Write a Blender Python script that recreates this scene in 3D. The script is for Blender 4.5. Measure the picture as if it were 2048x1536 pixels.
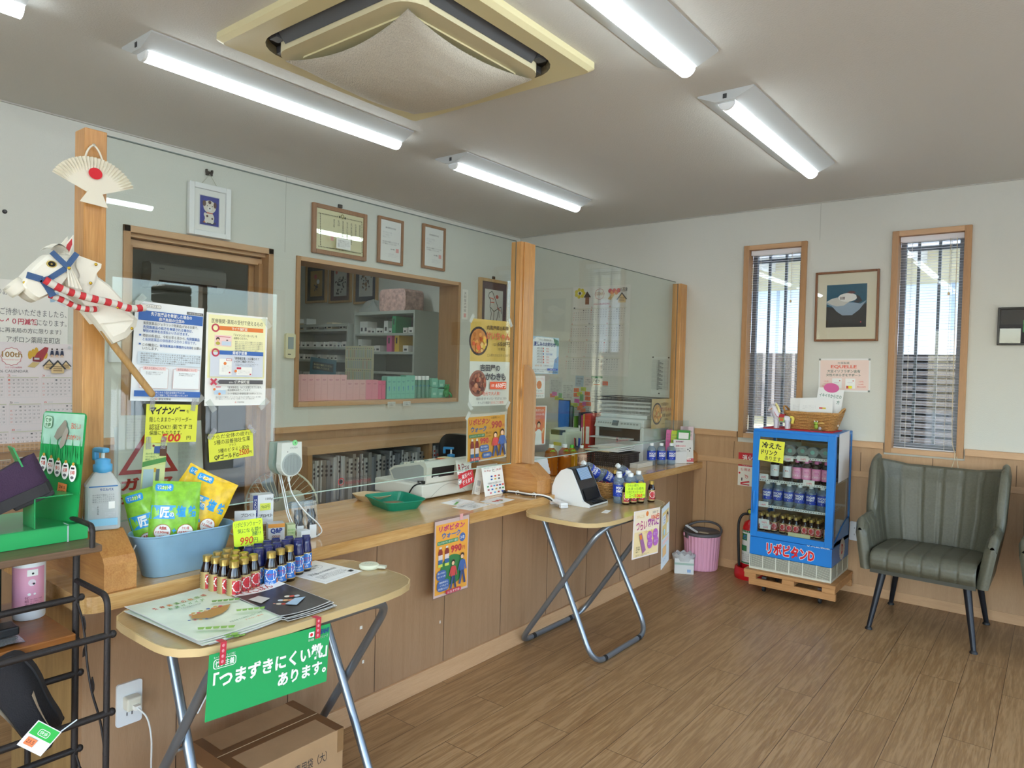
import bpy, math, random
from math import sin, cos, pi, radians, sqrt, atan2
from mathutils import Matrix, Vector
for o in list(bpy.data.objects):
 bpy.data.objects.remove(o)
SC = bpy.context.scene
COL = SC.collection
random.seed(7)
# ------------------------------------------------------------------ camera
cam_data = bpy.data.cameras.new('camera')
cam = bpy.data.objects.new('camera', cam_data)
COL.objects.link(cam)
cam_data.sensor_width = 36.0
cam_data.lens = 1402.36 / 2048 * 36.0
cam_data.clip_start = 0.05
cam_data.clip_end = 200
YAW, PITCH, ROLL = -0.66422859, -0.02358424, 0.02534995
fw = Vector((sin(YAW) * cos(PITCH), cos(YAW) * cos(PITCH), sin(PITCH)))
rt = Vector((cos(YAW), -sin(YAW), 0))
up = rt.cross(fw)
r2 = cos(ROLL) * rt + sin(ROLL) * up
u2 = -sin(ROLL) * rt + cos(ROLL) * up
cm = Matrix((r2, u2, -fw)).transposed().to_4x4()
cm.translation = Vector((0, 0, 1.4))
cam.matrix_world = cm
SC.camera = cam
# ------------------------------------------------------------------ world, sun, exposure
SC.view_settings.view_transform = 'Standard'
SC.view_settings.look = 'None'
SC.view_settings.exposure = 0.0
SC.view_settings.gamma = 1.0
SC.view_settings.use_curve_mapping = False
cy = SC.cycles
cy.use_denoising = True
cy.max_bounces = 8
cy.diffuse_bounces = 5
cy.glossy_bounces = 4
cy.transmission_bounces = 6
cy.transparent_max_bounces = 24
cy.sample_clamp_indirect = 6.0
cy.caustics_reflective = False
cy.caustics_refractive = False
world = bpy.data.worlds.new('world')
SC.world = world
world.use_nodes = True
wn = world.node_tree.nodes
wb = wn['Background']
sky = wn.new('ShaderNodeTexSky')
sky.sky_type = 'NISHITA'
sky.sun_disc = False
sky.sun_elevation = radians(55)
sky.sun_rotation = radians(160)
sky.air_density = 1.0
sky.dust_density = 2.0
world.node_tree.links.new(sky.outputs[0], wb.inputs[0])
wb.inputs[1].default_value = 1.7
sun_d = bpy.data.lights.new('sun', 'SUN')
sun_d.energy = 8.0
sun_d.angle = radians(0.6)
sun_d.color = (1.0, 0.95, 0.87)
sun = bpy.data.objects.new('sun', sun_d)
COL.objects.link(sun)
sun.rotation_euler = (radians(38), radians(-14), 0)
TUBE_STRENGTH = 20.0
# ------------------------------------------------------------------ materials
def lin(h):
 h = h.lstrip('#')
 out = []
 for i in (0, 2, 4):
  c = int(h[i:i + 2], 16) / 255
  out.append(c / 12.92 if c <= 0.04045 else ((c + 0.055) / 1.055) ** 2.4)
 return (out[0], out[1], out[2], 1)
MATS = {}
def new_mat(name):
 m = bpy.data.materials.new(name)
 m.use_nodes = True
 MATS[name] = m
 return m, m.node_tree.nodes, m.node_tree.links
def P(col, rough=0.5, metal=0.0, bump=0.0, scale=60.0, var=0.0, spec=None, emit=0.0, coat=0.0):
 """plain material; bump / var add procedural noise"""
 key = 'p_%s_%s_%s_%s_%s_%s_%s_%s_%s' % (col, rough, metal, bump, scale, var, spec, emit, coat)
 if key in MATS:
  return MATS[key]
 m, n, l = new_mat(key)
 b = n['Principled BSDF']
 b.inputs['Base Color'].default_value = lin(col)
 b.inputs['Roughness'].default_value = rough
 b.inputs['Metallic'].default_value = metal
 if spec is not None:
  b.inputs['Specular IOR Level'].default_value = spec
 if coat:
  b.inputs['Coat Weight'].default_value = coat
 if emit:
  b.inputs['Emission Color'].default_value = lin(col)
  b.inputs['Emission Strength'].default_value = emit
 if bump or var:
  tc = n.new('ShaderNodeTexCoord')
  nz = n.new('ShaderNodeTexNoise')
  nz.inputs['Scale'].default_value = scale
  nz.inputs['Detail'].default_value = 4
  l.new(tc.outputs['Object'], nz.inputs['Vector'])
  if bump:
   bp = n.new('ShaderNodeBump')
   bp.inputs['Strength'].default_value = bump
   bp.inputs['Distance'].default_value = 0.004
   l.new(nz.outputs['Fac'], bp.inputs['Height'])
   l.new(bp.outputs[0], b.inputs['Normal'])
  if var:
   r = n.new('ShaderNodeValToRGB')
   c = lin(col)
   r.color_ramp.elements[0].position = 0.3
   r.color_ramp.elements[1].position = 0.7
   r.color_ramp.elements[0].color = tuple(x * (1 - var) for x in c[:3]) + (1,)
   r.color_ramp.elements[1].color = tuple(min(1, x * (1 + var)) for x in c[:3]) + (1,)
   l.new(nz.outputs['Fac'], r.inputs[0])
   l.new(r.outputs[0], b.inputs['Base Color'])
 return m
def wood(name, dark, light, axis='Y', scale=1.0, rough=0.35, strips=0.0, fine=1.0, coat=0.0, strip_axis='X', knots=0.0):
 """grain stretched along an axis; strips = width of glued staves"""
 if name in MATS:
  return MATS[name]
 m, n, l = new_mat(name)
 b = n['Principled BSDF']
 b.inputs['Roughness'].default_value = rough
 if coat:
  b.inputs['Coat Weight'].default_value = coat
  b.inputs['Coat Roughness'].default_value = 0.12
 tc = n.new('ShaderNodeTexCoord')
 mp = n.new('ShaderNodeMapping')
 s = [14.0 * scale] * 3
 s['XYZ'.index(axis)] = 0.9 * scale
 mp.inputs['Scale'].default_value = s
 l.new(tc.outputs['Object'], mp.inputs[0])
 vec = mp.outputs[0]
 if strips:
  sx = n.new('ShaderNodeSeparateXYZ')
  l.new(tc.outputs['Object'], sx.inputs[0])
  dv = n.new('ShaderNodeMath'); dv.operation = 'DIVIDE'; dv.inputs[1].default_value = strips
  l.new(sx.outputs[strip_axis], dv.inputs[0])
  fl = n.new('ShaderNodeMath'); fl.operation = 'FLOOR'
  l.new(dv.outputs[0], fl.inputs[0])
  wn_ = n.new('ShaderNodeTexWhiteNoise'); wn_.noise_dimensions = '1D'
  l.new(fl.outputs[0], wn_.inputs['W'])
  ad = n.new('ShaderNodeVectorMath'); ad.operation = 'MULTIPLY_ADD'
  l.new(wn_.outputs['Color'], ad.inputs[0])
  ad.inputs[1].default_value = (40, 40, 40)
  l.new(mp.outputs[0], ad.inputs[2])
  vec = ad.outputs[0]
 n1 = n.new('ShaderNodeTexNoise'); n1.inputs['Scale'].default_value = 1.0
 n1.inputs['Detail'].default_value = 5; n1.inputs['Distortion'].default_value = 0.8
 l.new(vec, n1.inputs['Vector'])
 n2 = n.new('ShaderNodeTexNoise'); n2.inputs['Scale'].default_value = 7.0 * fine
 n2.inputs['Detail'].default_value = 3
 l.new(vec, n2.inputs['Vector'])
 mx = n.new('ShaderNodeMath'); mx.operation = 'MULTIPLY_ADD'
 l.new(n2.outputs['Fac'], mx.inputs[0]); mx.inputs[1].default_value = 0.45
 ms = n.new('ShaderNodeMath'); ms.operation = 'MULTIPLY'; ms.inputs[1].default_value = 0.6
 l.new(n1.outputs['Fac'], ms.inputs[0]); l.new(ms.outputs[0], mx.inputs[2])
 val = mx.outputs[0]
 if strips:
  m2 = n.new('ShaderNodeMath'); m2.operation = 'MULTIPLY_ADD'
  l.new(wn_.outputs['Value'], m2.inputs[0]); m2.inputs[1].default_value = 0.22
  m3 = n.new('ShaderNodeMath'); m3.operation = 'SUBTRACT'; m3.inputs[1].default_value = 0.11
  l.new(val, m3.inputs[0]); l.new(m3.outputs[0], m2.inputs[2])
  val = m2.outputs[0]
 rp = n.new('ShaderNodeValToRGB')
 rp.color_ramp.elements[0].position = 0.33
 rp.color_ramp.elements[1].position = 0.72
 rp.color_ramp.elements[0].color = lin(dark)
 rp.color_ramp.elements[1].color = lin(light)
 l.new(val, rp.inputs[0])
 col = rp.outputs[0]
 if knots:
  vo = n.new('ShaderNodeTexVoronoi'); vo.inputs['Scale'].default_value = 1.0
  mk = n.new('ShaderNodeMapping')
  ks = [knots * 1.6] * 3; ks['XYZ'.index(axis)] = knots * 0.7
  mk.inputs['Scale'].default_value = ks
  l.new(tc.outputs['Object'], mk.inputs[0]); l.new(mk.outputs[0], vo.inputs['Vector'])
  kr = n.new('ShaderNodeValToRGB')
  kr.color_ramp.elements[0].position = 0.05; kr.color_ramp.elements[0].color = (1, 1, 1, 1)
  kr.color_ramp.elements[1].position = 0.12; kr.color_ramp.elements[1].color = (0, 0, 0, 1)
  l.new(vo.outputs['Distance'], kr.inputs[0])
  mc = n.new('ShaderNodeMixRGB'); mc.inputs[2].default_value = lin('#5a3013')
  l.new(kr.outputs[0], mc.inputs[0]); l.new(col, mc.inputs[1])
  col = mc.outputs[0]
 l.new(col, b.inputs['Base Color'])
 bp = n.new('ShaderNodeBump'); bp.inputs['Strength'].default_value = 0.12; bp.inputs['Distance'].default_value = 0.002
 l.new(n2.outputs['Fac'], bp.inputs['Height']); l.new(bp.outputs[0], b.inputs['Normal'])
 return m
def clear(name, tint='#ffffff', body=0.0, ior=1.45, rough=0.02, bodycol=None):
 """clear sheet or plastic: see-through with a Fresnel gloss; body = share of diffuse haze"""
 if name in MATS:
  return MATS[name]
 m, n, l = new_mat(name)
 n.remove(n['Principled BSDF'])
 tr = n.new('ShaderNodeBsdfTransparent'); tr.inputs[0].default_value = lin(tint)
 gl = n.new('ShaderNodeBsdfGlossy'); gl.inputs['Roughness'].default_value = rough
 f0 = ((ior - 1) / (ior + 1)) ** 2
 ge = n.new('ShaderNodeNewGeometry')
 dt = n.new('ShaderNodeVectorMath'); dt.operation = 'DOT_PRODUCT'
 l.new(ge.outputs['Incoming'], dt.inputs[0]); l.new(ge.outputs['Normal'], dt.inputs[1])
 def mth(op, a, bb=None):
  q = n.new('ShaderNodeMath'); q.operation = op; q.use_clamp = op == 'SUBTRACT'
  for i_, z_ in enumerate((a, bb)):
   if z_ is None: continue
   if isinstance(z_, (int, float)): q.inputs[i_].default_value = z_
   else: l.new(z_, q.inputs[i_])
  return q.outputs[0]
 ab = mth('ABSOLUTE', dt.outputs['Value'])
 sch = mth('ADD', mth('MULTIPLY', mth('POWER', mth('SUBTRACT', 1.0, ab), 5.0), 1 - f0), f0)
 mx = n.new('ShaderNodeMixShader')
 l.new(sch, mx.inputs[0]); l.new(gl.outputs[0], mx.inputs[2])
 if body:
  df = n.new('ShaderNodeBsdfDiffuse'); df.inputs[0].default_value = lin(bodycol or tint)
  m2 = n.new('ShaderNodeMixShader'); m2.inputs[0].default_value = body
  l.new(tr.outputs[0], m2.inputs[1]); l.new(df.outputs[0], m2.inputs[2])
  l.new(m2.outputs[0], mx.inputs[1])
 else:
  l.new(tr.outputs[0], mx.inputs[1])
 l.new(mx.outputs[0], n['Material Output'].inputs[0])
 return m
# ------------------------------------------------------------------ mesh builder
TXT = {}
def text_mesh(s, bold=0.0):
 k = (s, bold)
 if k not in TXT:
  c = bpy.data.curves.new('t', 'FONT')
  c.body = s
  c.resolution_u = 2
  c.offset = bold
  o = bpy.data.objects.new('t', c)
  COL.objects.link(o)
  bpy.context.view_layer.update()
  me = bpy.data.meshes.new_from_object(o.evaluated_get(bpy.context.evaluated_depsgraph_get()))
  vs = [(v.co.x, v.co.y) for v in me.vertices]
  fs = [tuple(p.vertices) for p in me.polygons]
  bpy.data.objects.remove(o)
  bpy.data.curves.remove(c)
  bpy.data.meshes.remove(me)
  if not vs:
   vs = [(0, 0)]
  x0 = min(v[0] for v in vs); x1 = max(v[0] for v in vs)
  y0 = min(v[1] for v in vs); y1 = max(v[1] for v in vs)
  if s in '一ー-－':
   y0 -= 0.35; y1 += 0.35
  w = max(x1 - x0, 1e-6); h = max(y1 - y0, 1e-6)
  TXT[k] = ([((x - x0) / w, (y - y0) / h) for x, y in vs], fs, w / h)
 return TXT[k]
class B:
 def __init__(s):
  s.v = []; s.f = []; s.fm = []; s.fs = []; s.mats = []
  s.T = Matrix.Identity(4); s.warp = None
 def mi(s, m):
  if m not in s.mats:
   s.mats.append(m)
  return s.mats.index(m)
 def add(s, vs, fs, m, smooth=False):
  o = len(s.v)
  for p in vs:
   if s.warp:
    p = s.warp(p)
   s.v.append((s.T @ Vector(p))[:])
  k = s.mi(m)
  for f in fs:
   s.f.append([i + o for i in f]); s.fm.append(k); s.fs.append(smooth)
  return s
 def box(s, x0, x1, y0, y1, z0, z1, m, taper=None):
  a = b = 0.0
  if taper: a, b = taper
  vs = [(x0, y0, z0), (x1, y0, z0), (x1, y1, z0), (x0, y1, z0),
              (x0 + a, y0 + b, z1), (x1 - a, y0 + b, z1), (x1 - a, y1 - b, z1), (x0 + a, y1 - b, z1)]
  return s.add(vs, [(3, 2, 1, 0), (4, 5, 6, 7), (0, 1, 5, 4), (1, 2, 6, 5), (2, 3, 7, 6), (3, 0, 4, 7)], m)
 def prism(s, poly, a0, a1, m, axis='Z', smooth=False, shrink=None):
  n = len(poly)
  def mk(p, h):
   return {'Z': (p[0], p[1], h), 'Y': (p[0], h, p[1]), 'X': (h, p[0], p[1])}[axis]
  vs = [mk(p, a0) for p in poly]
  if shrink:
   cx = sum(p[0] for p in poly) / n; cy_ = sum(p[1] for p in poly) / n
   vs += [mk((cx + (p[0] - cx) * shrink, cy_ + (p[1] - cy_) * shrink), a1) for p in poly]
  else:
   vs += [mk(p, a1) for p in poly]
  o = len(s.f)
  s.add(vs, [tuple(range(n))[::-1], tuple(range(n, 2 * n))], m)
  return s.add(vs, [(i, (i + 1) % n, n + (i + 1) % n, n + i) for i in range(n)], m, smooth)
 def lathe(s, prof, m, n=20, c=(0, 0, 0), smooth=True, squash=1.0, capb=True, capt=True):
  vs = []
  for r, z in prof:
   for i in range(n):
    a = 2 * pi * i / n
    vs.append((c[0] + r * cos(a), c[1] + r * sin(a) * squash, c[2] + z))
  fs = []
  for j in range(len(prof) - 1):
   for i in range(n):
    fs.append((j * n + i, j * n + (i + 1) % n, (j + 1) * n + (i + 1) % n, (j + 1) * n + i))
  s.add(vs, fs, m, smooth)
  if capb: s.add(vs[:n], [tuple(range(n))[::-1]], m)
  if capt: s.add(vs[-n:], [tuple(range(n))], m)
  return s
 def tube(s, pts, r, m, n=8, closed=False, smooth=True, caps=True):
  pts = [Vector(p) for p in pts]
  N = len(pts)
  rr = r if isinstance(r, (list, tuple)) else [r] * N
  vs = []; prev = None
  for i, p in enumerate(pts):
   if closed:
    t = pts[(i + 1) % N] - pts[i - 1]
   else:
    t = pts[min(i + 1, N - 1)] - pts[max(i - 1, 0)]
   t.normalize()
   if prev is None:
    a = Vector((0, 0, 1)) if abs(t.z) < 0.9 else Vector((1, 0, 0))
    u = t.cross(a).normalized()
   else:
    u = prev - t * prev.dot(t)
    u = u.normalized() if u.length > 1e-6 else t.orthogonal().normalized()
   prev = u
   w = t.cross(u)
   for k in range(n):
    a = 2 * pi * k / n
    vs.append((p + (u * cos(a) + w * sin(a)) * rr[i])[:])
  fs = []
  for j in range(N if closed else N - 1):
   j2 = (j + 1) % N
   for i in range(n):
    fs.append((j * n + i, j * n + (i + 1) % n, j2 * n + (i + 1) % n, j2 * n + i))
  s.add(vs, fs, m, smooth)
  if caps and not closed:
   s.add(vs[:n], [tuple(range(n))[::-1]], m); s.add(vs[-n:], [tuple(range(n))], m)
  return s
 def grid(s, fn, nu, nv, m, smooth=True, thick=None, wrapu=False):
  vs = []
  for j in range(nv + 1):
   for i in range(nu + (0 if wrapu else 1)):
    vs.append(fn(i / nu, j / nv))
  W = nu if wrapu else nu + 1
  fs = []
  for j in range(nv):
   for i in range(nu):
    i2 = (i + 1) % W if wrapu else i + 1
    fs.append((j * W + i, j * W + i2, (j + 1) * W + i2, (j + 1) * W + i))
  s.add(vs, fs, m, smooth)
  if thick:
   s.add([tuple(a + b for a, b in zip(v, thick)) for v in vs], [f[::-1] for f in fs], m, smooth)
  return s
 def ball(s, c, r, m, n=12, sq=(1, 1, 1)):
  def fn(u, v):
   a = 2 * pi * u; b = -pi / 2 + pi * v
   return (c[0] + r * sq[0] * cos(b) * cos(a), c[1] + r * sq[1] * cos(b) * sin(a), c[2] + r * sq[2] * sin(b))
  return s.grid(fn, n, max(6, n // 2 + 2), m, wrapu=True)
def rrect(w, h, r, n=5, cx=0, cy_=0):
 out = []
 for qx, qy, a0 in ((1, 1, 0), (-1, 1, pi / 2), (-1, -1, pi), (1, -1, 3 * pi / 2)):
  for i in range(n + 1):
   a = a0 + pi / 2 * i / n
   out.append((cx + qx * (w / 2 - r) + r * cos(a), cy_ + qy * (h / 2 - r) + r * sin(a)))
 return out
def arc_pts(pts, r, n=5):
 """polyline with rounded corners"""
 pts = [Vector(p) for p in pts]
 out = [pts[0]]
 for i in range(1, len(pts) - 1):
  a, b, c = pts[i - 1], pts[i], pts[i + 1]
  d1 = (a - b); d2 = (c - b)
  k = min(r, d1.length * 0.49, d2.length * 0.49)
  p = b + d1.normalized() * k; q = b + d2.normalized() * k
  for j in range(n + 1):
   t = j / n
   out.append(p * (1 - t) ** 2 + b * 2 * t * (1 - t) + q * t * t)
 out.append(pts[-1])
 return out
def spline(pts, n=8, closed=False):
 P_ = [Vector(p) for p in pts]; N = len(P_); out = []
 for i in range(N if closed else N - 1):
  p0 = P_[i - 1] if (closed or i) else P_[0]; p1 = P_[i]; p2 = P_[(i + 1) % N]
  p3 = P_[(i + 2) % N] if closed or i + 2 < N else P_[-1]
  for j in range(n):
   t = j / n
   out.append(0.5 * ((2 * p1) + (p2 - p0) * t + (2 * p0 - 5 * p1 + 4 * p2 - p3) * t * t + (-p0 + 3 * p1 - 3 * p2 + p3) * t ** 3))
 if not closed: out.append(P_[-1])
 return out
def obj(name, b, parent=None, loc=None, rot=None, bevel=0.0, seg=2, sub=0):
 me = bpy.data.meshes.new(name)
 me.from_pydata(b.v, [], b.f)
 for m in b.mats:
  me.materials.append(m)
 me.polygons.foreach_set('material_index', b.fm)
 me.polygons.foreach_set('use_smooth', b.fs)
 me.update()
 o = bpy.data.objects.new(name, me)
 COL.objects.link(o)
 if parent: o.parent = parent
 if loc: o.location = loc
 if rot: o.rotation_euler = rot
 if bevel:
  md = o.modifiers.new('bevel', 'BEVEL'); md.width = bevel; md.segments = seg
  md.limit_method = 'ANGLE'; md.angle_limit = radians(40)
 if sub:
  md = o.modifiers.new('smooth', 'SUBSURF'); md.levels = sub; md.render_levels = sub
 return o
def tag(o, label, cat, group=None, kind=None):
 o['label'] = label; o['category'] = cat
 if group: o['group'] = group
 if kind: o['kind'] = kind
 return o
def thing(name, label, cat, loc=(0, 0, 0), rotz=0.0, group=None):
 o = bpy.data.objects.new(name, None)
 COL.objects.link(o)
 o.empty_display_size = 0.05
 o.location = loc; o.rotation_euler = (0, 0, rotz)
 return tag(o, label, cat, group)
def struct(name, b, **k):
 o = obj(name, b, **k); o['kind'] = 'structure'
 return o
def dup(root, loc, rotz=None, label=None, group=None, rot=None):
 def cp(o, par):
  c = o.copy(); COL.objects.link(c)
  if par: c.parent = par
  for ch in o.children: cp(ch, c)
  return c
 r = cp(root, None)
 r.location = loc
 if rotz is not None: r.rotation_euler = (0, 0, rotz)
 if rot is not None: r.rotation_euler = rot
 if label: r['label'] = label
 if group: r['group'] = group
 return r
ORD = ['first', 'second', 'third', 'fourth', 'fifth', 'sixth', 'seventh', 'eighth', 'ninth', 'tenth', 'eleventh', 'twelfth', 'thirteenth', 'fourteenth', 'fifteenth', 'sixteenth']
# ------------------------------------------------------------------ printed sheets
INK = P('#26262a', 0.7)
WHITE = P('#f3f3f0', 0.6)
class Sh:
 """a printed sheet: x right, z up, printed side towards -y; drawing uses fractions from the top left"""
 def __init__(s, w, h, m=None, t=0.0006, b=None, T=None, warp=None, nx=1, base=True, radius=0):
  s.w = w; s.h = h; s.b = b or B(); s.k = 0
  s.nx = nx
  if T is not None: s.b.T = T
  s.b.warp = warp
  s.d = 0.0
  if base:
   if radius:
    s.b.prism(rrect(w, h, radius), 0.0, t, m or WHITE, axis='Y')
   elif warp:
    s.d = 0.0002
    s.rect(0, 0, 1, 1, m or WHITE)
   else:
    s.b.box(-w / 2, w / 2, 0.0, t, -h / 2, h / 2, m or WHITE)
 def p(s, u, v): return ((u - 0.5) * s.w, (0.5 - v) * s.h)
 def nxt(s): s.d += 0.00022; return -s.d
 def poly(s, pts, m, layer=True):
  y = s.nxt() if layer else -s.d
  q = [s.p(*p) for p in pts]
  s.b.add([(x, y, z) for x, z in q], [tuple(range(len(q)))[::-1]], m); return s
 def rect(s, u0, v0, u1, v1, m, layer=True):
  y = s.nxt() if layer else -s.d
  n = max(1, int(s.nx * abs(u1 - u0) + 0.999)) if s.nx > 1 else 1
  vs = []
  for i in range(n + 1):
   u = u0 + (u1 - u0) * i / n
   for v in (v0, v1):
    x, z = s.p(u, v); vs.append((x, y, z))
  s.b.add(vs, [(2 * i, 2 * i + 1, 2 * i + 3, 2 * i + 2) for i in range(n)], m, s.b.warp is not None); return s
 def rr(s, u0, v0, u1, v1, m, r=0.3):
  w = abs(u1 - u0) * s.w; h = abs(v1 - v0) * s.h
  cx, cz = s.p((u0 + u1) / 2, (v0 + v1) / 2)
  q = rrect(w, h, min(w, h) * min(r, 0.49), 4, cx, cz)
  y = s.nxt()
  s.b.add([(x, y, z) for x, z in q], [tuple(range(len(q)))[::-1]], m); return s
 def circ(s, u, v, ru, m, n=20, rv=None, ring=0.0, star=0.0):
  cx, cz = s.p(u, v); rx = ru * s.w; rz = rv * s.h if rv else rx
  y = s.nxt()
  q = []
  for i in range(n):
   k = 1.0 - (star if i % 2 else 0.0)
   q.append((cx + rx * k * cos(2 * pi * i / n), y, cz + rz * k * sin(2 * pi * i / n)))
  if ring:
   q += [(cx + rx * (1 - ring) * cos(2 * pi * i / n), y, cz + rz * (1 - ring) * sin(2 * pi * i / n)) for i in range(n)]
   s.b.add(q, [(i, n + i, n + (i + 1) % n, (i + 1) % n) for i in range(n)], m)
  else:
   s.b.add(q, [tuple(range(n))[::-1]], m)
  return s
 def line(s, u0, v0, u1, v1, m, t=0.0012):
  y = s.nxt()
  a = Vector(s.p(u0, v0)); b = Vector(s.p(u1, v1)); d = (b - a)
  if d.length < 1e-9: return s
  nrm = Vector((-d.y, d.x)).normalized() * t / 2
  q = [a + nrm, b + nrm, b - nrm, a - nrm]
  s.b.add([(p.x, y, p.y) for p in q], [(3, 2, 1, 0), (0, 1, 2, 3)][1:], m); return s
 def tx(s, t, u0, v0, u1, v1, m=None, bold=0.0, slant=0.0, rot=0.0, keep=False):
  """text t fitted into the rectangle"""
  vs, fs, asp = text_mesh(t, bold)
  y = s.nxt(); m = m or INK
  w = (u1 - u0); h = (v1 - v0)
  if keep:
   ww = asp * h * s.h / s.w
   if ww < w: u0 += (w - ww) / 2; w = ww
  out = []
  cx, cz = s.p(u0 + w / 2, v0 + h / 2)
  for x, q in vs:
   px, pz = s.p(u0 + (x + slant * (q - 0.5) * h * s.h / (w * s.w)) * w, v1 - q * h)
   if rot:
    dx, dz = px - cx, pz - cz
    px = cx + dx * cos(rot) - dz * sin(rot); pz = cz + dx * sin(rot) + dz * cos(rot)
   out.append((px, y, pz))
  s.b.add(out, fs, m); return s
 def vt(s, t, u0, v0, u1, v1, m=None, bold=0.0):
  """vertical text, one character under the other"""
  n = len(t)
  for i, ch in enumerate(t):
   if ch != ' ':
    a = v0 + (v1 - v0) * i / n; e = (v1 - v0) / n
    s.tx(ch, u0, a + e * 0.08, u1, a + e * 0.92, m, bold, keep=ch in 'ー一')
  return s
 def lines(s, u0, v0, u1, v1, n, m=None, seed=1, text='薬局の受付で確認してくださいますようお願いいたします'):
  """n rows of small print"""
  rnd = random.Random(seed)
  e = (v1 - v0) / n
  for i in range(n):
   k = rnd.randint(0, 6)
   f = 1.0 if i < n - 1 else 0.6 + 0.3 * rnd.random()
   full = max(4, int((u1 - u0) * s.w / (e * s.h * 0.75) * f))
   st = (text[k:] + text)[:min(full, 26)]
   s.tx(st, u0, v0 + e * i + e * 0.14, u0 + (u1 - u0) * f, v0 + e * i + e * 0.86, m)
  return s
def hang(name, sh, loc, rz, label, cat, roll=0.0, group=None, pitch=0.0):
 """place a sheet: rz turns the printed side (0 = towards -y, 90 = towards +x)"""
 o = obj(name, sh.b, loc=loc)
 o.rotation_euler = (Matrix.Rotation(rz, 3, 'Z') @ Matrix.Rotation(pitch, 3, 'X') @ Matrix.Rotation(radians(-roll), 3, 'Y')).to_euler()
 return tag(o, label, cat, group)
R90 = pi / 2
TAPE = clear('clear_tape', '#f4f6f4', 0.12, rough=0.15)
def tape(parent, w, h, u, v, rot, m=None, lx=0.02, lz=0.045):
 """a strip of tape stuck over the edge of a sheet, child of the sheet"""
 b = B()
 b.T = Matrix.Translation(((u - 0.5) * w, -0.0035, (0.5 - v) * h)) @ Matrix.Rotation(rot, 4, 'Y')
 b.box(-lx / 2, lx / 2, 0, 0.0004, -lz / 2, lz / 2, m or TAPE)
 return obj('tape', b, parent)
# ------------------------------------------------------------------ room shell
XC, YE, XB, ZC = -2.127, 4.945, -3.82, 2.55      # counter front, end wall, back wall, ceiling
XR, YN, XBB = 2.3, -1.7, -7.4                    # right wall, wall behind the viewer, far wall of the back room
WALL = P('#d3d4cc', 0.85, bump=0.25, scale=180)
CEIL = P('#cbcac4', 0.9, bump=0.35, scale=140)
OAK = wood('panel_oak', '#9d7a5a', '#ad8a6a', 'Z', 2.2, 0.5, strips=0.401, strip_axis='Y', fine=3)
OAKX = wood('panel_oak_end', '#b08b66', '#c09b76', 'Z', 2.2, 0.5, fine=3)
TRIM = wood('trim_oak', '#bf966e', '#d0a880', 'X', 2.0, 0.4, fine=2)
TRIMY = wood('trim_oak_y', '#bf966e', '#d0a880', 'Y', 2.0, 0.4, fine=2)
FRAME = wood('frame_wood', '#a47a50', '#b98d61', 'Z', 2.0, 0.4, fine=2)
GROOVE = P('#4a3424', 0.8)
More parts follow.
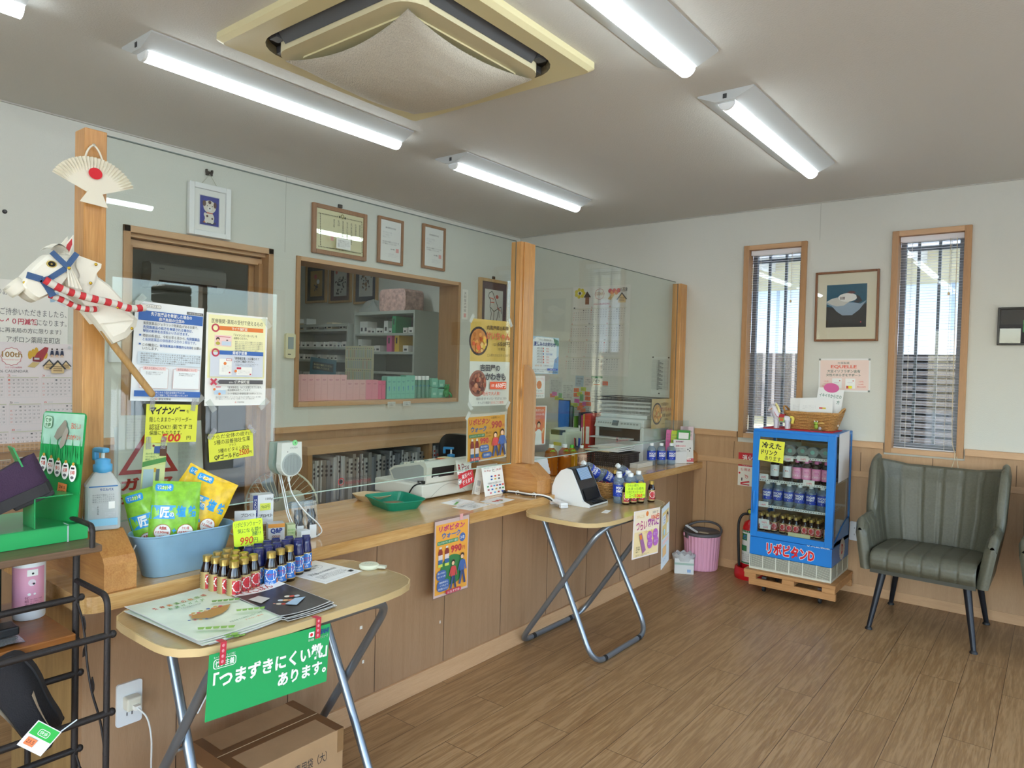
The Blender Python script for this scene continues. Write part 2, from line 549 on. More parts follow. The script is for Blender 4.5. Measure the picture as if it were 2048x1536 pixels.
def floor_mat():
 m, n, l = new_mat('floor_planks')
 b = n['Principled BSDF']
 tc = n.new('ShaderNodeTexCoord')
 mp = n.new('ShaderNodeMapping'); mp.inputs['Rotation'].default_value = (0, 0, pi / 2)
 l.new(tc.outputs['Object'], mp.inputs[0])
 br = n.new('ShaderNodeTexBrick')
 br.offset = 0.37
 br.inputs['Scale'].default_value = 1.0
 br.inputs['Brick Width'].default_value = 0.95
 br.inputs['Row Height'].default_value = 0.16
 br.inputs['Mortar Size'].default_value = 0.0012
 br.inputs['Mortar Smooth'].default_value = 0.2
 br.inputs['Color1'].default_value = (0.45, 0.45, 0.45, 1)
 br.inputs['Color2'].default_value = (0.62, 0.62, 0.62, 1)
 br.inputs['Mortar'].default_value = (0.2, 0.2, 0.2, 1)
 l.new(mp.outputs[0], br.inputs['Vector'])
 ad = n.new('ShaderNodeVectorMath'); ad.operation = 'MULTIPLY_ADD'
 l.new(br.outputs['Color'], ad.inputs[0]); ad.inputs[1].default_value = (60, 60, 60)
 ms = n.new('ShaderNodeMapping'); ms.inputs['Scale'].default_value = (40, 2.2, 1)
 l.new(tc.outputs['Object'], ms.inputs[0]); l.new(ms.outputs[0], ad.inputs[2])
 n1 = n.new('ShaderNodeTexNoise'); n1.inputs['Scale'].default_value = 1.0; n1.inputs['Detail'].default_value = 6; n1.inputs['Distortion'].default_value = 1.6
 l.new(ad.outputs[0], n1.inputs['Vector'])
 n2 = n.new('ShaderNodeTexNoise'); n2.inputs['Scale'].default_value = 6.0; n2.inputs['Detail'].default_value = 3
 l.new(ad.outputs[0], n2.inputs['Vector'])
 mx = n.new('ShaderNodeMath'); mx.operation = 'MULTIPLY_ADD'; mx.inputs[1].default_value = 0.5
 l.new(n2.outputs['Fac'], mx.inputs[0]); l.new(n1.outputs['Fac'], mx.inputs[2])
 m2 = n.new('ShaderNodeMath'); m2.operation = 'MULTIPLY_ADD'; m2.inputs[1].default_value = 0.25
 l.new(br.outputs['Color'], m2.inputs[0]); l.new(mx.outputs[0], m2.inputs[2])
 rp = n.new('ShaderNodeValToRGB')
 rp.color_ramp.elements[0].position = 0.55; rp.color_ramp.elements[0].color = lin('#866443')
 rp.color_ramp.elements[1].position = 1.2; rp.color_ramp.elements[1].color = lin('#a98760')
 e = rp.color_ramp.elements.new(0.85); e.color = lin('#987650')
 l.new(m2.outputs[0], rp.inputs[0])
 mo = n.new('ShaderNodeMixRGB'); mo.inputs[2].default_value = lin('#4b3421')
 l.new(br.outputs['Fac'], mo.inputs[0]); l.new(rp.outputs[0], mo.inputs[1])
 l.new(mo.outputs[0], b.inputs['Base Color'])
 b.inputs['Roughness'].default_value = 0.36
 bp = n.new('ShaderNodeBump'); bp.inputs['Strength'].default_value = 0.15; bp.inputs['Distance'].default_value = 0.002
 l.new(n2.outputs['Fac'], bp.inputs['Height']); l.new(bp.outputs[0], b.inputs['Normal'])
 return m
b = B(); b.box(XBB - 0.1, XR + 0.1, YN - 0.1, YE + 0.1, -0.06, 0, floor_mat()); struct('floor', b)
b = B(); b.box(XBB - 0.1, XR + 0.1, YN - 0.1, YE + 0.1, ZC, ZC + 0.15, CEIL); struct('ceiling', b)
b = B(); b.box(XBB - 0.3, XR + 0.5, YN - 0.4, YE + 0.3, ZC + 0.15, ZC + 0.3, P('#8b8d90', 0.8)); struct('roof_slab', b)
def wall_holes(name, axis, p0, p1, a0, a1, holes, m):
 """wall between planes p0,p1 normal to axis, running a0..a1, with rectangular holes (a0,a1,z0,z1)"""
 b = B()
 def bx(u0, u1, z0, z1):
  if u1 - u0 < 1e-4 or z1 - z0 < 1e-4: return
  if axis == 'Y': b.box(u0, u1, p0, p1, z0, z1, m)
  else: b.box(p0, p1, u0, u1, z0, z1, m)
 u = a0
 for h0, h1, z0, z1 in sorted(holes):
  bx(u, h0, 0, ZC); bx(h0, h1, 0, z0); bx(h0, h1, z1, ZC); u = h1
 bx(u, a1, 0, ZC)
 return struct(name, b)
W2 = (-1.795, -1.378, 0.945, 2.30)     # narrow windows in the end wall: x0,x1,z0,z1
W3 = (-0.858, -0.448, 0.925, 2.31)
DOOR = (1.605, 2.475, 0.0, 2.085)
INNER = (2.64, 4.17, 1.115, 2.07)
wall_holes('wall_end', 'Y', YE, YE + 0.14, XBB, XR + 0.1, [W2, W3], WALL)
wall_holes('wall_back', 'X', XB - 0.12, XB, YN, YE, [DOOR, INNER], WALL)
GLAZ = (2.75, 4.62, 0.0, 2.2)
GLZ2 = (-1.3, 1.9, 0.5, 2.1)
wall_holes('wall_right', 'X', XR, XR + 0.14, YN, YE, [GLAZ, GLZ2], WALL)
wall_holes('wall_near', 'Y', YN - 0.14, YN, XBB, XR + 0.1, [(-1.6, 1.9, 0.0, 2.15)], WALL)
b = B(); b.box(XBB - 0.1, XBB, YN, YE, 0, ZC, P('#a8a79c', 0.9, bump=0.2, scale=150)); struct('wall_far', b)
b = B(); b.box(XBB, XB - 0.12, 1.2, 1.3, 0, ZC, WALL); struct('wall_left', b)
b = B(); b.box(XB, XB + 0.012, YN, YE, ZC - 0.006, ZC, P('#b9b8b0', 0.7)); b.box(XB + 0.012, XR, YE - 0.012, YE, ZC - 0.006, ZC, P('#b9b8b0', 0.7)); struct('trim_1', b)
b = B(); b.box(XB, XB + 0.0008, 2.558, 2.561, 2.08, ZC - 0.006, P('#b3b4ac', 0.8)); b.box(-1.3, -1.297, YE - 0.0008, YE, 2.3, ZC - 0.006, P('#b3b4ac', 0.8)); struct('trim_2', b)
def end_strip(name, x0, x1, z0, z1, d, m, skip=()):
 b = B(); u = x0
 for s0, s1 in skip:
  b.box(u, s0, YE - d, YE, z0, z1, m); u = s1
 b.box(u, x1, YE - d, YE, z0, z1, m)
 return struct(name, b, bevel=0.002)
SK = [(W2[0] - 0.012, W2[1] + 0.012), (W3[0] - 0.012, W3[1] + 0.012)]
end_strip('trim_3', XC + 0.002, XR, 0.945, 0.985, 0.026, TRIM, SK)
b = B()
b.box(XC + 0.002, XR, YE - 0.012, YE, 0.79, 0.912, OAKX)
u = XC + 0.002
for s0, s1 in SK:
 b.box(u, s0, YE - 0.012, YE, 0.912, 0.945, OAKX); u = s1
b.box(u, XR, YE - 0.012, YE, 0.912, 0.945, OAKX)
b.box(XC + 0.002, XR, YE - 0.012, YE, 0.06, 0.752, OAKX)
gx = XC - 0.3
for x in (-2.03, -1.20, -0.80, -0.385, 0.02, 0.42, 0.83, 1.23):
 b.box(x, x + 0.003, YE - 0.0125, YE - 0.011, 0.06, 0.75, GROOVE)
 b.box(x + 0.2, x + 0.203, YE - 0.0125, YE - 0.011, 0.79, 0.912, GROOVE)
struct('wall_end_panelling', b)
end_strip('trim_4', XC + 0.002, XR, 0.752, 0.79, 0.018, TRIM)
end_strip('baseboard_end', XC + 0.012, XR, 0.0, 0.06, 0.016, TRIM)
b = B()
b.box(XB, XB + 0.024, 2.50, YE - 0.03, 0.955, 0.99, TRIMY); b.box(XB, XB + 0.024, YN, 1.57, 0.955, 0.99, TRIMY)
struct('trim_5', b)
b = B(); b.box(XB, XB + 0.01, 2.50, YE - 0.03, 0.05, 0.955, OAK); b.box(XB, XB + 0.01, YN, 1.57, 0.05, 0.955, OAK); struct('wall_back_panelling', b)
b = B()
b.box(XB - 0.13, XB + 0.012, DOOR[0] - 0.0, DOOR[0] + 0.035, 0, DOOR[3], FRAME)
b.box(XB - 0.13, XB + 0.012, DOOR[1] - 0.035, DOOR[1], 0, DOOR[3], FRAME)
b.box(XB - 0.13, XB + 0.012, DOOR[0], DOOR[1], DOOR[3] - 0.035, DOOR[3], TRIMY)
b.box(XB - 0.125, XB - 0.02, DOOR[0] + 0.035, DOOR[1] - 0.035, DOOR[3] - 0.055, DOOR[3] - 0.035, TRIMY)
b.box(XB - 0.125, XB - 0.06, DOOR[0] + 0.035, DOOR[1] - 0.035, DOOR[3] - 0.10, DOOR[3] - 0.06, TRIMY)
b.box(XB - 0.125, XB - 0.055, DOOR[0] + 0.035, DOOR[0] + 0.075, 0, DOOR[3] - 0.09, FRAME)
b.box(XB - 0.10, XB - 0.05, DOOR[1] - 0.06, DOOR[1] - 0.035, 0, DOOR[3] - 0.09, FRAME)
b.box(XB - 0.125, XB - 0.11, DOOR[1] - 0.09, DOOR[1] - 0.035, 0, DOOR[3] - 0.09, FRAME)
struct('door_1', b, bevel=0.002)
b = B()
y0, y1, z0, z1 = INNER
b.box(XB - 0.2, XB + 0.014, y0, y0 + 0.028, z0, z1, FRAME); b.box(XB - 0.2, XB + 0.014, y1 - 0.028, y1, z0, z1, FRAME)
b.box(XB - 0.2, XB + 0.014, y0 + 0.028, y1 - 0.028, z1 - 0.028, z1, TRIMY); b.box(XB - 0.26, XB + 0.018, y0 + 0.028, y1 - 0.028, z0, z0 + 0.03, TRIMY)
struct('window_1', b, bevel=0.002)
ALU = P('#6d7076', 0.4, 0.6)
GLASS = clear('window_glass', '#f4f8f8')
def narrow_window(k, w):
 x0, x1, z0, z1 = w
 b = B(); t = 0.032
 b.box(x0 - 0.005, x0 + t, YE - 0.022, YE + 0.07, z0, z1, FRAME); b.box(x1 - t, x1 + 0.005, YE - 0.022, YE + 0.07, z0, z1, FRAME)
 b.box(x0 + t, x1 - t, YE - 0.022, YE + 0.07, z1 - t, z1, TRIM); b.box(x0 + t, x1 - t, YE - 0.022, YE + 0.07, z0, z0 + t, TRIM)
 o = struct('window_%d' % k, b, bevel=0.002)
 b = B(); f = 0.03
 b.box(x0 + t, x0 + t + f, YE + 0.075, YE + 0.11, z0 + t, z1 - t, ALU); b.box(x1 - t - f, x1 - t, YE + 0.075, YE + 0.11, z0 + t, z1 - t, ALU)
 b.box(x0 + t + f, x1 - t - f, YE + 0.075, YE + 0.11, z1 - t - f, z1 - t, ALU); b.box(x0 + t + f, x1 - t - f, YE + 0.075, YE + 0.11, z0 + t, z0 + t + f, ALU)
 obj('window_sash', b, o)
 b = B(); b.box(x0 + t + f, x1 - t - f, YE + 0.09, YE + 0.094, z0 + t + f, z1 - t - f, GLASS); obj('window_pane', b, o)
 for i in range(3):
  x = x0 + 0.11 + 0.115 * i
  b = B(); b.box(x, x + 0.016, YE + 0.17, YE + 0.19, z0 - 0.05, z1 + 0.03, ALU); obj('grille_bar', b, o)
 b = B()
 for z in (z0 + 0.02, z1 - 0.1): b.box(x0 - 0.02, x1 + 0.02, YE + 0.19, YE + 0.2, z, z + 0.025, ALU)
 obj('grille_rail', b, o)
 return o
narrow_window(2, W2); narrow_window(3, W3)
def glazing(k, axis, p, a0, a1, z0, z1, n, m):
 b = B(); t = 0.05
 def bx(bb, u0, u1, q0, q1, zz0, zz1, mm):
  if axis == 'X': bb.box(q0, q1, u0, u1, zz0, zz1, mm)
  else: bb.box(u0, u1, q0, q1, zz0, zz1, mm)
 for i in range(n + 1):
  u = a0 + (a1 - a0 - t) * i / n
  bx(b, u, u + t, p, p + 0.09, z0, z1, m)
 bx(b, a0, a1, p + 0.001, p + 0.089, z1 - t, z1, m); bx(b, a0, a1, p + 0.001, p + 0.089, z0, z0 + t, m)
 o = struct('window_%d' % k, b)
 b = B(); bx(b, a0 + t, a1 - t, p + 0.04, p + 0.045, z0 + t, z1 - t, GLASS); obj('window_pane', b, o)
 return o
glazing(4, 'X', XR + 0.02, GLAZ[0], GLAZ[1], 0.0, GLAZ[3], 2, FRAME)
glazing(5, 'X', XR + 0.02, GLZ2[0], GLZ2[1], GLZ2[2], GLZ2[3], 3, ALU)
glazing(6, 'Y', YN - 0.12, -1.6, 1.9, 0.0, 2.15, 3, ALU)
# ------------------------------------------------------------------ outdoors
PAVE = P('#c9c5bd', 0.9, var=0.08, scale=8)
b = B()
b.box(-12, 30, -26, YN - 0.14, -0.25, -0.1, PAVE)
b.box(XR + 0.14, 30, YN - 0.14, YE + 0.14, -0.25, -0.1, PAVE)
b.box(-12, 30, YE + 0.14, 26, -0.25, -0.1, PAVE)
struct('ground_outside', b)
b = B()
for i in range(3):
 for j in range(5): b.box(XR + 0.2 + 0.31 * i, XR + 0.5 + 0.31 * i, 2.8 + 0.36 * j, 3.15 + 0.36 * j, -0.1, -0.02, P('#d9d5cc', 0.8))
struct('entrance_pavement', b)
t = thing('steel_fence', 'silver vertical bar fence beyond the entrance glass', 'fence', (4.6, 3.0, -0.1))
FE = P('#b9bdc2', 0.4, 0.5)
b = B()
for i in range(44): b.box(-0.01, 0.01, -2.2 + 0.1 * i, -2.185 + 0.1 * i, 0.35, 1.25, FE)
obj('bars', b, t)
b = B(); b.box(-0.02, 0.02, -2.2, 2.2, 1.25, 1.29, FE); b.box(-0.02, 0.02, -2.2, 2.2, 0.33, 0.36, FE); obj('rail', b, t)
b = B(); b.box(-0.1, 0.1, -2.3, 2.3, 0.0, 0.33, P('#8d8d89', 0.9, bump=0.5)); obj('base_wall', b, t)
b = B()
for i in range(28):
 for s in range(2): b.box(3.05, 3.35, 3.62, 3.92, -0.1 + 0.082 * i, -0.03 + 0.082 * i, P('#bd9d8b', 0.8))
b.box(3.06, 3.34, 3.63, 3.91, -0.1, 2.2, P('#d9cfc4', 0.8)); o = obj('tile_pillar', b); tag(o, 'pink tiled porch pillar outside the entrance glass', 'pillar')
t = thing('neighbour_house', 'cream house with slatted shutters across the lane behind the blinds', 'house', (-1.5, 7.6, -0.1))
b = B(); b.box(-2.6, 2.6, 0, 3.5, 0, 2.75, P('#e6d9b8', 0.9)); obj('wall', b, t)
b = B(); b.box(-2.2, 1.55, -0.03, 0, 1.72, 2.38, P('#e4ecf2', 0.6))
for x in (-1.8, -0.9, -0.35, 0.15, 0.68): b.box(x, x + 0.03, -0.035, 0, 1.72, 2.38, P('#aebccb', 0.6))
obj('window', b, t)
SHUT = P('#3b3634', 0.7)
b = B()
for i in range(13): b.box(-0.08, 1.45, -0.07, -0.02, 0.82 + 0.07 * i, 0.862 + 0.07 * i, SHUT)
b.box(-0.1, -0.05, -0.08, 0, 0.78, 1.72, P('#6a6461', 0.6)); b.box(-0.05, 1.45, -0.018, 0, 0.78, 1.72, P('#221f1f', 0.9)); obj('shutter', b, t)
b = B(); b.box(-1.15, -0.6, -0.08, -0.02, 1.05, 1.72, SHUT)
for i in range(5): b.box(-1.1 + 0.1 * i, -1.07 + 0.1 * i, -0.1, -0.08, 1.05, 1.72, P('#77706c', 0.6))
obj('lattice', b, t)
b = B(); b.box(-3.0, 3.0, -0.7, 0.3, 2.7, 2.76, P('#cfd3d6', 0.7)); b.box(-3.0, 3.0, -0.76, -0.7, 2.62, 2.80, P('#7c7f84', 0.6))
for i in range(7): b.box(-2.4 + 0.7 * i, -2.33 + 0.7 * i, -0.69, 0, 2.58, 2.7, P('#e9e7e2', 0.7))
obj('eaves', b, t)
b = B()
b.grid(lambda u, v: (-3.0 + 6.0 * u, -0.8 + 3.5 * v, 2.82 + 1.5 * v + 0.04 * abs(sin(u * pi * 22))), 132, 6, P('#8f949b', 0.5)); obj('roof', b, t)
b = B(); b.box(-2.5, -1.75, -0.5, -0.05, 0, 1.3, P('#cdd2d8', 0.6)); obj('storage_bin', b, t)
b = B(); b.tube(spline([(-1.35, -1.2, 2.75), (-1.22, -1.2, 2.3), (-1.15, -1.2, 1.7), (-1.2, -1.2, 1.1), (-1.5, -1.2, 0.6)], 6), 0.03, SHUT); o = obj('drain_pipe', b, t)
b = B(); b.box(-2.6, 2.6, -1.3, -1.2, 0, 0.55, P('#d6d8da', 0.9)); o = obj('garden_wall', b, t)
# ------------------------------------------------------------------ ceiling lights
LW = P('#c6cbcc', 0.35)
EM = MATS.get('tube_emit')
m, n_, l_ = new_mat('tube_emit')
n_.remove(n_['Principled BSDF'])
e_ = n_.new('ShaderNodeEmission'); e_.inputs[0].default_value = (0.86, 0.96, 1.0, 1); e_.inputs[1].default_value = TUBE_STRENGTH
l_.new(e_.outputs[0], n_['Material Output'].inputs[0]); EM = m
def ceiling_light(x, y0, label):
 L = 1.265
 t = thing('ceiling_light', label, 'ceiling light', (x, y0 + L / 2, ZC), group='tube lights on the ceiling')
 b = B(); w = 0.118
 prof = [(-w, 0), (-w, -0.006), (-0.04, -0.04), (0.04, -0.04), (w, -0.006), (w, 0)]
 b.prism(prof, -L / 2, L / 2, LW, axis='Y'); obj('reflector', b, t)
 b = B()
 prof = [(0.033 * cos(pi + pi * i / 10), -0.041 + 0.030 * sin(pi + pi * i / 10)) for i in range(11)]
 b.prism(prof, -L / 2 + 0.03, L / 2 - 0.002, EM, axis='Y', smooth=True); obj('tube', b, t)
 b = B(); b.prism([(p[0] * 1.02, p[1] * 1.01) for p in prof], -L / 2 + 0.018, -L / 2 + 0.03, P('#eef2f4', 0.4), axis='Y')
 obj('end_cap', b, t)
 b = B(); b.box(-0.008, 0.008, -L / 2 - 0.002, -L / 2 + 0.004, -0.03, -0.012, P('#3a3d40', 0.6)); obj('switch', b, t)
 return t
ceiling_light(-2.667, 1.158, 'tube ceiling light above the counter, left of the air conditioner')
ceiling_light(-2.667, 2.812, 'tube ceiling light above the mid post, nearest the framed certificates')
ceiling_light(-1.12, 1.16, 'tube ceiling light cut by the top edge of the photo, right of the air conditioner')
ceiling_light(-1.12, 2.79, 'tube ceiling light nearest the windows of the end wall')
ceiling_light(-2.667, -0.46, 'tube ceiling light at the top left corner of the photo')
ceiling_light(-1.12, -0.46, 'tube ceiling light above the viewer, outside the photo')  # lamp out of view, put in for its light
ceiling_light(0.75, 1.16, 'tube ceiling light over the seats, outside the photo')
ceiling_light(-5.0, 3.15, 'tube ceiling light in the back room')  # lamp hidden above the inner window, added to brighten the cabinets
# ------------------------------------------------------------------ ceiling air conditioner
CR = P('#d8cfa4', 0.45); CR2 = P('#d3caa6', 0.5); DK = P('#1d1e20', 0.6); GR = P('#4d4f52', 0.5)
t = thing('ceiling_air_conditioner', 'cream ceiling cassette air conditioner with a grey filter cloth slung under it', 'air conditioner', (-1.905, 1.79, ZC))
H = 0.487
def ring(b, pa, pb, za, zb, m, smooth=False):
 n = len(pa)
 b.add([(p[0], p[1], za) for p in pa] + [(p[0], p[1], zb) for p in pb], [(i, (i + 1) % n, n + (i + 1) % n, n + i) for i in range(n)], m, smooth)
outer = rrect(2 * H, 2 * H, 0.02, 6); hole = rrect(0.80, 0.80, 0.13, 6); inn = rrect(0.70, 0.70, 0.085, 6)
b = B()
ring(b, outer, outer, 0, -0.022, CR); ring(b, outer, [(p[0] * .965, p[1] * .965) for p in outer], -0.022, -0.034, CR)
ring(b, [(p[0] * .965, p[1] * .965) for p in outer], hole, -0.034, -0.030, CR)
ring(b, hole, [(p[0] * .985, p[1] * .985) for p in hole], -0.030, 0.0, P('#77705c', 0.5))
obj('panel', b, t)
b = B(); b.add([(p[0], p[1], -0.004) for p in hole], [tuple(range(len(hole)))], DK)
obj('duct', b, t)
for k in range(4):
 b = B(); b.T = Matrix.Rotation(k * pi / 2, 4, 'Z')
 b.add([(-0.26, 0.352, -0.045), (0.26, 0.352, -0.045), (0.26, 0.385, -0.012), (-0.26, 0.385, -0.012),
           (-0.26, 0.35, -0.040), (0.26, 0.35, -0.040), (0.26, 0.383, -0.007), (-0.26, 0.383, -0.007)],
          [(0, 1, 2, 3), (4, 5, 6, 7), (0, 1, 5, 4), (2, 3, 7, 6)], GR)
 for sx in (-1, 1):
  b.box(sx * 0.285 - 0.02, sx * 0.285 + 0.02, 0.35, 0.385, -0.03, -0.005, GR)
 obj('louver', b, t)
b = B()
b.prism(inn, -0.062, -0.004, CR2, smooth=False); obj('grille_frame', b, t, bevel=0.012, seg=3)
b = B()
b.prism(rrect(0.56, 0.56, 0.03, 4), -0.068, -0.06, CR)
for i in range(9): b.box(-0.25, 0.25, 0.20 - 0.022 * i, 0.206 - 0.022 * i, -0.072, -0.066, P('#8f8a70', 0.5))
obj('intake_grille', b, t)
CLOTH = P('#c3beb0', 0.95, bump=0.8, scale=220, var=0.12)
def clothf(u, v):
 x = (u - 0.5) * 2; y = (v - 0.5) * 2
 k = 0.315
 e = max(abs(x), abs(y))
 sag = (1 - x * x) * (1 - y * y)
 pin = 1 - 0.09 * (1 - x * x) * (abs(y) ** 3) , 1 - 0.09 * (1 - y * y) * (abs(x) ** 3)
 z = -0.078 - 0.10 * sag ** 0.7 - 0.03 * ((1 - x * x) * y ** 8 * (1 if y > 0 else 1.0)) - 0.02 * ((1 - y * y) * x ** 8)
 z += 0.002 * sin(26 * x) * (1 - abs(y)) * 0.6
 return (x * k * pin[1], y * k * pin[0], z)
b = B(); b.grid(clothf, 28, 28, CLOTH, thick=(0, 0, 0.003)); obj('filter_cloth', b, t)
# ------------------------------------------------------------------ counter
WT = 0.742
TOPW = wood('worktop_wood', '#b98a50', '#dbb278', 'Y', 1.6, 0.16, strips=0.052, fine=1.5, coat=0.5)
EDGEW = wood('worktop_edge', '#a66a2c', '#c68c48', 'Y', 2.2, 0.2, fine=1.5, coat=0.4)
PINE = wood('pine_post', '#b07a3e', '#d5a163', 'Z', 1.6, 0.3, fine=1.4, coat=0.25, knots=3.0)
PINEX = wood('pine_block', '#a56b35', '#cc9658', 'X', 1.8, 0.3, fine=1.4, coat=0.25, knots=4.0)
t = thing('reception_counter', 'long oak panelled reception counter front running to the end wall', 'counter', (XC, 2.87, 0))
b = B(); b.box(-0.03, 0, 0.80 - 2.87, YE - 0.004 - 2.87, 0.0, 0.694, OAK)
obj('front_panel', b, t)
for y in (1.068, 1.468, 1.87, 2.268, 2.67, 3.06, 3.457, 3.857, 4.257, 4.657):
 b = B(); b.box(-0.001, 0.0006, y - 2.87 - 0.0015, y - 2.87 + 0.0015, 0.085, 0.694, GROOVE); obj('panel_joint', b, t)
b = B(); b.box(-0.56, -0.03, 0.80 - 2.87, 0.83 - 2.87, 0, 0.694, wood('end_oak_yellow_lit', '#8f7044', '#b09060', 'Z', 2.6, 0.5, fine=3)); obj('end_panel', b, t)  # yellow of the light on this end is put into the oak colour
b = B(); b.box(0, 0.014, 0.80 - 2.87, YE - 0.02 - 2.87, 0, 0.085, TRIMY); obj('baseboard', b, t, bevel=0.002)
WM = P('#e7e2da', 0.6)
for y, z, k in ((1.79, 0.36, 0), (1.80, 0.25, 1), (1.805, 0.22, 1), (2.24, 0.26, 2)):
 b = B(); b.box(0, 0.0012, y - 2.87, y - 2.87 + 0.012 - 0.003 * k, z, z + 0.012, WM); obj('scuff_mark', b, t)
wx0, wx1, wy0, wy1 = -2.695, -2.06, 0.775, YE - 0.004
b = B()
n_ = 6
rc = 0.05
poly = [(wx0, wy0)] + [(wx1 - rc + rc * sin(pi / 2 * i / n_), wy0 + rc - rc * cos(pi / 2 * i / n_)) for i in range(n_ + 1)] + [(wx1, wy1), (wx0, wy1)]
b.prism(poly, 0.696, WT, TOPW)
o = obj('worktop', b, bevel=0.010, seg=3); tag(o, 'long glossy laminated wood worktop on the reception counter', 'worktop')
def post(y0, y1, ztop, label, by0, by1, dx=0.0, ridge=False, bx=-2.10, hz=0.154):
 t = thing('wooden_post', label, 'post', (-2.275 + dx, (y0 + y1) / 2, WT))
 h = (y1 - y0) / 2
 b = B(); cy_ = (y0 + y1) / 2
 if ridge:
  for a, c, d in ((-h, -h + 0.022, 0.0), (-h + 0.022, -h + 0.07, 0.006), (-h + 0.07, h, 0.0)):
   b.box(-0.032, 0.035 + d, a, c, hz, ztop - WT, PINE)
 else:
  b.box(-0.042, 0.03, -h, h, hz, ztop - WT, PINE)
 obj('upright', b, t, bevel=0.003)
 b = B()
 x0 = -2.62 - (-2.275 + dx); x1 = bx - (-2.275 + dx)
 prof = [(x0, 0), (x1, 0), (x1, hz * 0.50), (x1 - 0.012, hz * 0.62), (x1 - 0.09, hz), (x0, hz)]
 b.prism(prof, by0 - cy_, by1 - cy_, PINEX, axis='Y'); obj('foot_block', b, t, bevel=0.003)
 b = B(); b.box(-0.003, 0.003, h if y0 < 1 else -h - 0.0008, h + 0.0008 if y0 < 1 else -h, hz, ztop - WT, P('#6b675d', 0.6)); obj('glazing_slot', b, t)
 return t
post(0.836, 0.897, 2.064, 'square pine post at the left end of the counter behind the toy horse', 0.831, 0.918, bx=-2.069, hz=0.158)
post(2.912, 3.036, 2.06, 'thick ridged pine post in the middle of the counter', 2.912, 3.04, ridge=True)
post(4.84, 4.938, 2.05, 'pine post on the counter against the end wall', 4.85, 4.94, dx=0.02, bx=-2.10, hz=0.11)
b = B()
prof = [(0, 0), (0.073, 0), (0.073, 0.42)] + [(0.073 - 0.073 * (1 - cos(pi / 2 * i / 6)), 0.42 + 0.10 * sin(pi / 2 * i / 6)) for i in range(1, 7)] + [(0, 0.52)]
b.prism(prof, -0.01, 0.01, OAKX, axis='Y')
o = obj('privacy_board', b, loc=(-2.2395, 2.965, WT + 0.155)); tag(o, 'thin oak board with rounded top fixed on the middle post', 'board')
SCREEN = clear('screen_glass', '#f9fcfa', ior=1.52, rough=0.0)
for y0, y1, lab in ((0.8985, 2.911, 'large clear glass screen between the left and middle posts'), (3.037, 4.839, 'clear glass screen between the middle post and the end wall post')):
 t = thing('glass_screen', lab, 'glass screen', (-2.275, (y0 + y1) / 2, 0.896))
 h = (y1 - y0) / 2
 b = B(); b.box(-0.0025, 0.0025, -h, h, 0, 1.165, SCREEN); obj('pane', b, t)
 b = B(); b.box(-0.0026, 0.0026, -h, h, 1.165, 1.1685, P('#56635c', 0.3)); b.box(-0.0026, 0.0026, -h, h, -0.004, 0, P('#b9d1c6', 0.2)); obj('polished_edge', b, t)
t = thing('back_desk', 'wood desk joined behind the worktop under the printer', 'desk', (-2.95, 4.34, 0))
b = B(); b.box(-0.25, 0.2545, -0.60, 0.599, 0.70, WT, TOPW); obj('top', b, t)
b = B(); b.box(-0.24, 0.24, -0.59, -0.56, 0, 0.70, OAKX); obj('side_panel', b, t)
b = B(); b.box(-0.24, 0.24, 0.56, 0.59, 0, 0.70, OAKX); obj('side_panel', b, t)
t = thing('file_shelf', 'low oak shelf of patient files under the inner window', 'shelf', (-3.64, 3.55, 0))
b = B()
for y in (-1.03, -0.02, 1.0): b.box(-0.15, 0.15, y, y + 0.03, 0.0, 0.85, FRAME)
obj('upright', b, t)
b = B(); b.box(-0.15, 0.155, -1.04, 1.04, 0.85, 0.90, TRIMY); obj('top', b, t)
for z in (0.08, 0.48):
 b = B(); b.box(-0.15, 0.15, -1.0, 1.0, z, z + 0.025, TRIMY); obj('shelf_board', b, t)
b = B(); b.box(-0.16, -0.15, -1.03, 1.03, 0.0, 0.85, P('#5c4632', 0.8)); obj('back_panel', b, t)
fcol = ['#8f9296', '#a3a5a8', '#7c7f84', '#b9babb', '#95918a', '#6d7076', '#c8c6c0']
fp = {}
k = 0
rf = random.Random(3)
for row, (z, h0) in enumerate(((0.506, 0.315), (0.106, 0.33))):
 y = 2.57
 while y < 4.52:
  w = rf.uniform(0.022, 0.034)
  if 3.52 < y + w and y < 3.57: y = 3.57
  c = rf.choice(fcol)
  hh = h0 + rf.uniform(-0.035, 0.008)
  b = B(); b.box(-0.13, 0.13 + rf.uniform(-0.02, 0), 0, w - 0.002, 0, hh, P(c, 0.55))
  fx = 0.131
  if rf.random() < 0.5: b.box(0.11, fx, w * 0.25, w * 0.45, hh * 0.15, hh, P('#d9d9d6', 0.5))
  if rf.random() < 0.8:
   mk = P('#b5382f', 0.7) if y > 3.57 else P('#33333a', 0.7)
   for q in range(3): b.box(0.13, fx + 0.0006, w * 0.3, w * 0.75, hh * (0.9 - 0.09 * q) - 0.014, hh * (0.9 - 0.09 * q), mk)
  o = obj('patient_file', b, loc=(-3.645, y, z))
  tag(o, 'grey patient file standing packed in the %s row of the low shelf' % ('upper' if row == 0 else 'lower'), 'file', 'patient files in the %s row of the low shelf' % ('upper' if row == 0 else 'lower'))
  y += w + 0.001
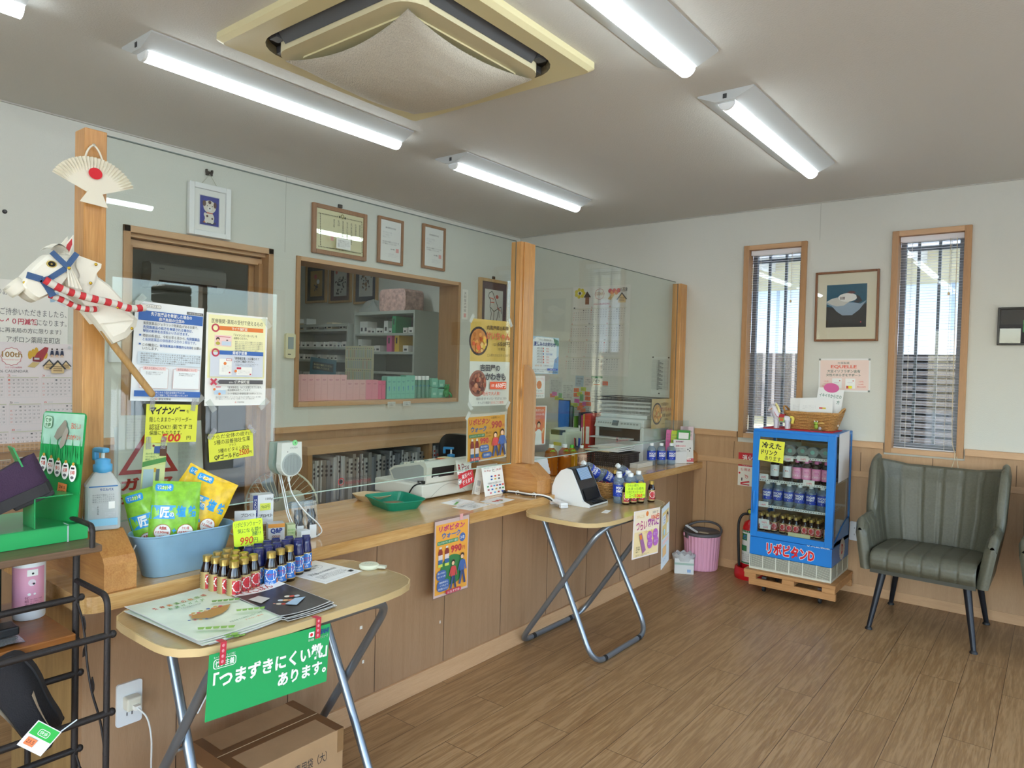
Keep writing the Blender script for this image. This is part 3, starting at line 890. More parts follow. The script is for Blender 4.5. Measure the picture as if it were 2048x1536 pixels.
# ------------------------------------------------------------------ on the counter: till
IV = P('#d9d9d0', 0.45); IV2 = P('#c3c7c8', 0.45); BK = P('#1b1c20', 0.35)
t = thing('cash_register', 'ivory cash register with a sloped keyboard and dark display on the counter', 'cash register', (-2.41, 2.585, WT))
b = B(); b.box(-0.345, 0, -0.19, 0.185, 0.008, 0.078, IV); obj('drawer', b, t, bevel=0.008)
b = B()
q = [(0.0008, 0.0)]
arc = [(0.0012, -0.13 + 0.26 * i / 16, 0.012 + 0.055 * sin(pi * i / 16)) for i in range(17)]
b.tube([(p[0], p[1], p[2]) for p in arc], 0.0014, P('#b9b9b0', 0.5), n=5); obj('drawer_line', b, t)
b = B()
prof = [(-0.235, 0.079), (-0.265, 0.125), (-0.228, 0.148), (-0.04, 0.186), (-0.012, 0.186), (0.006, 0.160), (0.0, 0.079)]
b.prism(prof, -0.165, 0.16, IV, axis='Y'); obj('body', b, t, bevel=0.007)
b = B(); b.prism([(-0.226, 0.083), (-0.25, 0.122), (-0.22, 0.138), (-0.045, 0.172), (-0.018, 0.160), (-0.012, 0.083)], -0.1662, -0.164, P('#a5a8a9', 0.5), axis='Y'); obj('side_cover', b, t)
b = B(); b.add([(0.0065, -0.13, 0.158), (0.0065, 0.03, 0.158), (0.0028, 0.03, 0.108), (0.0028, -0.13, 0.108)], [(0, 1, 2, 3)], BK)
b.add([(0.0072, -0.125, 0.114), (0.0072, -0.085, 0.114), (0.0068, -0.085, 0.109), (0.0068, -0.125, 0.109)], [(0, 1, 2, 3)], P('#cfd2d4', 0.4))
obj('display', b, t)
b = B()
for i in range(7):
 for j in range(5):
  x = -0.21 + 0.025 * j; z = 0.152 + (x + 0.228) * 0.2
  b.box(x, x + 0.018, -0.14 + 0.03 * i, -0.118 + 0.03 * i, z - 0.004, z + 0.006, P('#e4e2d6', 0.5) if (i + j) % 3 else P('#9aa6a2', 0.5))
obj('keyboard', b, t)
b = B(); b.prism(rrect(0.10, 0.06, 0.01, 3, -0.08, 0.07), 0.178, 0.182, P('#d8d6a8', 0.6)); b.box(-0.09, -0.05, -0.01, 0.03, 0.182, 0.184, P('#e6703a', 0.6)); obj('receipt_slip', b, t)
b = B(); b.box(-0.055, -0.012, -0.168, -0.166, 0.082, 0.092, P('#2d2f33', 0.6)); b.box(-0.04, -0.015, -0.169, -0.168, 0.083, 0.088, WHITE); obj('rating_plate', b, t)
b = B(); b.tube(spline([(-0.012, -0.172, 0.088), (-0.05, -0.195, 0.07), (-0.075, -0.205, 0.03), (-0.08, -0.215, 0.004)], 6), 0.0035, BK); b.box(-0.022, -0.004, -0.176, -0.166, 0.082, 0.096, BK); obj('power_cord', b, t)
RED = P('#d3313c', 0.6); PK = P('#e9a9a6', 0.6)
s = Sh(0.108, 0.075, None); s.tx('R', 0.12, 0.3, 0.28, 0.8, P('#c8262f'), 0.03); s.line(0.1, 0.9, 0.3, 0.9, P('#c8262f'), 0.003); s.tx('Pay', 0.36, 0.3, 0.85, 0.98, P('#8a2a3a'))
hang('pay_card', s, (-2.345, 2.62, WT + 0.155), R90, 'white card reading R Pay leaning on the cash register', 'card', 2, pitch=-0.2)
s = Sh(0.11, 0.072, RED); s.tx('楽天ペイ', 0.22, 0.12, 0.9, 0.45, WHITE, 0.02); s.tx('使えます', 0.22, 0.55, 0.9, 0.88, WHITE, 0.02)
s.circ(0.05, 0.5, 0.14, WHITE, 18, star=0.12); s.circ(0.05, 0.5, 0.11, P('#33333a'), 18, ring=0.15); s.circ(0.02, 0.4, 0.02, INK); s.circ(0.09, 0.4, 0.02, INK)
hang('pay_sign', s, (-2.335, 2.63, WT + 0.095), R90, 'red tilted pay sign on the front of the cash register', 'sign', 12)
s = Sh(0.045, 0.12, None); s.tx('R Pay', 0.15, 0.1, 0.85, 0.22, P('#b04a58')); s.rect(0.2, 0.4, 0.8, 0.62, P('#c9c9cc')); s.lines(0.15, 0.7, 0.85, 0.9, 3, P('#88888c'))
hang('leaflet', s, (-2.34, 2.733, WT + 0.06), R90, 'narrow white leaflet leaning between the cash register and the tent card', 'leaflet', -17, pitch=-0.06)
t = thing('tent_card', 'white folded tent card of payment marks on the counter', 'card', (-2.315, 2.785, WT), R90)
s = Sh(0.165, 0.152, None); s.b.T = Matrix.Translation((0, 0, 0)) 
s.lines(0.1, 0.05, 0.9, 0.10, 1, P('#6a6a70')); s.tx('R Pay', 0.12, 0.14, 0.42, 0.21, P('#c23a4a')); s.tx('と', 0.5, 0.12, 0.62, 0.22); s.tx('決済', 0.66, 0.13, 0.92, 0.20, RED)
cols = ['#2f4fa0', '#d8402f', '#a04a4a', '#2f6fb8', '#c4a03a', '#4a4a52', '#3f9a58', '#d0607a', '#5aa9d8', '#b05050']
k = 0
for v, us in ((0.37, (0.42, 0.6, 0.78)), (0.47, (0.4, 0.58, 0.76)), (0.69, (0.18, 0.34, 0.48, 0.62, 0.76, 0.9)), (0.80, (0.18, 0.36, 0.55, 0.73, 0.88)), (0.91, (0.26, 0.46, 0.64, 0.82))):
 for u in us:
  s.rr(u - 0.045, v - 0.025, u + 0.045, v + 0.025, P(cols[k % 10]), 0.3); k += 1
s.tx('で利用できる電子マネー', 0.16, 0.56, 0.86, 0.63)
o = obj('front_sheet', s.b, t, loc=(0, -0.03, 0.076)); o.rotation_euler = (-0.2, 0, 0)
s = Sh(0.165, 0.152, None); o = obj('rear_sheet', s.b, t, loc=(0, 0.03, 0.076)); o.rotation_euler = (0.2, 0, 0)
t = thing('coin_tray', 'green plastic coin tray on the counter in front of the cash register', 'tray', (-2.415, 2.225, WT), radians(-14))
TG = P('#0f8468', 0.3)
b = B()
lo = rrect(0.20, 0.15, 0.03, 5); hi = rrect(0.255, 0.205, 0.045, 5)
def loft(b, rings, m, smooth=False):
 for (pa, za), (pb, zb) in zip(rings, rings[1:]): ring(b, pa, pb, za, zb, m, smooth)
loft(b, [(lo, 0.0), (hi, 0.042), ([(p[0] * 1.03, p[1] * 1.03) for p in hi], 0.044), ([(p[0] * 1.03, p[1] * 1.03) for p in hi], 0.041), ([(p[0] * .985, p[1] * .985) for p in hi], 0.039), ([(p[0] * .97, p[1] * .97) for p in lo], 0.006)], TG)
b.add([(p[0], p[1], 0.0) for p in lo], [tuple(range(len(lo)))], TG); b.add([(p[0] * .97, p[1] * .97, 0.006) for p in lo], [tuple(range(len(lo)))], TG)
obj('tray_body', b, t)
b = B(); b.prism(rrect(0.17, 0.12, 0.05, 5), 0.0062, 0.009, P('#8e7a5c', 0.9, bump=0.6, scale=400)); obj('coin_mat', b, t)
t = thing('fan_shaped_dish', 'beige ceramic dish with a wavy rim behind the green coin tray', 'dish', (-2.60, 2.245, WT), radians(20))
b = B()
BE = P('#cdb58c', 0.5, var=0.08, scale=30)
ro = [(0.095 * (1 + 0.05 * sin(6 * a)) * cos(a), 0.07 * (1 + 0.06 * sin(6 * a)) * sin(a)) for a in [2 * pi * i / 40 for i in range(40)]]
loft(b, [([(p[0] * .7, p[1] * .7) for p in ro], 0), (ro, 0.03), ([(p[0] * .96, p[1] * .96) for p in ro], 0.031), ([(p[0] * .7, p[1] * .7) for p in ro], 0.007)], BE, True)
b.add([(p[0] * .7, p[1] * .7, 0.007) for p in ro], [tuple(range(40))], BE)
obj('dish_body', b, t)
b = B(); b.lathe([(0.022, 0), (0.022, 0.001)], P('#7f8488', 0.6), c=(0.03, 0.02, 0.0085)); b.box(-0.05, -0.02, -0.02, 0.01, 0.0085, 0.0095, P('#b5453a', 0.6)); obj('painted_mark', b, t)
LAY = Matrix.Rotation(-pi / 2, 4, 'X')
def flat(name, w, h, loc, rz, label, cat, draw, group=None, t=0.0008, m=None):
 s = Sh(w, h, m, t); draw(s)
 o = obj(name, s.b, loc=(loc[0], loc[1], loc[2] + t + 0.0003)); o.rotation_euler = (-pi / 2, 0, rz)
 return tag(o, label, cat, group)
GRN = P('#6fae55', 0.6); REDM = P('#cf5a4a', 0.6)
def d1(s):
 for i in range(5): s.circ(0.12 + 0.09 * i, 0.75 - 0.06 * i, 0.055, GRN, 8)
 s.lines(0.45, 0.15, 0.92, 0.6, 3, P('#7a7a7a'))
flat('greeting_card', 0.145, 0.10, (-2.275, 2.505, WT), R90 + 0.1, 'white card with green leaves lying by the cash register', 'card', d1)
def d2(s): s.lines(0.1, 0.12, 0.9, 0.35, 2); s.lines(0.3, 0.45, 0.7, 0.9, 3)
flat('notice_card', 0.17, 0.10, (-2.165, 2.48, WT), R90 + 0.12, 'white handwritten card lying at the counter edge', 'card', d2)
def d3(s):
 for i in range(4): s.circ(0.3 + 0.12 * i, 0.5 + 0.05 * (i % 2), 0.07, REDM, 8)
 s.circ(0.55, 0.7, 0.05, GRN, 6)
flat('flower_card', 0.16, 0.10, (-2.165, 2.672, WT), R90 + 0.1, 'white card with red flowers lying before the tent card', 'card', d3)
t = thing('bundled_cable', 'black and white cable tied along the middle post block', 'cable', (-2.27, 2.865, WT + 0.0004))
b = B(); b.tube(spline([(0.0, 0.0, 0.006), (0.06, 0.02, 0.006), (0.12, 0.012, 0.006), (0.165, 0.03, 0.007), (0.205, 0.055, 0.004), (0.23, 0.08, -0.012), (0.243, 0.095, -0.024)], 6), 0.0045, BK); obj('black_cord', b, t)
b = B(); b.tube(spline([(0.02, -0.004, 0.014), (0.08, 0.012, 0.013), (0.15, 0.012, 0.013), (0.195, 0.04, 0.012), (0.232, 0.072, 0.0), (0.246, 0.09, -0.018)], 6), 0.004, P('#e4e4e2', 0.4)); obj('white_cord', b, t)
for q in ((0.07, 0.016), (0.165, 0.03)):
 b = B(); b.tube([(q[0] + 0.012 * cos(a), q[1], 0.008 + 0.011 * sin(a)) for a in [2 * pi * i / 10 for i in range(10)]], 0.0018, P('#ededea', 0.4), n=5, closed=True); obj('cable_tie', b, t)
b = B(); b.lathe([(0.022, 0), (0.026, 0.008), (0.02, 0.016)], BK, 14, c=(-0.02, -0.008, 0.0)); obj('plug', b, t)
PB = P('#2f8fd0', 0.35)
def pump(parent, r, h, mcap, mbody, square=False):
 b = B(); b.lathe([(0.016, h), (0.016, h + 0.012), (0.021, h + 0.014), (0.021, h + 0.032), (0.008, h + 0.036)], mcap, 16); obj('cap', b, parent)
 b = B(); b.tube([(0, 0, h + 0.03), (0, 0, h + 0.062)], 0.005, P('#eef0f0', 0.4)); b.box(-0.014, 0.045, -0.009, 0.009, h + 0.06, h + 0.072, mcap); b.box(0.035, 0.047, -0.007, 0.007, h + 0.035, h + 0.064, mcap); obj('nozzle', b, parent, bevel=0.003)
t = thing('pump_bottle', 'blue topped pump bottle behind the cash register', 'bottle', (-2.652, 2.855, WT), radians(200))
b = B(); b.lathe([(0.035, 0), (0.038, 0.01), (0.038, 0.10), (0.02, 0.13), (0.016, 0.135)], P('#cfe0ea', 0.3), 20); obj('bottle_body', b, t); pump(t, 0.03, 0.135, PB, None)
t = thing('electric_fan', 'ivory electric fan behind the counter by the speaker', 'fan', (-2.98, 2.03, 0), radians(35))
FI = P('#d9d6bd', 0.4)
b = B(); b.lathe([(0.17, 0), (0.16, 0.03), (0.03, 0.05)], FI, 24); obj('base', b, t)
b = B(); b.tube([(0, 0, 0.04), (0, 0, 0.60)], 0.015, FI); obj('pole', b, t)
b = B(); b.T = Matrix.Translation((0, 0, 0.70)) @ Matrix.Rotation(pi / 2, 4, 'X'); b.lathe([(0.05, -0.12), (0.062, -0.02), (0.06, 0.02)], FI, 20); obj('motor', b, t)
b = B(); b.T = Matrix.Translation((0, -0.05, 0.70))
for i in range(36):
 a = 2 * pi * i / 36
 b.tube([(0.03 * cos(a), -0.045, 0.03 * sin(a)), (0.12 * cos(a), -0.05, 0.12 * sin(a)), (0.175 * cos(a), -0.01, 0.175 * sin(a)), (0.15 * cos(a), 0.05, 0.15 * sin(a))], 0.0014, P('#cfcdb8', 0.3), n=4)
obj('guard_wire', b, t)
b = B(); b.T = Matrix.Translation((0, -0.05, 0.70))
b.grid(lambda u, v: (0.178 * cos(2 * pi * u), -0.022 + 0.022 * v, 0.178 * sin(2 * pi * u)), 40, 1, FI, wrapu=True, thick=(0, 0, 0.001)); obj('guard_rim', b, t)
for k in range(3):
 b = B(); b.T = Matrix.Translation((0, -0.05, 0.70)) @ Matrix.Rotation(2 * pi * k / 3, 4, 'Y')
 b.grid(lambda u, v: (0.03 + 0.12 * u, -0.02 + 0.03 * (v - 0.5), 0.06 * (v - 0.5) * (0.7 + 0.6 * u)), 6, 4, P('#9fb0b8', 0.3)); obj('blade', b, t)
t = thing('office_chair', 'black office chair behind the counter near the pump bottle', 'chair', (-3.15, 3.52, 0))
b = B(); b.grid(lambda u, v: (0.22 * (u - .5) * 2, -0.03 + 0.05 * ((u - .5) * 2) ** 2, 0.0), 1, 1, BK) if False else b.prism(rrect(0.42, 0.40, 0.1, 5, 0, 0.74), -0.03, 0.03, BK, axis='Y'); obj('backrest', b, t, bevel=0.015)
b = B(); b.prism(rrect(0.44, 0.42, 0.08, 5, 0, -0.24), 0.42, 0.48, BK); obj('seat', b, t, bevel=0.015)
b = B(); b.tube([(0, -0.24, 0.08), (0, -0.24, 0.42)], 0.03, BK); b.tube([(0, -0.1, 0.43), (0, 0.04, 0.44), (0, 0.05, 0.6)], 0.02, BK); obj('stem', b, t)
for k in range(5):
 a = 2 * pi * k / 5
 b = B(); b.tube([(0, -0.24, 0.09), (0.26 * cos(a), -0.24 + 0.26 * sin(a), 0.06)], 0.018, BK); b.ball((0.26 * cos(a), -0.24 + 0.26 * sin(a), 0.03), 0.03, BK, 8); obj('leg', b, t)
# ------------------------------------------------------------------ prints on the walls and the glass
BLUE = P('#3f6cb8', 0.6); NAVY = P('#2b3f86', 0.6); ORG = P('#e5813f', 0.6); YEL = P('#f0ea3a', 0.6); YEL2 = P('#f4f1c0', 0.6)
LBL = P('#dfe9f3', 0.6); GRY = P('#6b6b70', 0.6); LGR = P('#c9c9cc', 0.6); PNK = P('#f3d3d3', 0.6); MAG = P('#c06aa8', 0.6)
SKIN = P('#eec39e', 0.6); HAIR = P('#4a3630', 0.6); CRIM = P('#c2425a', 0.6); DGRN = P('#4f7f55', 0.6); MAR = P('#7a2a35', 0.6)
GX = -2.2705
def frame(name, w, h, loc, rz, label, cat, fm, fw_, d, draw, mat_m=None, matw=0.0, roll=0.0, hook=True, glass=True, inner=None):
 """picture frame; local x right, z up, faces -y, loc = centre on the wall"""
 t = thing(name, label, cat, loc, rz)
 t.rotation_euler = (Matrix.Rotation(rz, 3, 'Z') @ Matrix.Rotation(radians(-roll), 3, 'Y')).to_euler()
 b = B(); a, c = w / 2, h / 2
 for x0, x1, z0, z1 in ((-a, -a + fw_, -c, c), (a - fw_, a, -c, c), (-a + fw_, a - fw_, c - fw_, c), (-a + fw_, a - fw_, -c, -c + fw_)):
  b.box(x0, x1, -d, 0, z0, z1, fm)
 obj('frame', b, t, bevel=min(0.003, fw_ * 0.2))
 s = Sh(w - 2 * fw_, h - 2 * fw_, mat_m or WHITE, t=0.002); s.b.T = Matrix.Translation((0, -d * 0.5, 0)); s.b.v = [(v[0], v[1] - d * 0.5, v[2]) for v in s.b.v]
 draw(s); obj('picture', s.b, t)
 if glass:
  b = B(); b.box(-a + fw_, a - fw_, -d * 0.8, -d * 0.8 + 0.0015, -c + fw_, c - fw_, clear('picture_glass', '#ffffff', ior=1.5, rough=0.0)); obj('glass_pane', b, t)
 if hook:
  b = B(); b.box(-0.016, 0.016, -0.012, 0, c + 0.005, c + 0.028, P('#3c3632', 0.4, 0.6)); obj('hook', b, t, bevel=0.003)
 return t
WF = P('#e8e9ea', 0.35)
def d_dog(s):
 s.rect(0.17, 0.13, 0.83, 0.87, P('#d7d9dc')); s.rect(0.2, 0.15, 0.8, 0.85, P('#2c3a9a', 0.7, var=0.2, scale=60))
 FU = P('#e9e3d8'); BR = P('#5a3a32')
 s.circ(0.5, 0.78, 0.22, P('#1f2a58'), rv=0.04)
 s.circ(0.5, 0.66, 0.15, FU, rv=0.13); s.circ(0.4, 0.74, 0.06, FU, rv=0.06); s.circ(0.58, 0.74, 0.06, FU, rv=0.06)
 s.circ(0.36, 0.60, 0.04, FU, rv=0.05); s.circ(0.5, 0.40, 0.20, FU, rv=0.155); s.circ(0.33, 0.33, 0.055, BR, rv=0.07); s.circ(0.67, 0.34, 0.05, BR, rv=0.075)
 s.circ(0.5, 0.29, 0.05, BR, rv=0.04); s.circ(0.5, 0.45, 0.07, WHITE, rv=0.05); s.circ(0.5, 0.44, 0.025, INK, rv=0.016)
 s.circ(0.42, 0.38, 0.015, INK); s.circ(0.58, 0.38, 0.015, INK); s.rr(0.4, 0.54, 0.6, 0.565, REDM); s.circ(0.42, 0.63, 0.035, BR); s.circ(0.58, 0.68, 0.03, BR)
 s.circ(0.33, 0.78, 0.03, ORG, 5)
t = frame('framed_picture', 0.245, 0.29, (XB + 0.004, 2.057, 2.235), R90, 'white framed puppy picture on blue hung by a string above the door', 'picture', WF, 0.03, 0.03, d_dog, hook=False)
b = B(); b.tube([(-0.05, -0.01, 0.14), (0, -0.012, 0.205), (0.05, -0.01, 0.14)], 0.0018, P('#b9b9a8', 0.7)); obj('string', b, t)
b = B(); b.box(-0.018, 0.018, -0.012, 0, 0.20, 0.222, P('#3c3632', 0.4, 0.6)); b.box(-0.02, -0.012, -0.014, 0, 0.215, 0.232, P('#3c3632', 0.4, 0.6)); b.box(0.012, 0.02, -0.014, 0, 0.215, 0.232, P('#3c3632', 0.4, 0.6)); obj('hook', b, t)
CF = wood('cert_frame', '#8f6546', '#a67a57', 'Z', 3, 0.4)
def d_c1(s):
 s.rect(0, 0, 1, 1, P('#e8e2b8'))
 DEC = P('#5a5a40')
 for i in range(30):
  u = 0.06 + 0.03 * i
  if not 0.43 < u < 0.57: s.circ(u, 0.12, 0.010, DEC, 6)
  s.circ(u, 0.93, 0.010, DEC, 6)
 for i in range(20):
  v = 0.14 + 0.04 * i; s.circ(0.06, v, 0.010, DEC, 6); s.circ(0.94, v, 0.010, DEC, 6)
 s.circ(0.5, 0.10, 0.035, P('#8a7f3c'), 12, ring=0.4); s.circ(0.44, 0.13, 0.02, DEC, 7); s.circ(0.56, 0.13, 0.02, DEC, 7)
 for i, tt in enumerate(('薬剤師免許証', '氏名本籍登録', '右の者は薬剤師の資格を', '有することを証する', '厚生省登録済の旨', '年月日', '厚生大臣')):
  s.vt(tt, 0.86 - 0.095 * i, 0.22, 0.895 - 0.095 * i, 0.22 + 0.05 * len(tt), INK)
 s.rect(0.24, 0.66, 0.30, 0.76, PK); s.rect(0.36, 0.66, 0.66, 0.92, WHITE); s.lines(0.39, 0.70, 0.64, 0.88, 5, GRY)
frame('framed_certificate', 0.443, 0.32, (XB + 0.004, 2.967, 2.265), R90, 'wide framed cream certificate with ornamental border, largest of the three certificates', 'certificate', CF, 0.028, 0.022, d_c1)
def d_c2(s):
 s.tx('薬局開設許可証', 0.25, 0.16, 0.75, 0.20); s.lines(0.12, 0.27, 0.55, 0.44, 3, LGR); s.lines(0.12, 0.5, 0.9, 0.6, 2, GRY); s.tx('知事', 0.5, 0.68, 0.7, 0.71); s.rect(0.76, 0.66, 0.9, 0.76, PK); s.lines(0.4, 0.8, 0.85, 0.9, 3, LGR)
frame('framed_certificate', 0.237, 0.327, (XB + 0.004, 3.412, 2.279), R90, 'upright framed white licence, middle of the three certificates', 'certificate', CF, 0.02, 0.02, d_c2, hook=False)
frame('framed_certificate', 0.244, 0.332, (XB + 0.004, 3.85, 2.298), R90, 'upright framed white licence nearest the end wall', 'certificate', CF, 0.02, 0.02, d_c2, hook=False)
LF = wood('light_frame', '#b08a58', '#c9a572', 'Z', 3, 0.4)
def d_horse(s):
 s.rect(0, 0, 1, 1, P('#4b2530')); s.rect(0.14, 0.13, 0.86, 0.95, P('#d9d8d2'))
 s.circ(0.62, 0.25, 0.06, P('#c85040'), 14, rv=0.035)
 for q in ([(0.3, 0.2), (0.42, 0.16), (0.5, 0.24), (0.62, 0.38), (0.7, 0.5), (0.72, 0.62)], [(0.3, 0.2), (0.28, 0.26), (0.36, 0.32), (0.34, 0.44), (0.4, 0.56), (0.36, 0.7)], [(0.36, 0.45), (0.5, 0.52), (0.66, 0.46), (0.78, 0.42), (0.8, 0.55)], [(0.5, 0.52), (0.48, 0.7)], [(0.66, 0.52), (0.6, 0.72)]):
  for a, c in zip(q, q[1:]): s.line(*a, *c, INK, 0.006)
 for q in ([(0.32, 0.28), (0.48, 0.3)], [(0.34, 0.36), (0.5, 0.36)], [(0.62, 0.44), (0.76, 0.5)]): s.line(*q[0], *q[1], REDM, 0.008)
 for i in range(5): s.line(0.34 + 0.1 * i, 0.72, 0.44 + 0.1 * i, 0.80, GRN, 0.014)
 s.vt('午年', 0.18, 0.7, 0.24, 0.8)
frame('framed_picture', 0.385, 0.52, (XB + 0.004, 4.578, 1.878), R90, 'framed ink horse painting with dark red mount beside the middle post', 'picture', LF, 0.026, 0.03, d_horse)
s = Sh(0.068, 0.242, P('#e9e6df')); s.vt('天照皇大神宮', 0.28, 0.08, 0.72, 0.76, P('#8d8580')); s.rect(0.3, 0.8, 0.7, 0.93, PK)
hang('paper_charm', s, (XB + 0.001, 4.235, 1.90), R90, 'narrow white paper charm with vertical characters on the back wall', 'paper charm')
t = thing('wall_thermostat', 'cream thermostat with a grey screen beside the inner window', 'thermostat', (XB, 2.60, 1.50), R90)
b = B(); b.prism(rrect(0.07, 0.155, 0.012, 4), -0.02, 0, P('#d8d2ae', 0.5), axis='Y'); obj('case', b, t, bevel=0.003)
b = B(); b.box(-0.02, 0.02, -0.0215, -0.02, -0.02, 0.055, P('#8f9a9a', 0.3)); b.box(-0.02, 0.0, -0.0225, -0.02, -0.055, -0.05, INK); obj('screen', b, t)
t = thing('remote_control', 'white air conditioner remote in its holder left of the door', 'remote control', (XB, 1.567, 1.46), R90)
b = B(); b.prism(rrect(0.05, 0.15, 0.01, 4), -0.018, -0.004, P('#e3e5e5', 0.4), axis='Y'); obj('remote_body', b, t, bevel=0.002)
b = B(); b.box(-0.018, 0.018, -0.0195, -0.018, 0.02, 0.06, P('#a8b2ae', 0.3))
for i in range(6): b.box(-0.016 + 0.018 * (i % 2), -0.004 + 0.018 * (i % 2), -0.0195, -0.018, 0.0 - 0.02 * (i // 2), 0.01 - 0.02 * (i // 2), P('#b9c4c8', 0.4))
obj('buttons', b, t)
b = B(); b.box(-0.028, 0.028, -0.02, 0, -0.085, -0.03, P('#d5d7d7', 0.4)); obj('holder', b, t, bevel=0.002)
def cal(s, cols, rows, heads, u0=0.03, v0=0.2, months=None, small=True):
 dw = (1 - 2 * u0) / cols; dh = (0.97 - v0) / rows
 k = 0
 for r in range(rows):
  for c in range(cols):
   a = u0 + dw * c; e = v0 + dh * r
   s.tx(str(months[k]), a + dw * 0.03, e, a + dw * 0.12, e + dh * 0.07, REDM if k % 4 else INK); s.rect(a + dw * 0.16, e + dh * 0.03, a + dw * 0.3, e + dh * 0.06, LGR)
   s.rect(a + dw * 0.02, e + dh * 0.09, a + dw * 0.96, e + dh * 0.125, P('#c9c6b4'))
   for q in range(6): s.line(a + dw * 0.02, e + dh * (0.16 + 0.14 * q), a + dw * 0.96, e + dh * (0.16 + 0.14 * q), LGR, 0.0007)
   for q in range(8): s.line(a + dw * (0.02 + 0.134 * q), e + dh * 0.12, a + dw * (0.02 + 0.134 * q), e + dh * 0.86, LGR, 0.0005)
   dd = 1; st = (k * 3 + 4) % 7
   for q in range(5):
    for w in range(7):
     if (q == 0 and w < st) or dd > 31: continue
     x = a + dw * (0.04 + 0.134 * w); y = e + dh * (0.175 + 0.14 * q)
     s.tx(str(dd), x, y, x + dw * 0.06, y + dh * 0.055, REDM if w == 0 else GRY); dd += 1
   k += 1
def hut(s, u, v, k, asp):
 s.poly([(u - k, v), (u, v - k * asp * 1.2), (u + k, v)], P('#3f3f45')); s.poly([(u - k * .75, v), (u, v - k * asp * 0.9), (u + k * .75, v), (u + k * .7, v + k * .5 * asp), (u - k * .7, v + k * .5 * asp)], P('#d9bd8f'))
 for i in range(3): s.line(u - k * .5, v - k * asp * (0.1 - 0.25 * i + 0.2), u + k * .5, v - k * asp * (0.1 - 0.25 * i + 0.2), P('#7a5a3c'), 0.003)
s = Sh(0.42, 0.66, P('#e6dcdf')); asp = 0.42 / 0.66
s.circ(0.40, 0.10, 0.105, P('#c98a90'), 24, star=0.1); s.circ(0.40, 0.10, 0.095, P('#efe9e6'), 24, star=0.08); s.tx('100th', 0.31, 0.065, 0.50, 0.105, P('#a0793f'), 0.02); s.tx('Anniversary', 0.32, 0.115, 0.49, 0.13, PK)
s.tx('うけつぎ100周年', 0.34, 0.17, 0.50, 0.182, CRIM); s.tx('2026 CALENDAR', 0.24, 0.193, 0.56, 0.212, GRY)
for i in range(6): s.circ(0.575 + 0.03 * i, 0.085 - 0.012 * (i % 3) + 0.02 * (i > 3), 0.022, P('#d3a63a'), 8, rv=0.032)
s.poly([(0.60, 0.125), (0.64, 0.07), (0.72, 0.025), (0.755, 0.03), (0.745, 0.06), (0.69, 0.13)], P('#a33a42')); s.poly([(0.60, 0.10), (0.68, 0.105), (0.68, 0.135), (0.60, 0.13)], P('#7e2a33')); s.rect(0.615, 0.105, 0.665, 0.118, LGR)
s.poly([(0.55, 0.17), (0.60, 0.135), (0.67, 0.14), (0.62, 0.175)], P('#cbb27a'))
for i in range(3):
 u = 0.79 + 0.05 * i; s.circ(u, 0.04, 0.01, HAIR); s.poly([(u - 0.012, 0.05), (u + 0.012, 0.05), (u + 0.02, 0.085), (u - 0.02, 0.085)], P('#2d3450')); s.line(u - 0.005, 0.08, u - 0.012, 0.1, SKIN, 0.003); s.line(u + 0.005, 0.08, u + 0.01, 0.1, SKIN, 0.003)
hut(s, 0.76, 0.165, 0.07, asp); hut(s, 0.93, 0.165, 0.06, asp); hut(s, 0.845, 0.185, 0.09, asp)
s.circ(0.96, 0.025, 0.018, LGR, 10)
cal(s, 3, 4, None, 0.02, 0.225, [1, 2, 3, 4, 5, 6, 7, 8, 9, 10, 11, 12])
hang('wall_calendar', s, (XB + 0.0045, 1.165, 1.128), R90, 'large 100th anniversary calendar behind the purple shoe', 'calendar')
s = Sh(0.42, 0.30, P('#e9e7e2')); s.tx('お薬手帳のお知らせ', 0.05, 0.13, 0.60, 0.24, GRY)
s.poly([(0.80, 0.14), (0.90, 0.13), (0.92, 0.27), (0.82, 0.30)], P('#9bbbd6')); s.poly([(0.86, 0.28), (0.93, 0.20), (1.0, 0.24), (0.97, 0.36)], P('#d9dde2'))
s.tx('お薬手帳をご持参いただきましたら、', 0.05, 0.43, 0.985, 0.54, GRY); s.tx('２０～４０円減額', 0.20, 0.58, 0.69, 0.68, CRIM, 0.02); s.tx('になります。', 0.69, 0.585, 0.985, 0.68, GRY)
s.tx('（３か月以内に再来局の方に限ります）', 0.05, 0.73, 0.93, 0.81, GRY); s.tx('アポロン薬局五町店', 0.40, 0.86, 0.92, 0.96, GRY)
hang('wall_notice', s, (XB + 0.003, 1.145, 1.595), R90, 'white notice about medicine notebooks above the anniversary calendar', 'notice')
b = B(); b.lathe([(0.010, 0), (0.009, 0.006), (0.004, 0.008)], P('#4a4a4c', 0.4, 0.5), 12); o = obj('wall_screw', b, loc=(XB, 1.093, 2.052), rot=(0, R90, 0)); tag(o, 'small grey screw head in the back wall at the left edge', 'screw')
s = Sh(0.221, 0.312, P('#edf2f7'))
s.rr(0.06, 0.025, 0.36, 0.06, P('#4a4a58')); s.rr(0.065, 0.028, 0.355, 0.057, WHITE); s.tx('患者のみなさまへ', 0.08, 0.032, 0.34, 0.053)
s.rect(0.74, 0.055, 0.99, 0.085, GRY); s.tx('令和８年６月から', 0.76, 0.06, 0.97, 0.08, WHITE)
s.rect(0.05, 0.09, 0.99, 0.19, BLUE); s.tx('先発医薬品を希望した場合の', 0.22, 0.098, 0.82, 0.138, WHITE, 0.02); s.tx('自己負担の仕組み', 0.34, 0.146, 0.71, 0.183, WHITE, 0.02)
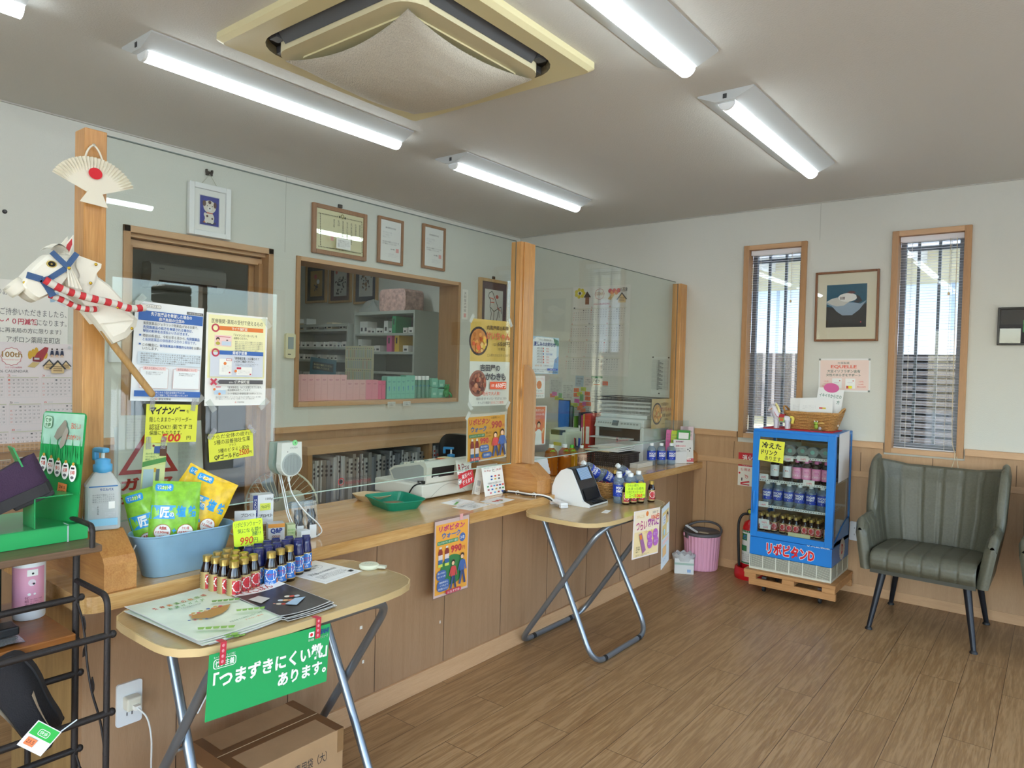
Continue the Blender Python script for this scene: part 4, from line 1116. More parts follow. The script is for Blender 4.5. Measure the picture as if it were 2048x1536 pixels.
s.tx('後発医薬品(ジェネリック医薬品)があるお薬で、', 0.12, 0.2, 0.92, 0.235); s.tx('先発医薬品の処方を希望される場合は、', 0.12, 0.24, 0.84, 0.272, BLUE, 0.015); s.tx('特別の料金をお支払いいただきます。', 0.12, 0.278, 0.78, 0.31, BLUE, 0.015)
s.rect(0.07, 0.33, 0.098, 0.347, BLUE); s.tx('特別の料金は、令和８年６月から、', 0.12, 0.325, 0.74, 0.357); s.tx('先発医薬品', 0.75, 0.325, 0.95, 0.357, BLUE, 0.015); s.tx('と後発医薬品の価格差の２分の１相当です。', 0.12, 0.363, 0.9, 0.395, BLUE)
s.rect(0.07, 0.42, 0.098, 0.437, BLUE); s.tx('この機会に、', 0.12, 0.418, 0.34, 0.448); s.tx('後発医薬品の積極的な利用', 0.36, 0.418, 0.83, 0.448, BLUE, 0.015); s.tx('をお願い', 0.83, 0.418, 0.98, 0.448); s.tx('いたします。', 0.12, 0.455, 0.34, 0.485)
s.rect(0.06, 0.505, 0.985, 0.63, P('#d5e2ee')); s.lines(0.1, 0.512, 0.97, 0.622, 5, GRY, 4)
for u, tt in ((0.10, '新たな仕組みについて'), (0.57, '後発医薬品について')):
 s.rect(u, 0.665, u + 0.4, 0.87, P('#d9b0ae')); s.rect(u + 0.004, 0.668, u + 0.396, 0.867, P('#edf2f7')); s.rect(u + 0.04, 0.65, u + 0.36, 0.685, PNK); s.tx(tt, u + 0.06, 0.655, u + 0.34, 0.68, P('#a34a52')); s.lines(u + 0.08, 0.70, u + 0.32, 0.735, 2, GRY)
s.rect(0.03, 0.895, 0.99, 0.955, BLUE); s.tx('将来にわたり国民皆保険を守るため', 0.3, 0.9, 0.75, 0.922, WHITE); s.tx('皆さまのご理解とご協力をお願いいたします', 0.25, 0.928, 0.8, 0.95, WHITE)
s.circ(0.34, 0.977, 0.016, REDM, 12, ring=0.4); s.tx('厚生労働省', 0.37, 0.965, 0.55, 0.99)
o = hang('poster', s, (GX + 0.004, 1.096, 1.419), R90, 'blue and white poster about original medicines on the left glass behind the toy horse', 'poster', -2.2)
tape(o, 0.221, 0.312, 0.98, 0.99, 0.8); tape(o, 0.221, 0.312, 0.05, 0.0, 0.7)
s = Sh(0.229, 0.316, P('#f1f2f0'))
s.rect(0.03, 0.02, 0.97, 0.70, YEL2); s.tx('医療機関･薬局の受付で使えるもの', 0.08, 0.06, 0.92, 0.11, INK)
s.rect(0.2, 0.135, 0.93, 0.18, ORG); s.tx('マイナ保険証', 0.40, 0.14, 0.66, 0.175, WHITE, 0.015); s.circ(0.14, 0.16, 0.062, CRIM, 24, ring=0.38)
s.rect(0.13, 0.235, 0.40, 0.355, PNK); s.rect(0.15, 0.25, 0.38, 0.255, CRIM); s.circ(0.18, 0.28, 0.03, HAIR); s.circ(0.18, 0.293, 0.022, SKIN); s.circ(0.18, 0.325, 0.036, P('#b9b04a'), rv=0.018); s.rect(0.24, 0.30, 0.39, 0.345, P('#c3d3e6')); s.rect(0.31, 0.283, 0.34, 0.292, INK)
s.tx('「マイナンバーカード」を', 0.43, 0.21, 0.82, 0.24); s.tx('お持ちください。', 0.43, 0.245, 0.66, 0.272); s.lines(0.45, 0.285, 0.92, 0.40, 6, GRY, 2)
s.rect(0.06, 0.42, 0.93, 0.685, P('#d3d9e6')); s.rect(0.2, 0.40, 0.93, 0.445, BLUE); s.tx('資格確認書', 0.41, 0.403, 0.65, 0.44, WHITE, 0.015); s.circ(0.14, 0.425, 0.062, CRIM, 24, ring=0.38)
s.tx('「資格確認書」と記載されて', 0.44, 0.465, 0.86, 0.495); s.tx('いるかご確認ください。', 0.44, 0.50, 0.78, 0.528); s.lines(0.46, 0.535, 0.84, 0.565, 2, GRY)
s.rect(0.2, 0.49, 0.4, 0.665, WHITE); s.rect(0.31, 0.487, 0.4, 0.512, CRIM); s.rect(0.317, 0.492, 0.393, 0.507, WHITE); s.circ(0.29, 0.54, 0.025, ORG, 8); s.lines(0.24, 0.56, 0.38, 0.63, 5, LGR); s.rect(0.35, 0.63, 0.375, 0.645, CRIM)
s.rect(0.47, 0.575, 0.73, 0.665, WHITE); s.rect(0.475, 0.577, 0.55, 0.60, CRIM); s.circ(0.46, 0.62, 0.022, ORG, 8); s.lines(0.5, 0.61, 0.7, 0.655, 3, LGR); s.rect(0.69, 0.647, 0.715, 0.66, CRIM)
for r in (pi / 4, -pi / 4):
 c = 0.045; s.line(0.11 - c, 0.74 - (c * .72 if r > 0 else -c * .72), 0.11 + c, 0.74 + (c * .72 if r > 0 else -c * .72), CRIM, 0.007)
s.poly([(0.17, 0.74), (0.2, 0.718), (0.92, 0.718), (0.92, 0.763), (0.2, 0.763)], P('#5a585c')); s.tx('従来の', 0.35, 0.737, 0.42, 0.755, WHITE); s.tx('健康保険証', 0.44, 0.722, 0.69, 0.758, WHITE, 0.015)
s.tx('「被保険者証」などと記載されています。', 0.33, 0.785, 0.9, 0.812); s.tx('有効期限は終了しています。', 0.33, 0.817, 0.72, 0.842); s.tx('マイナ保険証か資格確認書をお持ちください。', 0.33, 0.855, 0.91, 0.88)
s.rect(0.12, 0.83, 0.3, 0.875, P('#b9cfe6')); s.rect(0.14, 0.79, 0.22, 0.80, CRIM); s.circ(0.12, 0.82, 0.02, ORG, 8); s.circ(0.2, 0.87, 0.02, ORG, 8); s.lines(0.14, 0.895, 0.88, 0.935, 2, GRY)
s.circ(0.46, 0.962, 0.012, REDM, 12, ring=0.4); s.tx('厚生労働省', 0.49, 0.953, 0.6, 0.97)
o = hang('poster', s, (GX + 0.004, 1.335, 1.401), R90, 'yellow and white poster with two red rings and a red cross on the left glass', 'poster', -0.6)
for u, v, r in ((0.98, 0.06, -0.7), (0.97, 0.99, 0.8), (0.1, 1.0, -0.6)): tape(o, 0.229, 0.316, u, v, r)
LACE = P('#e3dfe6', 0.7)
def lace(o, w, h, u, v, rot):
 b = B(); b.T = Matrix.Translation(((u - 0.5) * w, -0.0035, (0.5 - v) * h)) @ Matrix.Rotation(rot, 4, 'Y')
 b.box(-0.008, 0.008, 0, 0.0003, -0.02, 0.02, TAPE)
 for i in range(8):
  for j in range(3): b.box(-0.0065 + 0.005 * j - 0.0012, -0.0065 + 0.005 * j + 0.0012, -0.0004, 0, -0.018 + 0.005 * i - 0.001 + 0.002 * (j % 2), -0.018 + 0.005 * i + 0.0014 + 0.002 * (j % 2), P('#8d8298', 0.7))
 obj('lace_tape', b, o)
YN1 = P('#dfe24a', 0.65); ORED = P('#cf3a22', 0.6); GIN = P('#2f6a35', 0.6)
s = Sh(0.167, 0.123, YN1)
s.tx('マイナンバー', 0.07, 0.05, 0.74, 0.27, INK, 0.055, 0.2); s.tx('を', 0.77, 0.14, 0.83, 0.22)
s.tx('隠したままカードリーダー', 0.07, 0.33, 0.88, 0.46); s.tx('認証OK!! 楽ですヨ', 0.07, 0.52, 0.90, 0.66); s.tx('保護にもなります。', 0.08, 0.68, 0.70, 0.80)
s.tx('500', 0.31, 0.77, 0.68, 0.985, ORED, 0.03, 0.15); s.tx('円', 0.80, 0.84, 0.88, 0.94)
o = hang('price_note', s, (GX + 0.009, 1.108, 1.191), R90, 'yellow handwritten note priced 500 on the left glass', 'note', -2.5)
for u, v, r in ((0.1, 0.0, 0.05), (0.9, 0.0, 0.1), (0.07, 1.0, -0.05), (0.35, 1.0, 0.05)): lace(o, 0.167, 0.123, u, v, r)
s = Sh(0.166, 0.096, YN1)
s.tx('からだ全体の疲れ!!', 0.05, 0.04, 0.97, 0.20); s.tx('5種の滋養強壮生薬', 0.12, 0.24, 0.93, 0.41); s.tx('プラス', 0.44, 0.44, 0.60, 0.52); s.tx('5種のビタミン配合', 0.2, 0.56, 0.90, 0.71)
s.tx('QPゴールドα', 0.11, 0.75, 0.65, 0.96, INK, 0.02); s.tx('2500', 0.66, 0.70, 0.89, 0.90, ORED, 0.01, 0.1); s.tx('円', 0.89, 0.78, 0.95, 0.88)
o = hang('price_note', s, (GX + 0.005, 1.319, 1.104), R90, 'yellow handwritten note priced 2500 on the left glass by the speaker', 'note', 3.2)
lace(o, 0.166, 0.096, 0.07, 0.0, 0.7); lace(o, 0.166, 0.096, 0.97, 0.0, -0.7)
s = Sh(0.073, 0.165, P('#d6e0a0')); s.rect(0, 0, 1, 0.42, P('#cfdc8e')); s.rect(0.45, 0.06, 1, 0.2, P('#3c5a9a')); s.rect(0.7, 0.05, 1, 0.25, P('#5a3a2a')); s.lines(0.1, 0.18, 0.7, 0.34, 3, DGRN); s.poly([(0, 0.36), (1, 0.27), (1, 0.36), (0, 0.46)], P('#4f8f4a')); s.rect(0.06, 0.5, 0.5, 0.98, P('#a9c4cc')); s.rect(0.6, 0.5, 0.75, 0.98, P('#5a6a72')); s.rect(0.5, 0.48, 0.6, 0.56, P('#c9a03a')); s.circ(0.4, 0.05, 0.05, MAR)
o = hang('card_case_packet', s, (GX + 0.006, 1.053, 1.048), R90, 'green hanging packet of a card case taped under the 500 note', 'packet', -4)
s = Sh(0.20, 0.30, P('#e4e6e2')); s.rect(0, 0, 1, 1, P('#dfe3de')); s.lines(0.12, 0.03, 0.9, 0.3, 9, LGR)
t0 = [(0.04, 0.62), (0.52, 0.16), (1.0, 0.62)]
s.poly([(0.0, 0.66), (0.50, 0.12), (1.0, 0.66)], P('#b5202c')); s.poly([(0.13, 0.615), (0.5, 0.22), (0.87, 0.615)], P('#dfe3de'))
s.tx('ガラス', 0.04, 0.70, 0.94, 0.84, P('#b5202c'), 0.04); s.tx('注意', 0.04, 0.88, 0.6, 0.99, P('#b5202c'), 0.04)
hang('warning_sheet', s, (-2.4535, 1.125, 1.055), R90, 'sheet with red triangle and red glass warning behind the left screen', 'sign', -1.5, pitch=-0.05)
s = Sh(0.30, 0.43, P('#d3d9d8')); s.lines(0.1, 0.05, 0.9, 0.5, 12, LGR, 3); s.lines(0.45, 0.55, 0.95, 0.95, 9, LGR, 5)
hang('pale_leaflet', s, (-2.46, 1.175, 0.958), R90, 'pale printed leaflet behind the red triangle sheet', 'leaflet', 2, pitch=-0.05)
b = B(); b.box(-0.02, 0.02, 0, 0.018, 0, 0.30, P('#2a2a2c', 0.5), taper=(0.006, 0.0)); o = obj('leaflet_holder', b, loc=(-2.47, 0.965, WT + 0.0)); tag(o, 'black narrow holder standing left of the red triangle sheet', 'holder')
BX = -2.2795
def bowl(s, u, v, r, mdark, mfill, seed, cols):
 s.circ(u, v, r, mdark, 24); s.circ(u, v, r * 0.84, mfill, 24)
 rnd = random.Random(seed); a2 = s.w / s.h
 for i in range(34):
  a = rnd.uniform(0, 2 * pi); q = r * 0.72 * sqrt(rnd.random())
  s.circ(u + q * cos(a), v + q * sin(a) * a2, r * rnd.uniform(0.1, 0.2), P(rnd.choice(cols)), 6)
def d_kei(s):
 s.rect(0, 0, 1, 1, P('#e3bd66', 0.7, var=0.1, scale=9))
 bowl(s, 0.2, 0.52, 0.23, P('#4a3a3a'), P('#d98a4a'), 5, ['#e8a055', '#d8663f', '#d9bb4a', '#e9c07a', '#c9773a'])
 s.tx('丸髙屋郷土料理', 0.36, 0.13, 0.92, 0.24, P('#5c4a30'), 0.02); s.tx('けいちゃん', 0.36, 0.29, 0.97, 0.48, P('#c96a4a'), 0.04); s.tx('1袋', 0.52, 0.55, 0.60, 0.62, P('#5c4a30')); s.tx('650円', 0.64, 0.51, 0.96, 0.63, P('#5c4a30'), 0.01); s.tx('冷凍品', 0.65, 0.66, 0.83, 0.73, P('#5c4a30')); s.tx('ご入用の方はスタッフまで', 0.38, 0.81, 0.96, 0.88, P('#6c5a40'))
s = Sh(0.314, 0.21, WHITE); d_kei(s)
s.b.add([], [], WHITE)
o = hang('poster', s, (BX, 2.729, 1.532), R90, 'orange food bowl poster on the glass left of the middle post', 'poster', 0.6)
PT = P('#ccd0cc', 0.5)
tape(o, 0.314, 0.21, 0.02, 0.0, 0.6, PT); tape(o, 0.314, 0.21, 0.99, 0.03, -0.5, PT)
s = Sh(0.314, 0.224, P('#eceae7'))
bowl(s, 0.2, 0.5, 0.21, P('#a5655a'), P('#8a4a40'), 9, ['#b06a52', '#6a3a34', '#94503f', '#c08a6a', '#5c3430'])
s.tx('吉田屋の', 0.22, 0.07, 0.72, 0.23, P('#4a4a50'), 0.03); s.tx('かわきも', 0.35, 0.26, 0.87, 0.43, P('#4a4a50'), 0.035); s.rect(0.47, 0.46, 0.89, 0.63, P('#d9603f')); s.tx('1袋', 0.5, 0.51, 0.58, 0.58, WHITE); s.tx('650円', 0.61, 0.49, 0.87, 0.6, WHITE, 0.02)
s.tx('地元で大人気!', 0.28, 0.68, 0.73, 0.77, P('#d9664f'), 0.01); s.tx('親鶏の皮･肝･キンカン･すなぎもに 旨み', 0.14, 0.81, 0.9, 0.87, GRY); s.tx('たっぷり5種盛を', 0.18, 0.90, 0.5, 0.96, GRY); s.tx('まるごと使用!', 0.51, 0.90, 0.83, 0.96, P('#d9664f'))
o = hang('poster', s, (BX, 2.73, 1.316), R90, 'white grilled meat poster right below the orange food bowl poster', 'poster', -0.3)
tape(o, 0.314, 0.224, 0.02, 1.0, -0.7, PT); tape(o, 0.314, 0.224, 0.97, 1.0, 0.6, PT)
def person(s, u, v, k, top, a):
 s.circ(u, v, 0.045 * k, HAIR, 14); s.circ(u - 0.006 * k, v + 0.02 * k * a, 0.034 * k, SKIN, 14)
 s.poly([(u - 0.05 * k, v + 0.07 * k * a), (u + 0.05 * k, v + 0.07 * k * a), (u + 0.055 * k, v + 0.25 * k * a), (u - 0.055 * k, v + 0.25 * k * a)], top)
 s.line(u - 0.05 * k, v + 0.09 * k * a, u - 0.09 * k, v + 0.23 * k * a, top, 0.028 * k * s.w); s.line(u + 0.05 * k, v + 0.09 * k * a, u + 0.09 * k, v + 0.24 * k * a, top, 0.028 * k * s.w)
 s.line(u - 0.01 * k, v + 0.24 * k * a, u - 0.06 * k, v + 0.46 * k * a, P('#4a5a86'), 0.045 * k * s.w); s.line(u + 0.015 * k, v + 0.24 * k * a, u + 0.065 * k, v + 0.46 * k * a, P('#3f4a70'), 0.045 * k * s.w)
def drinkpic(s, u, v, k, a, low):
 s.rect(u - 0.03 * k, v, u + 0.03 * k, v + 0.05 * k * a, P('#dcd6cc')); s.poly([(u - 0.03 * k, v + 0.05 * k * a), (u + 0.03 * k, v + 0.05 * k * a), (u + 0.055 * k, v + 0.12 * k * a), (u + 0.055 * k, v + 0.2 * k * a), (u - 0.055 * k, v + 0.2 * k * a), (u - 0.055 * k, v + 0.12 * k * a)], P('#8a3a38'))
 s.rect(u - 0.055 * k, v + 0.2 * k * a, u + 0.055 * k, v + 0.32 * k * a, P('#e3d3cf')); s.rect(u - 0.055 * k, v + 0.32 * k * a, u + 0.055 * k, v + 0.5 * k * a, P('#3f6a9a')); s.rect(u - 0.055 * k, v + 0.43 * k * a, u + 0.055 * k, v + 0.5 * k * a, low)
AMB = P('#eda743', 0.65); BL2 = P('#4a6aa8'); RR = P('#d0504f')
s = Sh(0.314, 0.24, P('#d9cfc6')); a = s.w / s.h
s.rect(0.03, 0.06, 0.95, 0.97, AMB)
s.tx('リポビタン', 0.06, 0.10, 0.56, 0.23, RR, 0.045, 0.12); s.tx('ウォーク', 0.1, 0.26, 0.48, 0.38, BL2, 0.045, 0.12); s.tx('お買得セット', 0.6, 0.08, 0.83, 0.13); s.tx('990', 0.6, 0.18, 0.87, 0.34, RR, 0.04); s.tx('3本', 0.54, 0.30, 0.6, 0.34, RR); s.tx('円', 0.88, 0.26, 0.94, 0.33, RR)
s.rr(0.05, 0.42, 0.44, 0.49, P('#5f8f5f')); s.tx('コンドロイチン タウリン配合', 0.07, 0.435, 0.42, 0.475, WHITE); s.tx('優待しており', 0.46, 0.39, 0.6, 0.44); s.tx('こんな時に', 0.45, 0.47, 0.6, 0.5)
s.tx('990', 0.32, 0.51, 0.53, 0.64, RR, 0.04); s.tx('円', 0.54, 0.58, 0.58, 0.63, RR)
drinkpic(s, 0.13, 0.51, 0.75, a, P('#3f7a86')); drinkpic(s, 0.24, 0.51, 0.75, a, P('#3f7a86'))
s.rr(0.30, 0.66, 0.53, 0.80, BL2, 0.45); s.tx('膝の不調が', 0.33, 0.68, 0.5, 0.72, WHITE); s.tx('気になる時', 0.33, 0.74, 0.5, 0.78, WHITE); s.rr(0.36, 0.82, 0.6, 0.94, BL2, 0.45); s.tx('水分補給に', 0.4, 0.85, 0.56, 0.9, WHITE); s.rr(0.07, 0.90, 0.32, 0.965, RR, 0.4); s.tx('おすすめ', 0.11, 0.91, 0.28, 0.955, WHITE)
person(s, 0.69, 0.46, 1.0, RR, a * 0.78); person(s, 0.86, 0.42, 1.08, BL2, a * 0.78)
o = hang('poster', s, (BX, 2.718, 1.046), R90, 'orange drink poster with two walking figures on the glass above the cash register', 'poster', 1.0)
tape(o, 0.314, 0.24, 0.02, 0.02, 0.6, PT)
s = Sh(0.215, 0.325, P('#cdb3ae')); a = s.w / s.h
s.rect(0.03, 0.05, 0.97, 0.97, AMB)
s.tx('リポビタン', 0.11, 0.07, 0.87, 0.15, P('#c23a72'), 0.045, 0.12); s.tx('ウォーク', 0.2, 0.165, 0.74, 0.245, BL2, 0.045, 0.12); s.rr(0.07, 0.27, 0.68, 0.32, P('#4f8f5f')); s.tx('コンドロイチン タウリン配合', 0.09, 0.28, 0.66, 0.31, WHITE); s.circ(0.8, 0.28, 0.09, BL2); s.tx('3本', 0.74, 0.255, 0.87, 0.305, WHITE)
s.circ(0.52, 0.68, 0.36, P('#3f7f4a'), 26, rv=0.2); s.tx('990', 0.46, 0.36, 0.78, 0.46, P('#c23a4a'), 0.035); s.tx('円', 0.80, 0.40, 0.88, 0.45, P('#c23a4a'))
drinkpic(s, 0.16, 0.345, 1.1, a * 0.72, P('#c9d95a')); drinkpic(s, 0.34, 0.345, 1.1, a * 0.72, P('#c9d95a'))
s.rr(0.05, 0.65, 0.33, 0.78, BL2, 0.45); s.tx('膝の不調が', 0.08, 0.675, 0.3, 0.70, WHITE); s.tx('気になる時', 0.08, 0.72, 0.3, 0.745, WHITE); s.rr(0.07, 0.78, 0.42, 0.93, BL2, 0.4); s.tx('健康維持も', 0.13, 0.80, 0.37, 0.825, WHITE); s.tx('いつもより', 0.15, 0.84, 0.37, 0.865, WHITE); s.tx('体を動かしたい', 0.1, 0.88, 0.38, 0.91, WHITE)
person(s, 0.52, 0.58, 1.15, RR, a * 1.0); person(s, 0.78, 0.52, 1.25, BL2, a * 1.0); s.rr(0.3, 0.935, 0.75, 0.985, P('#c23a52'), 0.4); s.tx('におすすめ', 0.36, 0.945, 0.7, 0.978, WHITE)
b0 = s.b; o = hang('poster', s, (-2.047, 2.223, 0.58), R90, 'laminated orange drink poster hanging from the front edge of the counter', 'poster', 0)
b = B(); b.box(-0.112, 0.112, 0.0008, 0.0012, -0.167, 0.172, clear('laminate', '#e8dcda', 0.1)); obj('plastic_sleeve', b, o); tape(o, 0.215, 0.325, 0.75, 0.0, 0, PK, 0.02, 0.025)
s = Sh(0.269, 0.207, P('#b9d3ea'))
s.poly([(0.06, 0.1), (0.18, 0.02), (0.76, 0.02), (0.92, 0.2), (0.92, 0.98), (0.03, 0.98), (0.03, 0.2)], P('#edf0f8')); s.poly([(0.85, 0.6), (1, 0.5), (1, 1), (0.78, 1)], P('#7fa9d9')); s.poly([(0.88, 0.68), (0.9, 0.54), (0.93, 0.68)], P('#8a94b0'))
for i in range(6): s.line(0.8 + 0.03 * i, 0.02 + 0.01 * i, 0.86 + 0.025 * i, 0.2 + 0.03 * (i % 2), P('#4f8a72'), 0.006)
s.tx('アポロン薬局五町店', 0.22, 0.055, 0.7, 0.11, GRY); s.tx('夏休みのお知らせ', 0.09, 0.14, 0.86, 0.26, NAVY, 0.02)
for i, (dd, w, x, m) in enumerate((('8月11日', '火', '休み', REDM), ('8月12日', '水', '休み', REDM), ('8月13日', '木', '午前中営業', BLUE), ('8月14日', '金', '休み', REDM), ('8月15日', '土', '休み', REDM), ('8月16日', '日', '休み', REDM))):
 v = 0.29 + 0.075 * i
 s.tx(dd, 0.2, v, 0.38, v + 0.05, GRY); s.circ(0.42, v + 0.025, 0.018, m, 12); s.tx(x, 0.52 if len(x) < 4 else 0.5, v, 0.62 if len(x) < 4 else 0.74, v + 0.05, m); s.line(0.15, v + 0.063, 0.8, v + 0.063, LGR, 0.0008)
s.tx('8月17日（月）', 0.12, 0.755, 0.36, 0.805, P('#c98a3a')); s.tx('より通常営業いたします', 0.4, 0.76, 0.76, 0.80, GRY); s.lines(0.05, 0.86, 0.5, 0.96, 2, GRY); s.rect(0.55, 0.85, 0.93, 0.905, P('#3f5aa8')); s.tx('お問い合わせ', 0.64, 0.86, 0.86, 0.895, WHITE); s.tx('0573-67-2200', 0.6, 0.925, 0.93, 0.97)
hang('poster', s, (BX, 3.205, 1.472), R90, 'white and blue summer holiday notice on the glass right of the middle post', 'poster', -0.2)
s = Sh(0.12, 0.125, P('#f2efee')); s.rect(0.1, 0.12, 0.9, 0.8, PNK); s.rect(0.14, 0.15, 0.86, 0.77, P('#f2efee')); s.circ(0.55, 0.4, 0.2, ORG, 10); s.tx('いつも', 0.2, 0.62, 0.8, 0.7, GRY); s.tx('ありがとう', 0.15, 0.85, 0.9, 0.94, GRY)
hang('small_poster', s, (BX, 3.15, 1.295), R90, 'small white and pink notice under the summer holiday notice', 'notice', 0)
s = Sh(0.15, 0.22, P('#eef0f0')); s.rect(0.03, 0.02, 0.92, 0.98, P('#e8805a')); s.tx('はじめませんか、', 0.1, 0.08, 0.85, 0.15, WHITE, 0.01); s.tx('マイナンバーカードを。', 0.08, 0.19, 0.88, 0.25, WHITE, 0.01); s.lines(0.1, 0.3, 0.6, 0.36, 2, PNK); s.circ(0.2, 0.52, 0.14, P('#f3d5c8')); s.circ(0.52, 0.47, 0.11, HAIR); s.circ(0.52, 0.5, 0.085, SKIN); s.poly([(0.3, 0.98), (0.34, 0.66), (0.46, 0.6), (0.58, 0.6), (0.7, 0.66), (0.76, 0.98)], WHITE); s.line(0.72, 0.7, 0.84, 0.58, SKIN, 0.012); s.line(0.32, 0.7, 0.2, 0.62, WHITE, 0.014)
hang('poster', s, (-2.31, 3.20, 1.078), R90, 'orange poster of a person in a white coat standing behind the right glass', 'poster', -1.5)
s = Sh(0.317, 0.214, P('#d8bc8e', 0.65)); bowl(s, 0.27, 0.5, 0.25, P('#5a5058'), P('#d9a468'), 8, ['#e0ac6a', '#cf8a5a', '#e6c88a']); s.tx('丸髙屋の', 0.42, 0.12, 0.78, 0.24, P('#5c4a40')); s.tx('けいちゃん', 0.4, 0.28, 0.97, 0.44, P('#b0705a'), 0.02); s.tx('1袋 650円', 0.5, 0.5, 0.95, 0.62, P('#5c4a40')); s.tx('冷凍品', 0.6, 0.66, 0.8, 0.74, P('#5c4a40')); s.tx('ご入用の方はスタッフまで', 0.42, 0.82, 0.95, 0.87, P('#7c6a50'))
hang('poster', s, (BX, 4.685, 1.093), R90, 'pale orange food bowl poster on the glass beside the end wall post', 'poster', -0.4)
s = Sh(0.17, 0.034, None, base=False); s.circ(0.09, 0.5, 0.09, P('#c2303a'), 18, ring=0.2); s.circ(0.09, 0.5, 0.045, INK, 8); s.tx('手を触れないでください', 0.22, 0.08, 0.98, 0.45, INK); s.tx('PLEASE DO NOT TOUCH', 0.22, 0.58, 0.98, 0.92, P('#b5444a'))
hang('glass_sticker', s, (GX - 0.001, 1.87, 0.922), R90, 'clear no touch sticker on the glass edge left of the cash register', 'sticker')
s = Sh(0.17, 0.034, None, base=False); s.circ(0.09, 0.5, 0.09, P('#c2303a'), 18, ring=0.2); s.circ(0.09, 0.5, 0.045, INK, 8); s.tx('手を触れないでください', 0.22, 0.08, 0.98, 0.45, INK); s.tx('PLEASE DO NOT TOUCH', 0.22, 0.58, 0.98, 0.92, P('#b5444a'))
hang('glass_sticker', s, (GX - 0.001, 4.10, 0.945), R90, 'clear no touch sticker on the glass edge in front of the printer', 'sticker')
PF = wood('print_frame', '#6e4326', '#8d5c36', 'Z', 3, 0.35)
def d_print(s):
 s.rect(0.16, 0.17, 0.84, 0.82, P('#1f5a72', 0.8, var=0.12, scale=90))
 s.poly([(0.16, 0.50), (0.16, 0.82), (0.84, 0.82), (0.84, 0.46), (0.7, 0.52), (0.45, 0.55)], P('#17171a'))
 s.poly([(0.16, 0.42), (0.26, 0.38), (0.36, 0.36), (0.5, 0.44), (0.62, 0.45), (0.74, 0.47), (0.84, 0.42), (0.72, 0.56), (0.6, 0.64), (0.44, 0.64), (0.34, 0.58), (0.26, 0.50), (0.16, 0.46)], P('#8ea4b8'))
 s.poly([(0.16, 0.43), (0.24, 0.385), (0.34, 0.365), (0.46, 0.40), (0.56, 0.43), (0.46, 0.49), (0.34, 0.50), (0.24, 0.47)], P('#c9cbc4'))
 s.circ(0.52, 0.37, 0.16, P('#e6e8e4'), 22, rv=0.065); s.poly([(0.66, 0.33), (0.72, 0.36), (0.77, 0.43), (0.7, 0.46), (0.62, 0.44), (0.68, 0.40)], P('#20202a')); s.poly([(0.5, 0.30), (0.56, 0.275), (0.63, 0.28), (0.66, 0.31), (0.58, 0.315)], P('#5a2a30'))
 for i in range(4): s.line(0.40 + 0.022 * i, 0.40, 0.405 + 0.022 * i, 0.36, INK, 0.004)
 s.circ(0.75, 0.745, 0.012, P('#c23a4a'), 10)
frame('framed_print', 0.384, 0.457, (-1.118, YE - 0.002, 1.854), 0.0, 'framed blue and black landscape print between the two narrow windows', 'picture', PF, 0.014, 0.02, d_print, mat_m=P('#d8d3bb'), hook=False, roll=0.4)
def d_blk(s):
 s.rect(0, 0, 1, 1, P('#0f0f12')); s.rect(0.32, 0.32, 0.68, 0.68, P('#3f8f4f')); s.circ(0.5, 0.5, 0.12, P('#c9a79a'), 14, rv=0.15); s.circ(0.44, 0.6, 0.08, P('#3a4a5a'), 9)
frame('framed_picture', 0.36, 0.217, (-0.122, YE - 0.002, 1.709), 0.0, 'black framed small picture with a green centre at the right edge', 'picture', P('#0d0d10', 0.3), 0.012, 0.02, d_blk)
s = Sh(0.312, 0.217, P('#e9eae8'))
s.rect(0.03, 0.05, 0.97, 0.95, P('#f0d9d0')); s.tx('大塚製薬', 0.37, 0.1, 0.6, 0.17, P('#4a6a62')); s.tx('EQUELLE', 0.24, 0.2, 0.74, 0.31, P('#e2664f'), 0.025); s.tx('大豆イソフラボン含有', 0.17, 0.34, 0.81, 0.43, P('#3f6a5a'), 0.01); s.tx('女性のゆらぎをサポート', 0.15, 0.46, 0.82, 0.54, P('#3f6a5a'), 0.01)
for u in (0.36, 0.62): s.rect(u - 0.09, 0.6, u + 0.1, 0.90, WHITE); s.circ(u + 0.06, 0.67, 0.012, REDM); s.rect(u - 0.05, 0.72, u + 0.05, 0.73, LGR); s.rect(u - 0.07, 0.82, u - 0.03, 0.9, REDM); s.rect(u - 0.03, 0.82, u + 0.04, 0.9, YEL)
for u in (0.08, 0.76): s.tx('1日4粒', u + 0.03, 0.67, u + 0.12, 0.71, P('#e2664f')); s.tx('112粒', u + 0.03, 0.75, u + 0.12, 0.79, P('#e2664f')); s.tx('税込4,320円', u, 0.82, u + 0.16, 0.87, P('#e2664f'))
o = hang('poster', s, (-1.118, YE - 0.0035, 1.405), 0.0, 'pale pink EQUELLE poster on the end wall under the framed print', 'poster', 0.8)
for u, v in ((0.02, 0.03), (0.98, 0.03), (0.98, 0.97)):
 b = B(); b.box((u - .5) * 0.312 - 0.006, (u - .5) * 0.312 + 0.006, -0.003, 0, (0.5 - v) * 0.217 - 0.006, (0.5 - v) * 0.217 + 0.006, clear('pin', '#dde3e0', 0.3)); obj('pin', b, o)
s = Sh(0.14, 0.235, P('#e8e4d8')); s.rect(0, 0, 1, 0.41, P('#c7262f')); s.tx('消火器', 0.2, 0.06, 1.6 - 0.62, 0.28, WHITE, 0.02); s.tx('FIRE EXTINGUISHER', 0.2, 0.31, 0.97, 0.385, WHITE); s.tx('使用法', 0.14, 0.46, 0.62, 0.55, P('#c7262f'), 0.01)
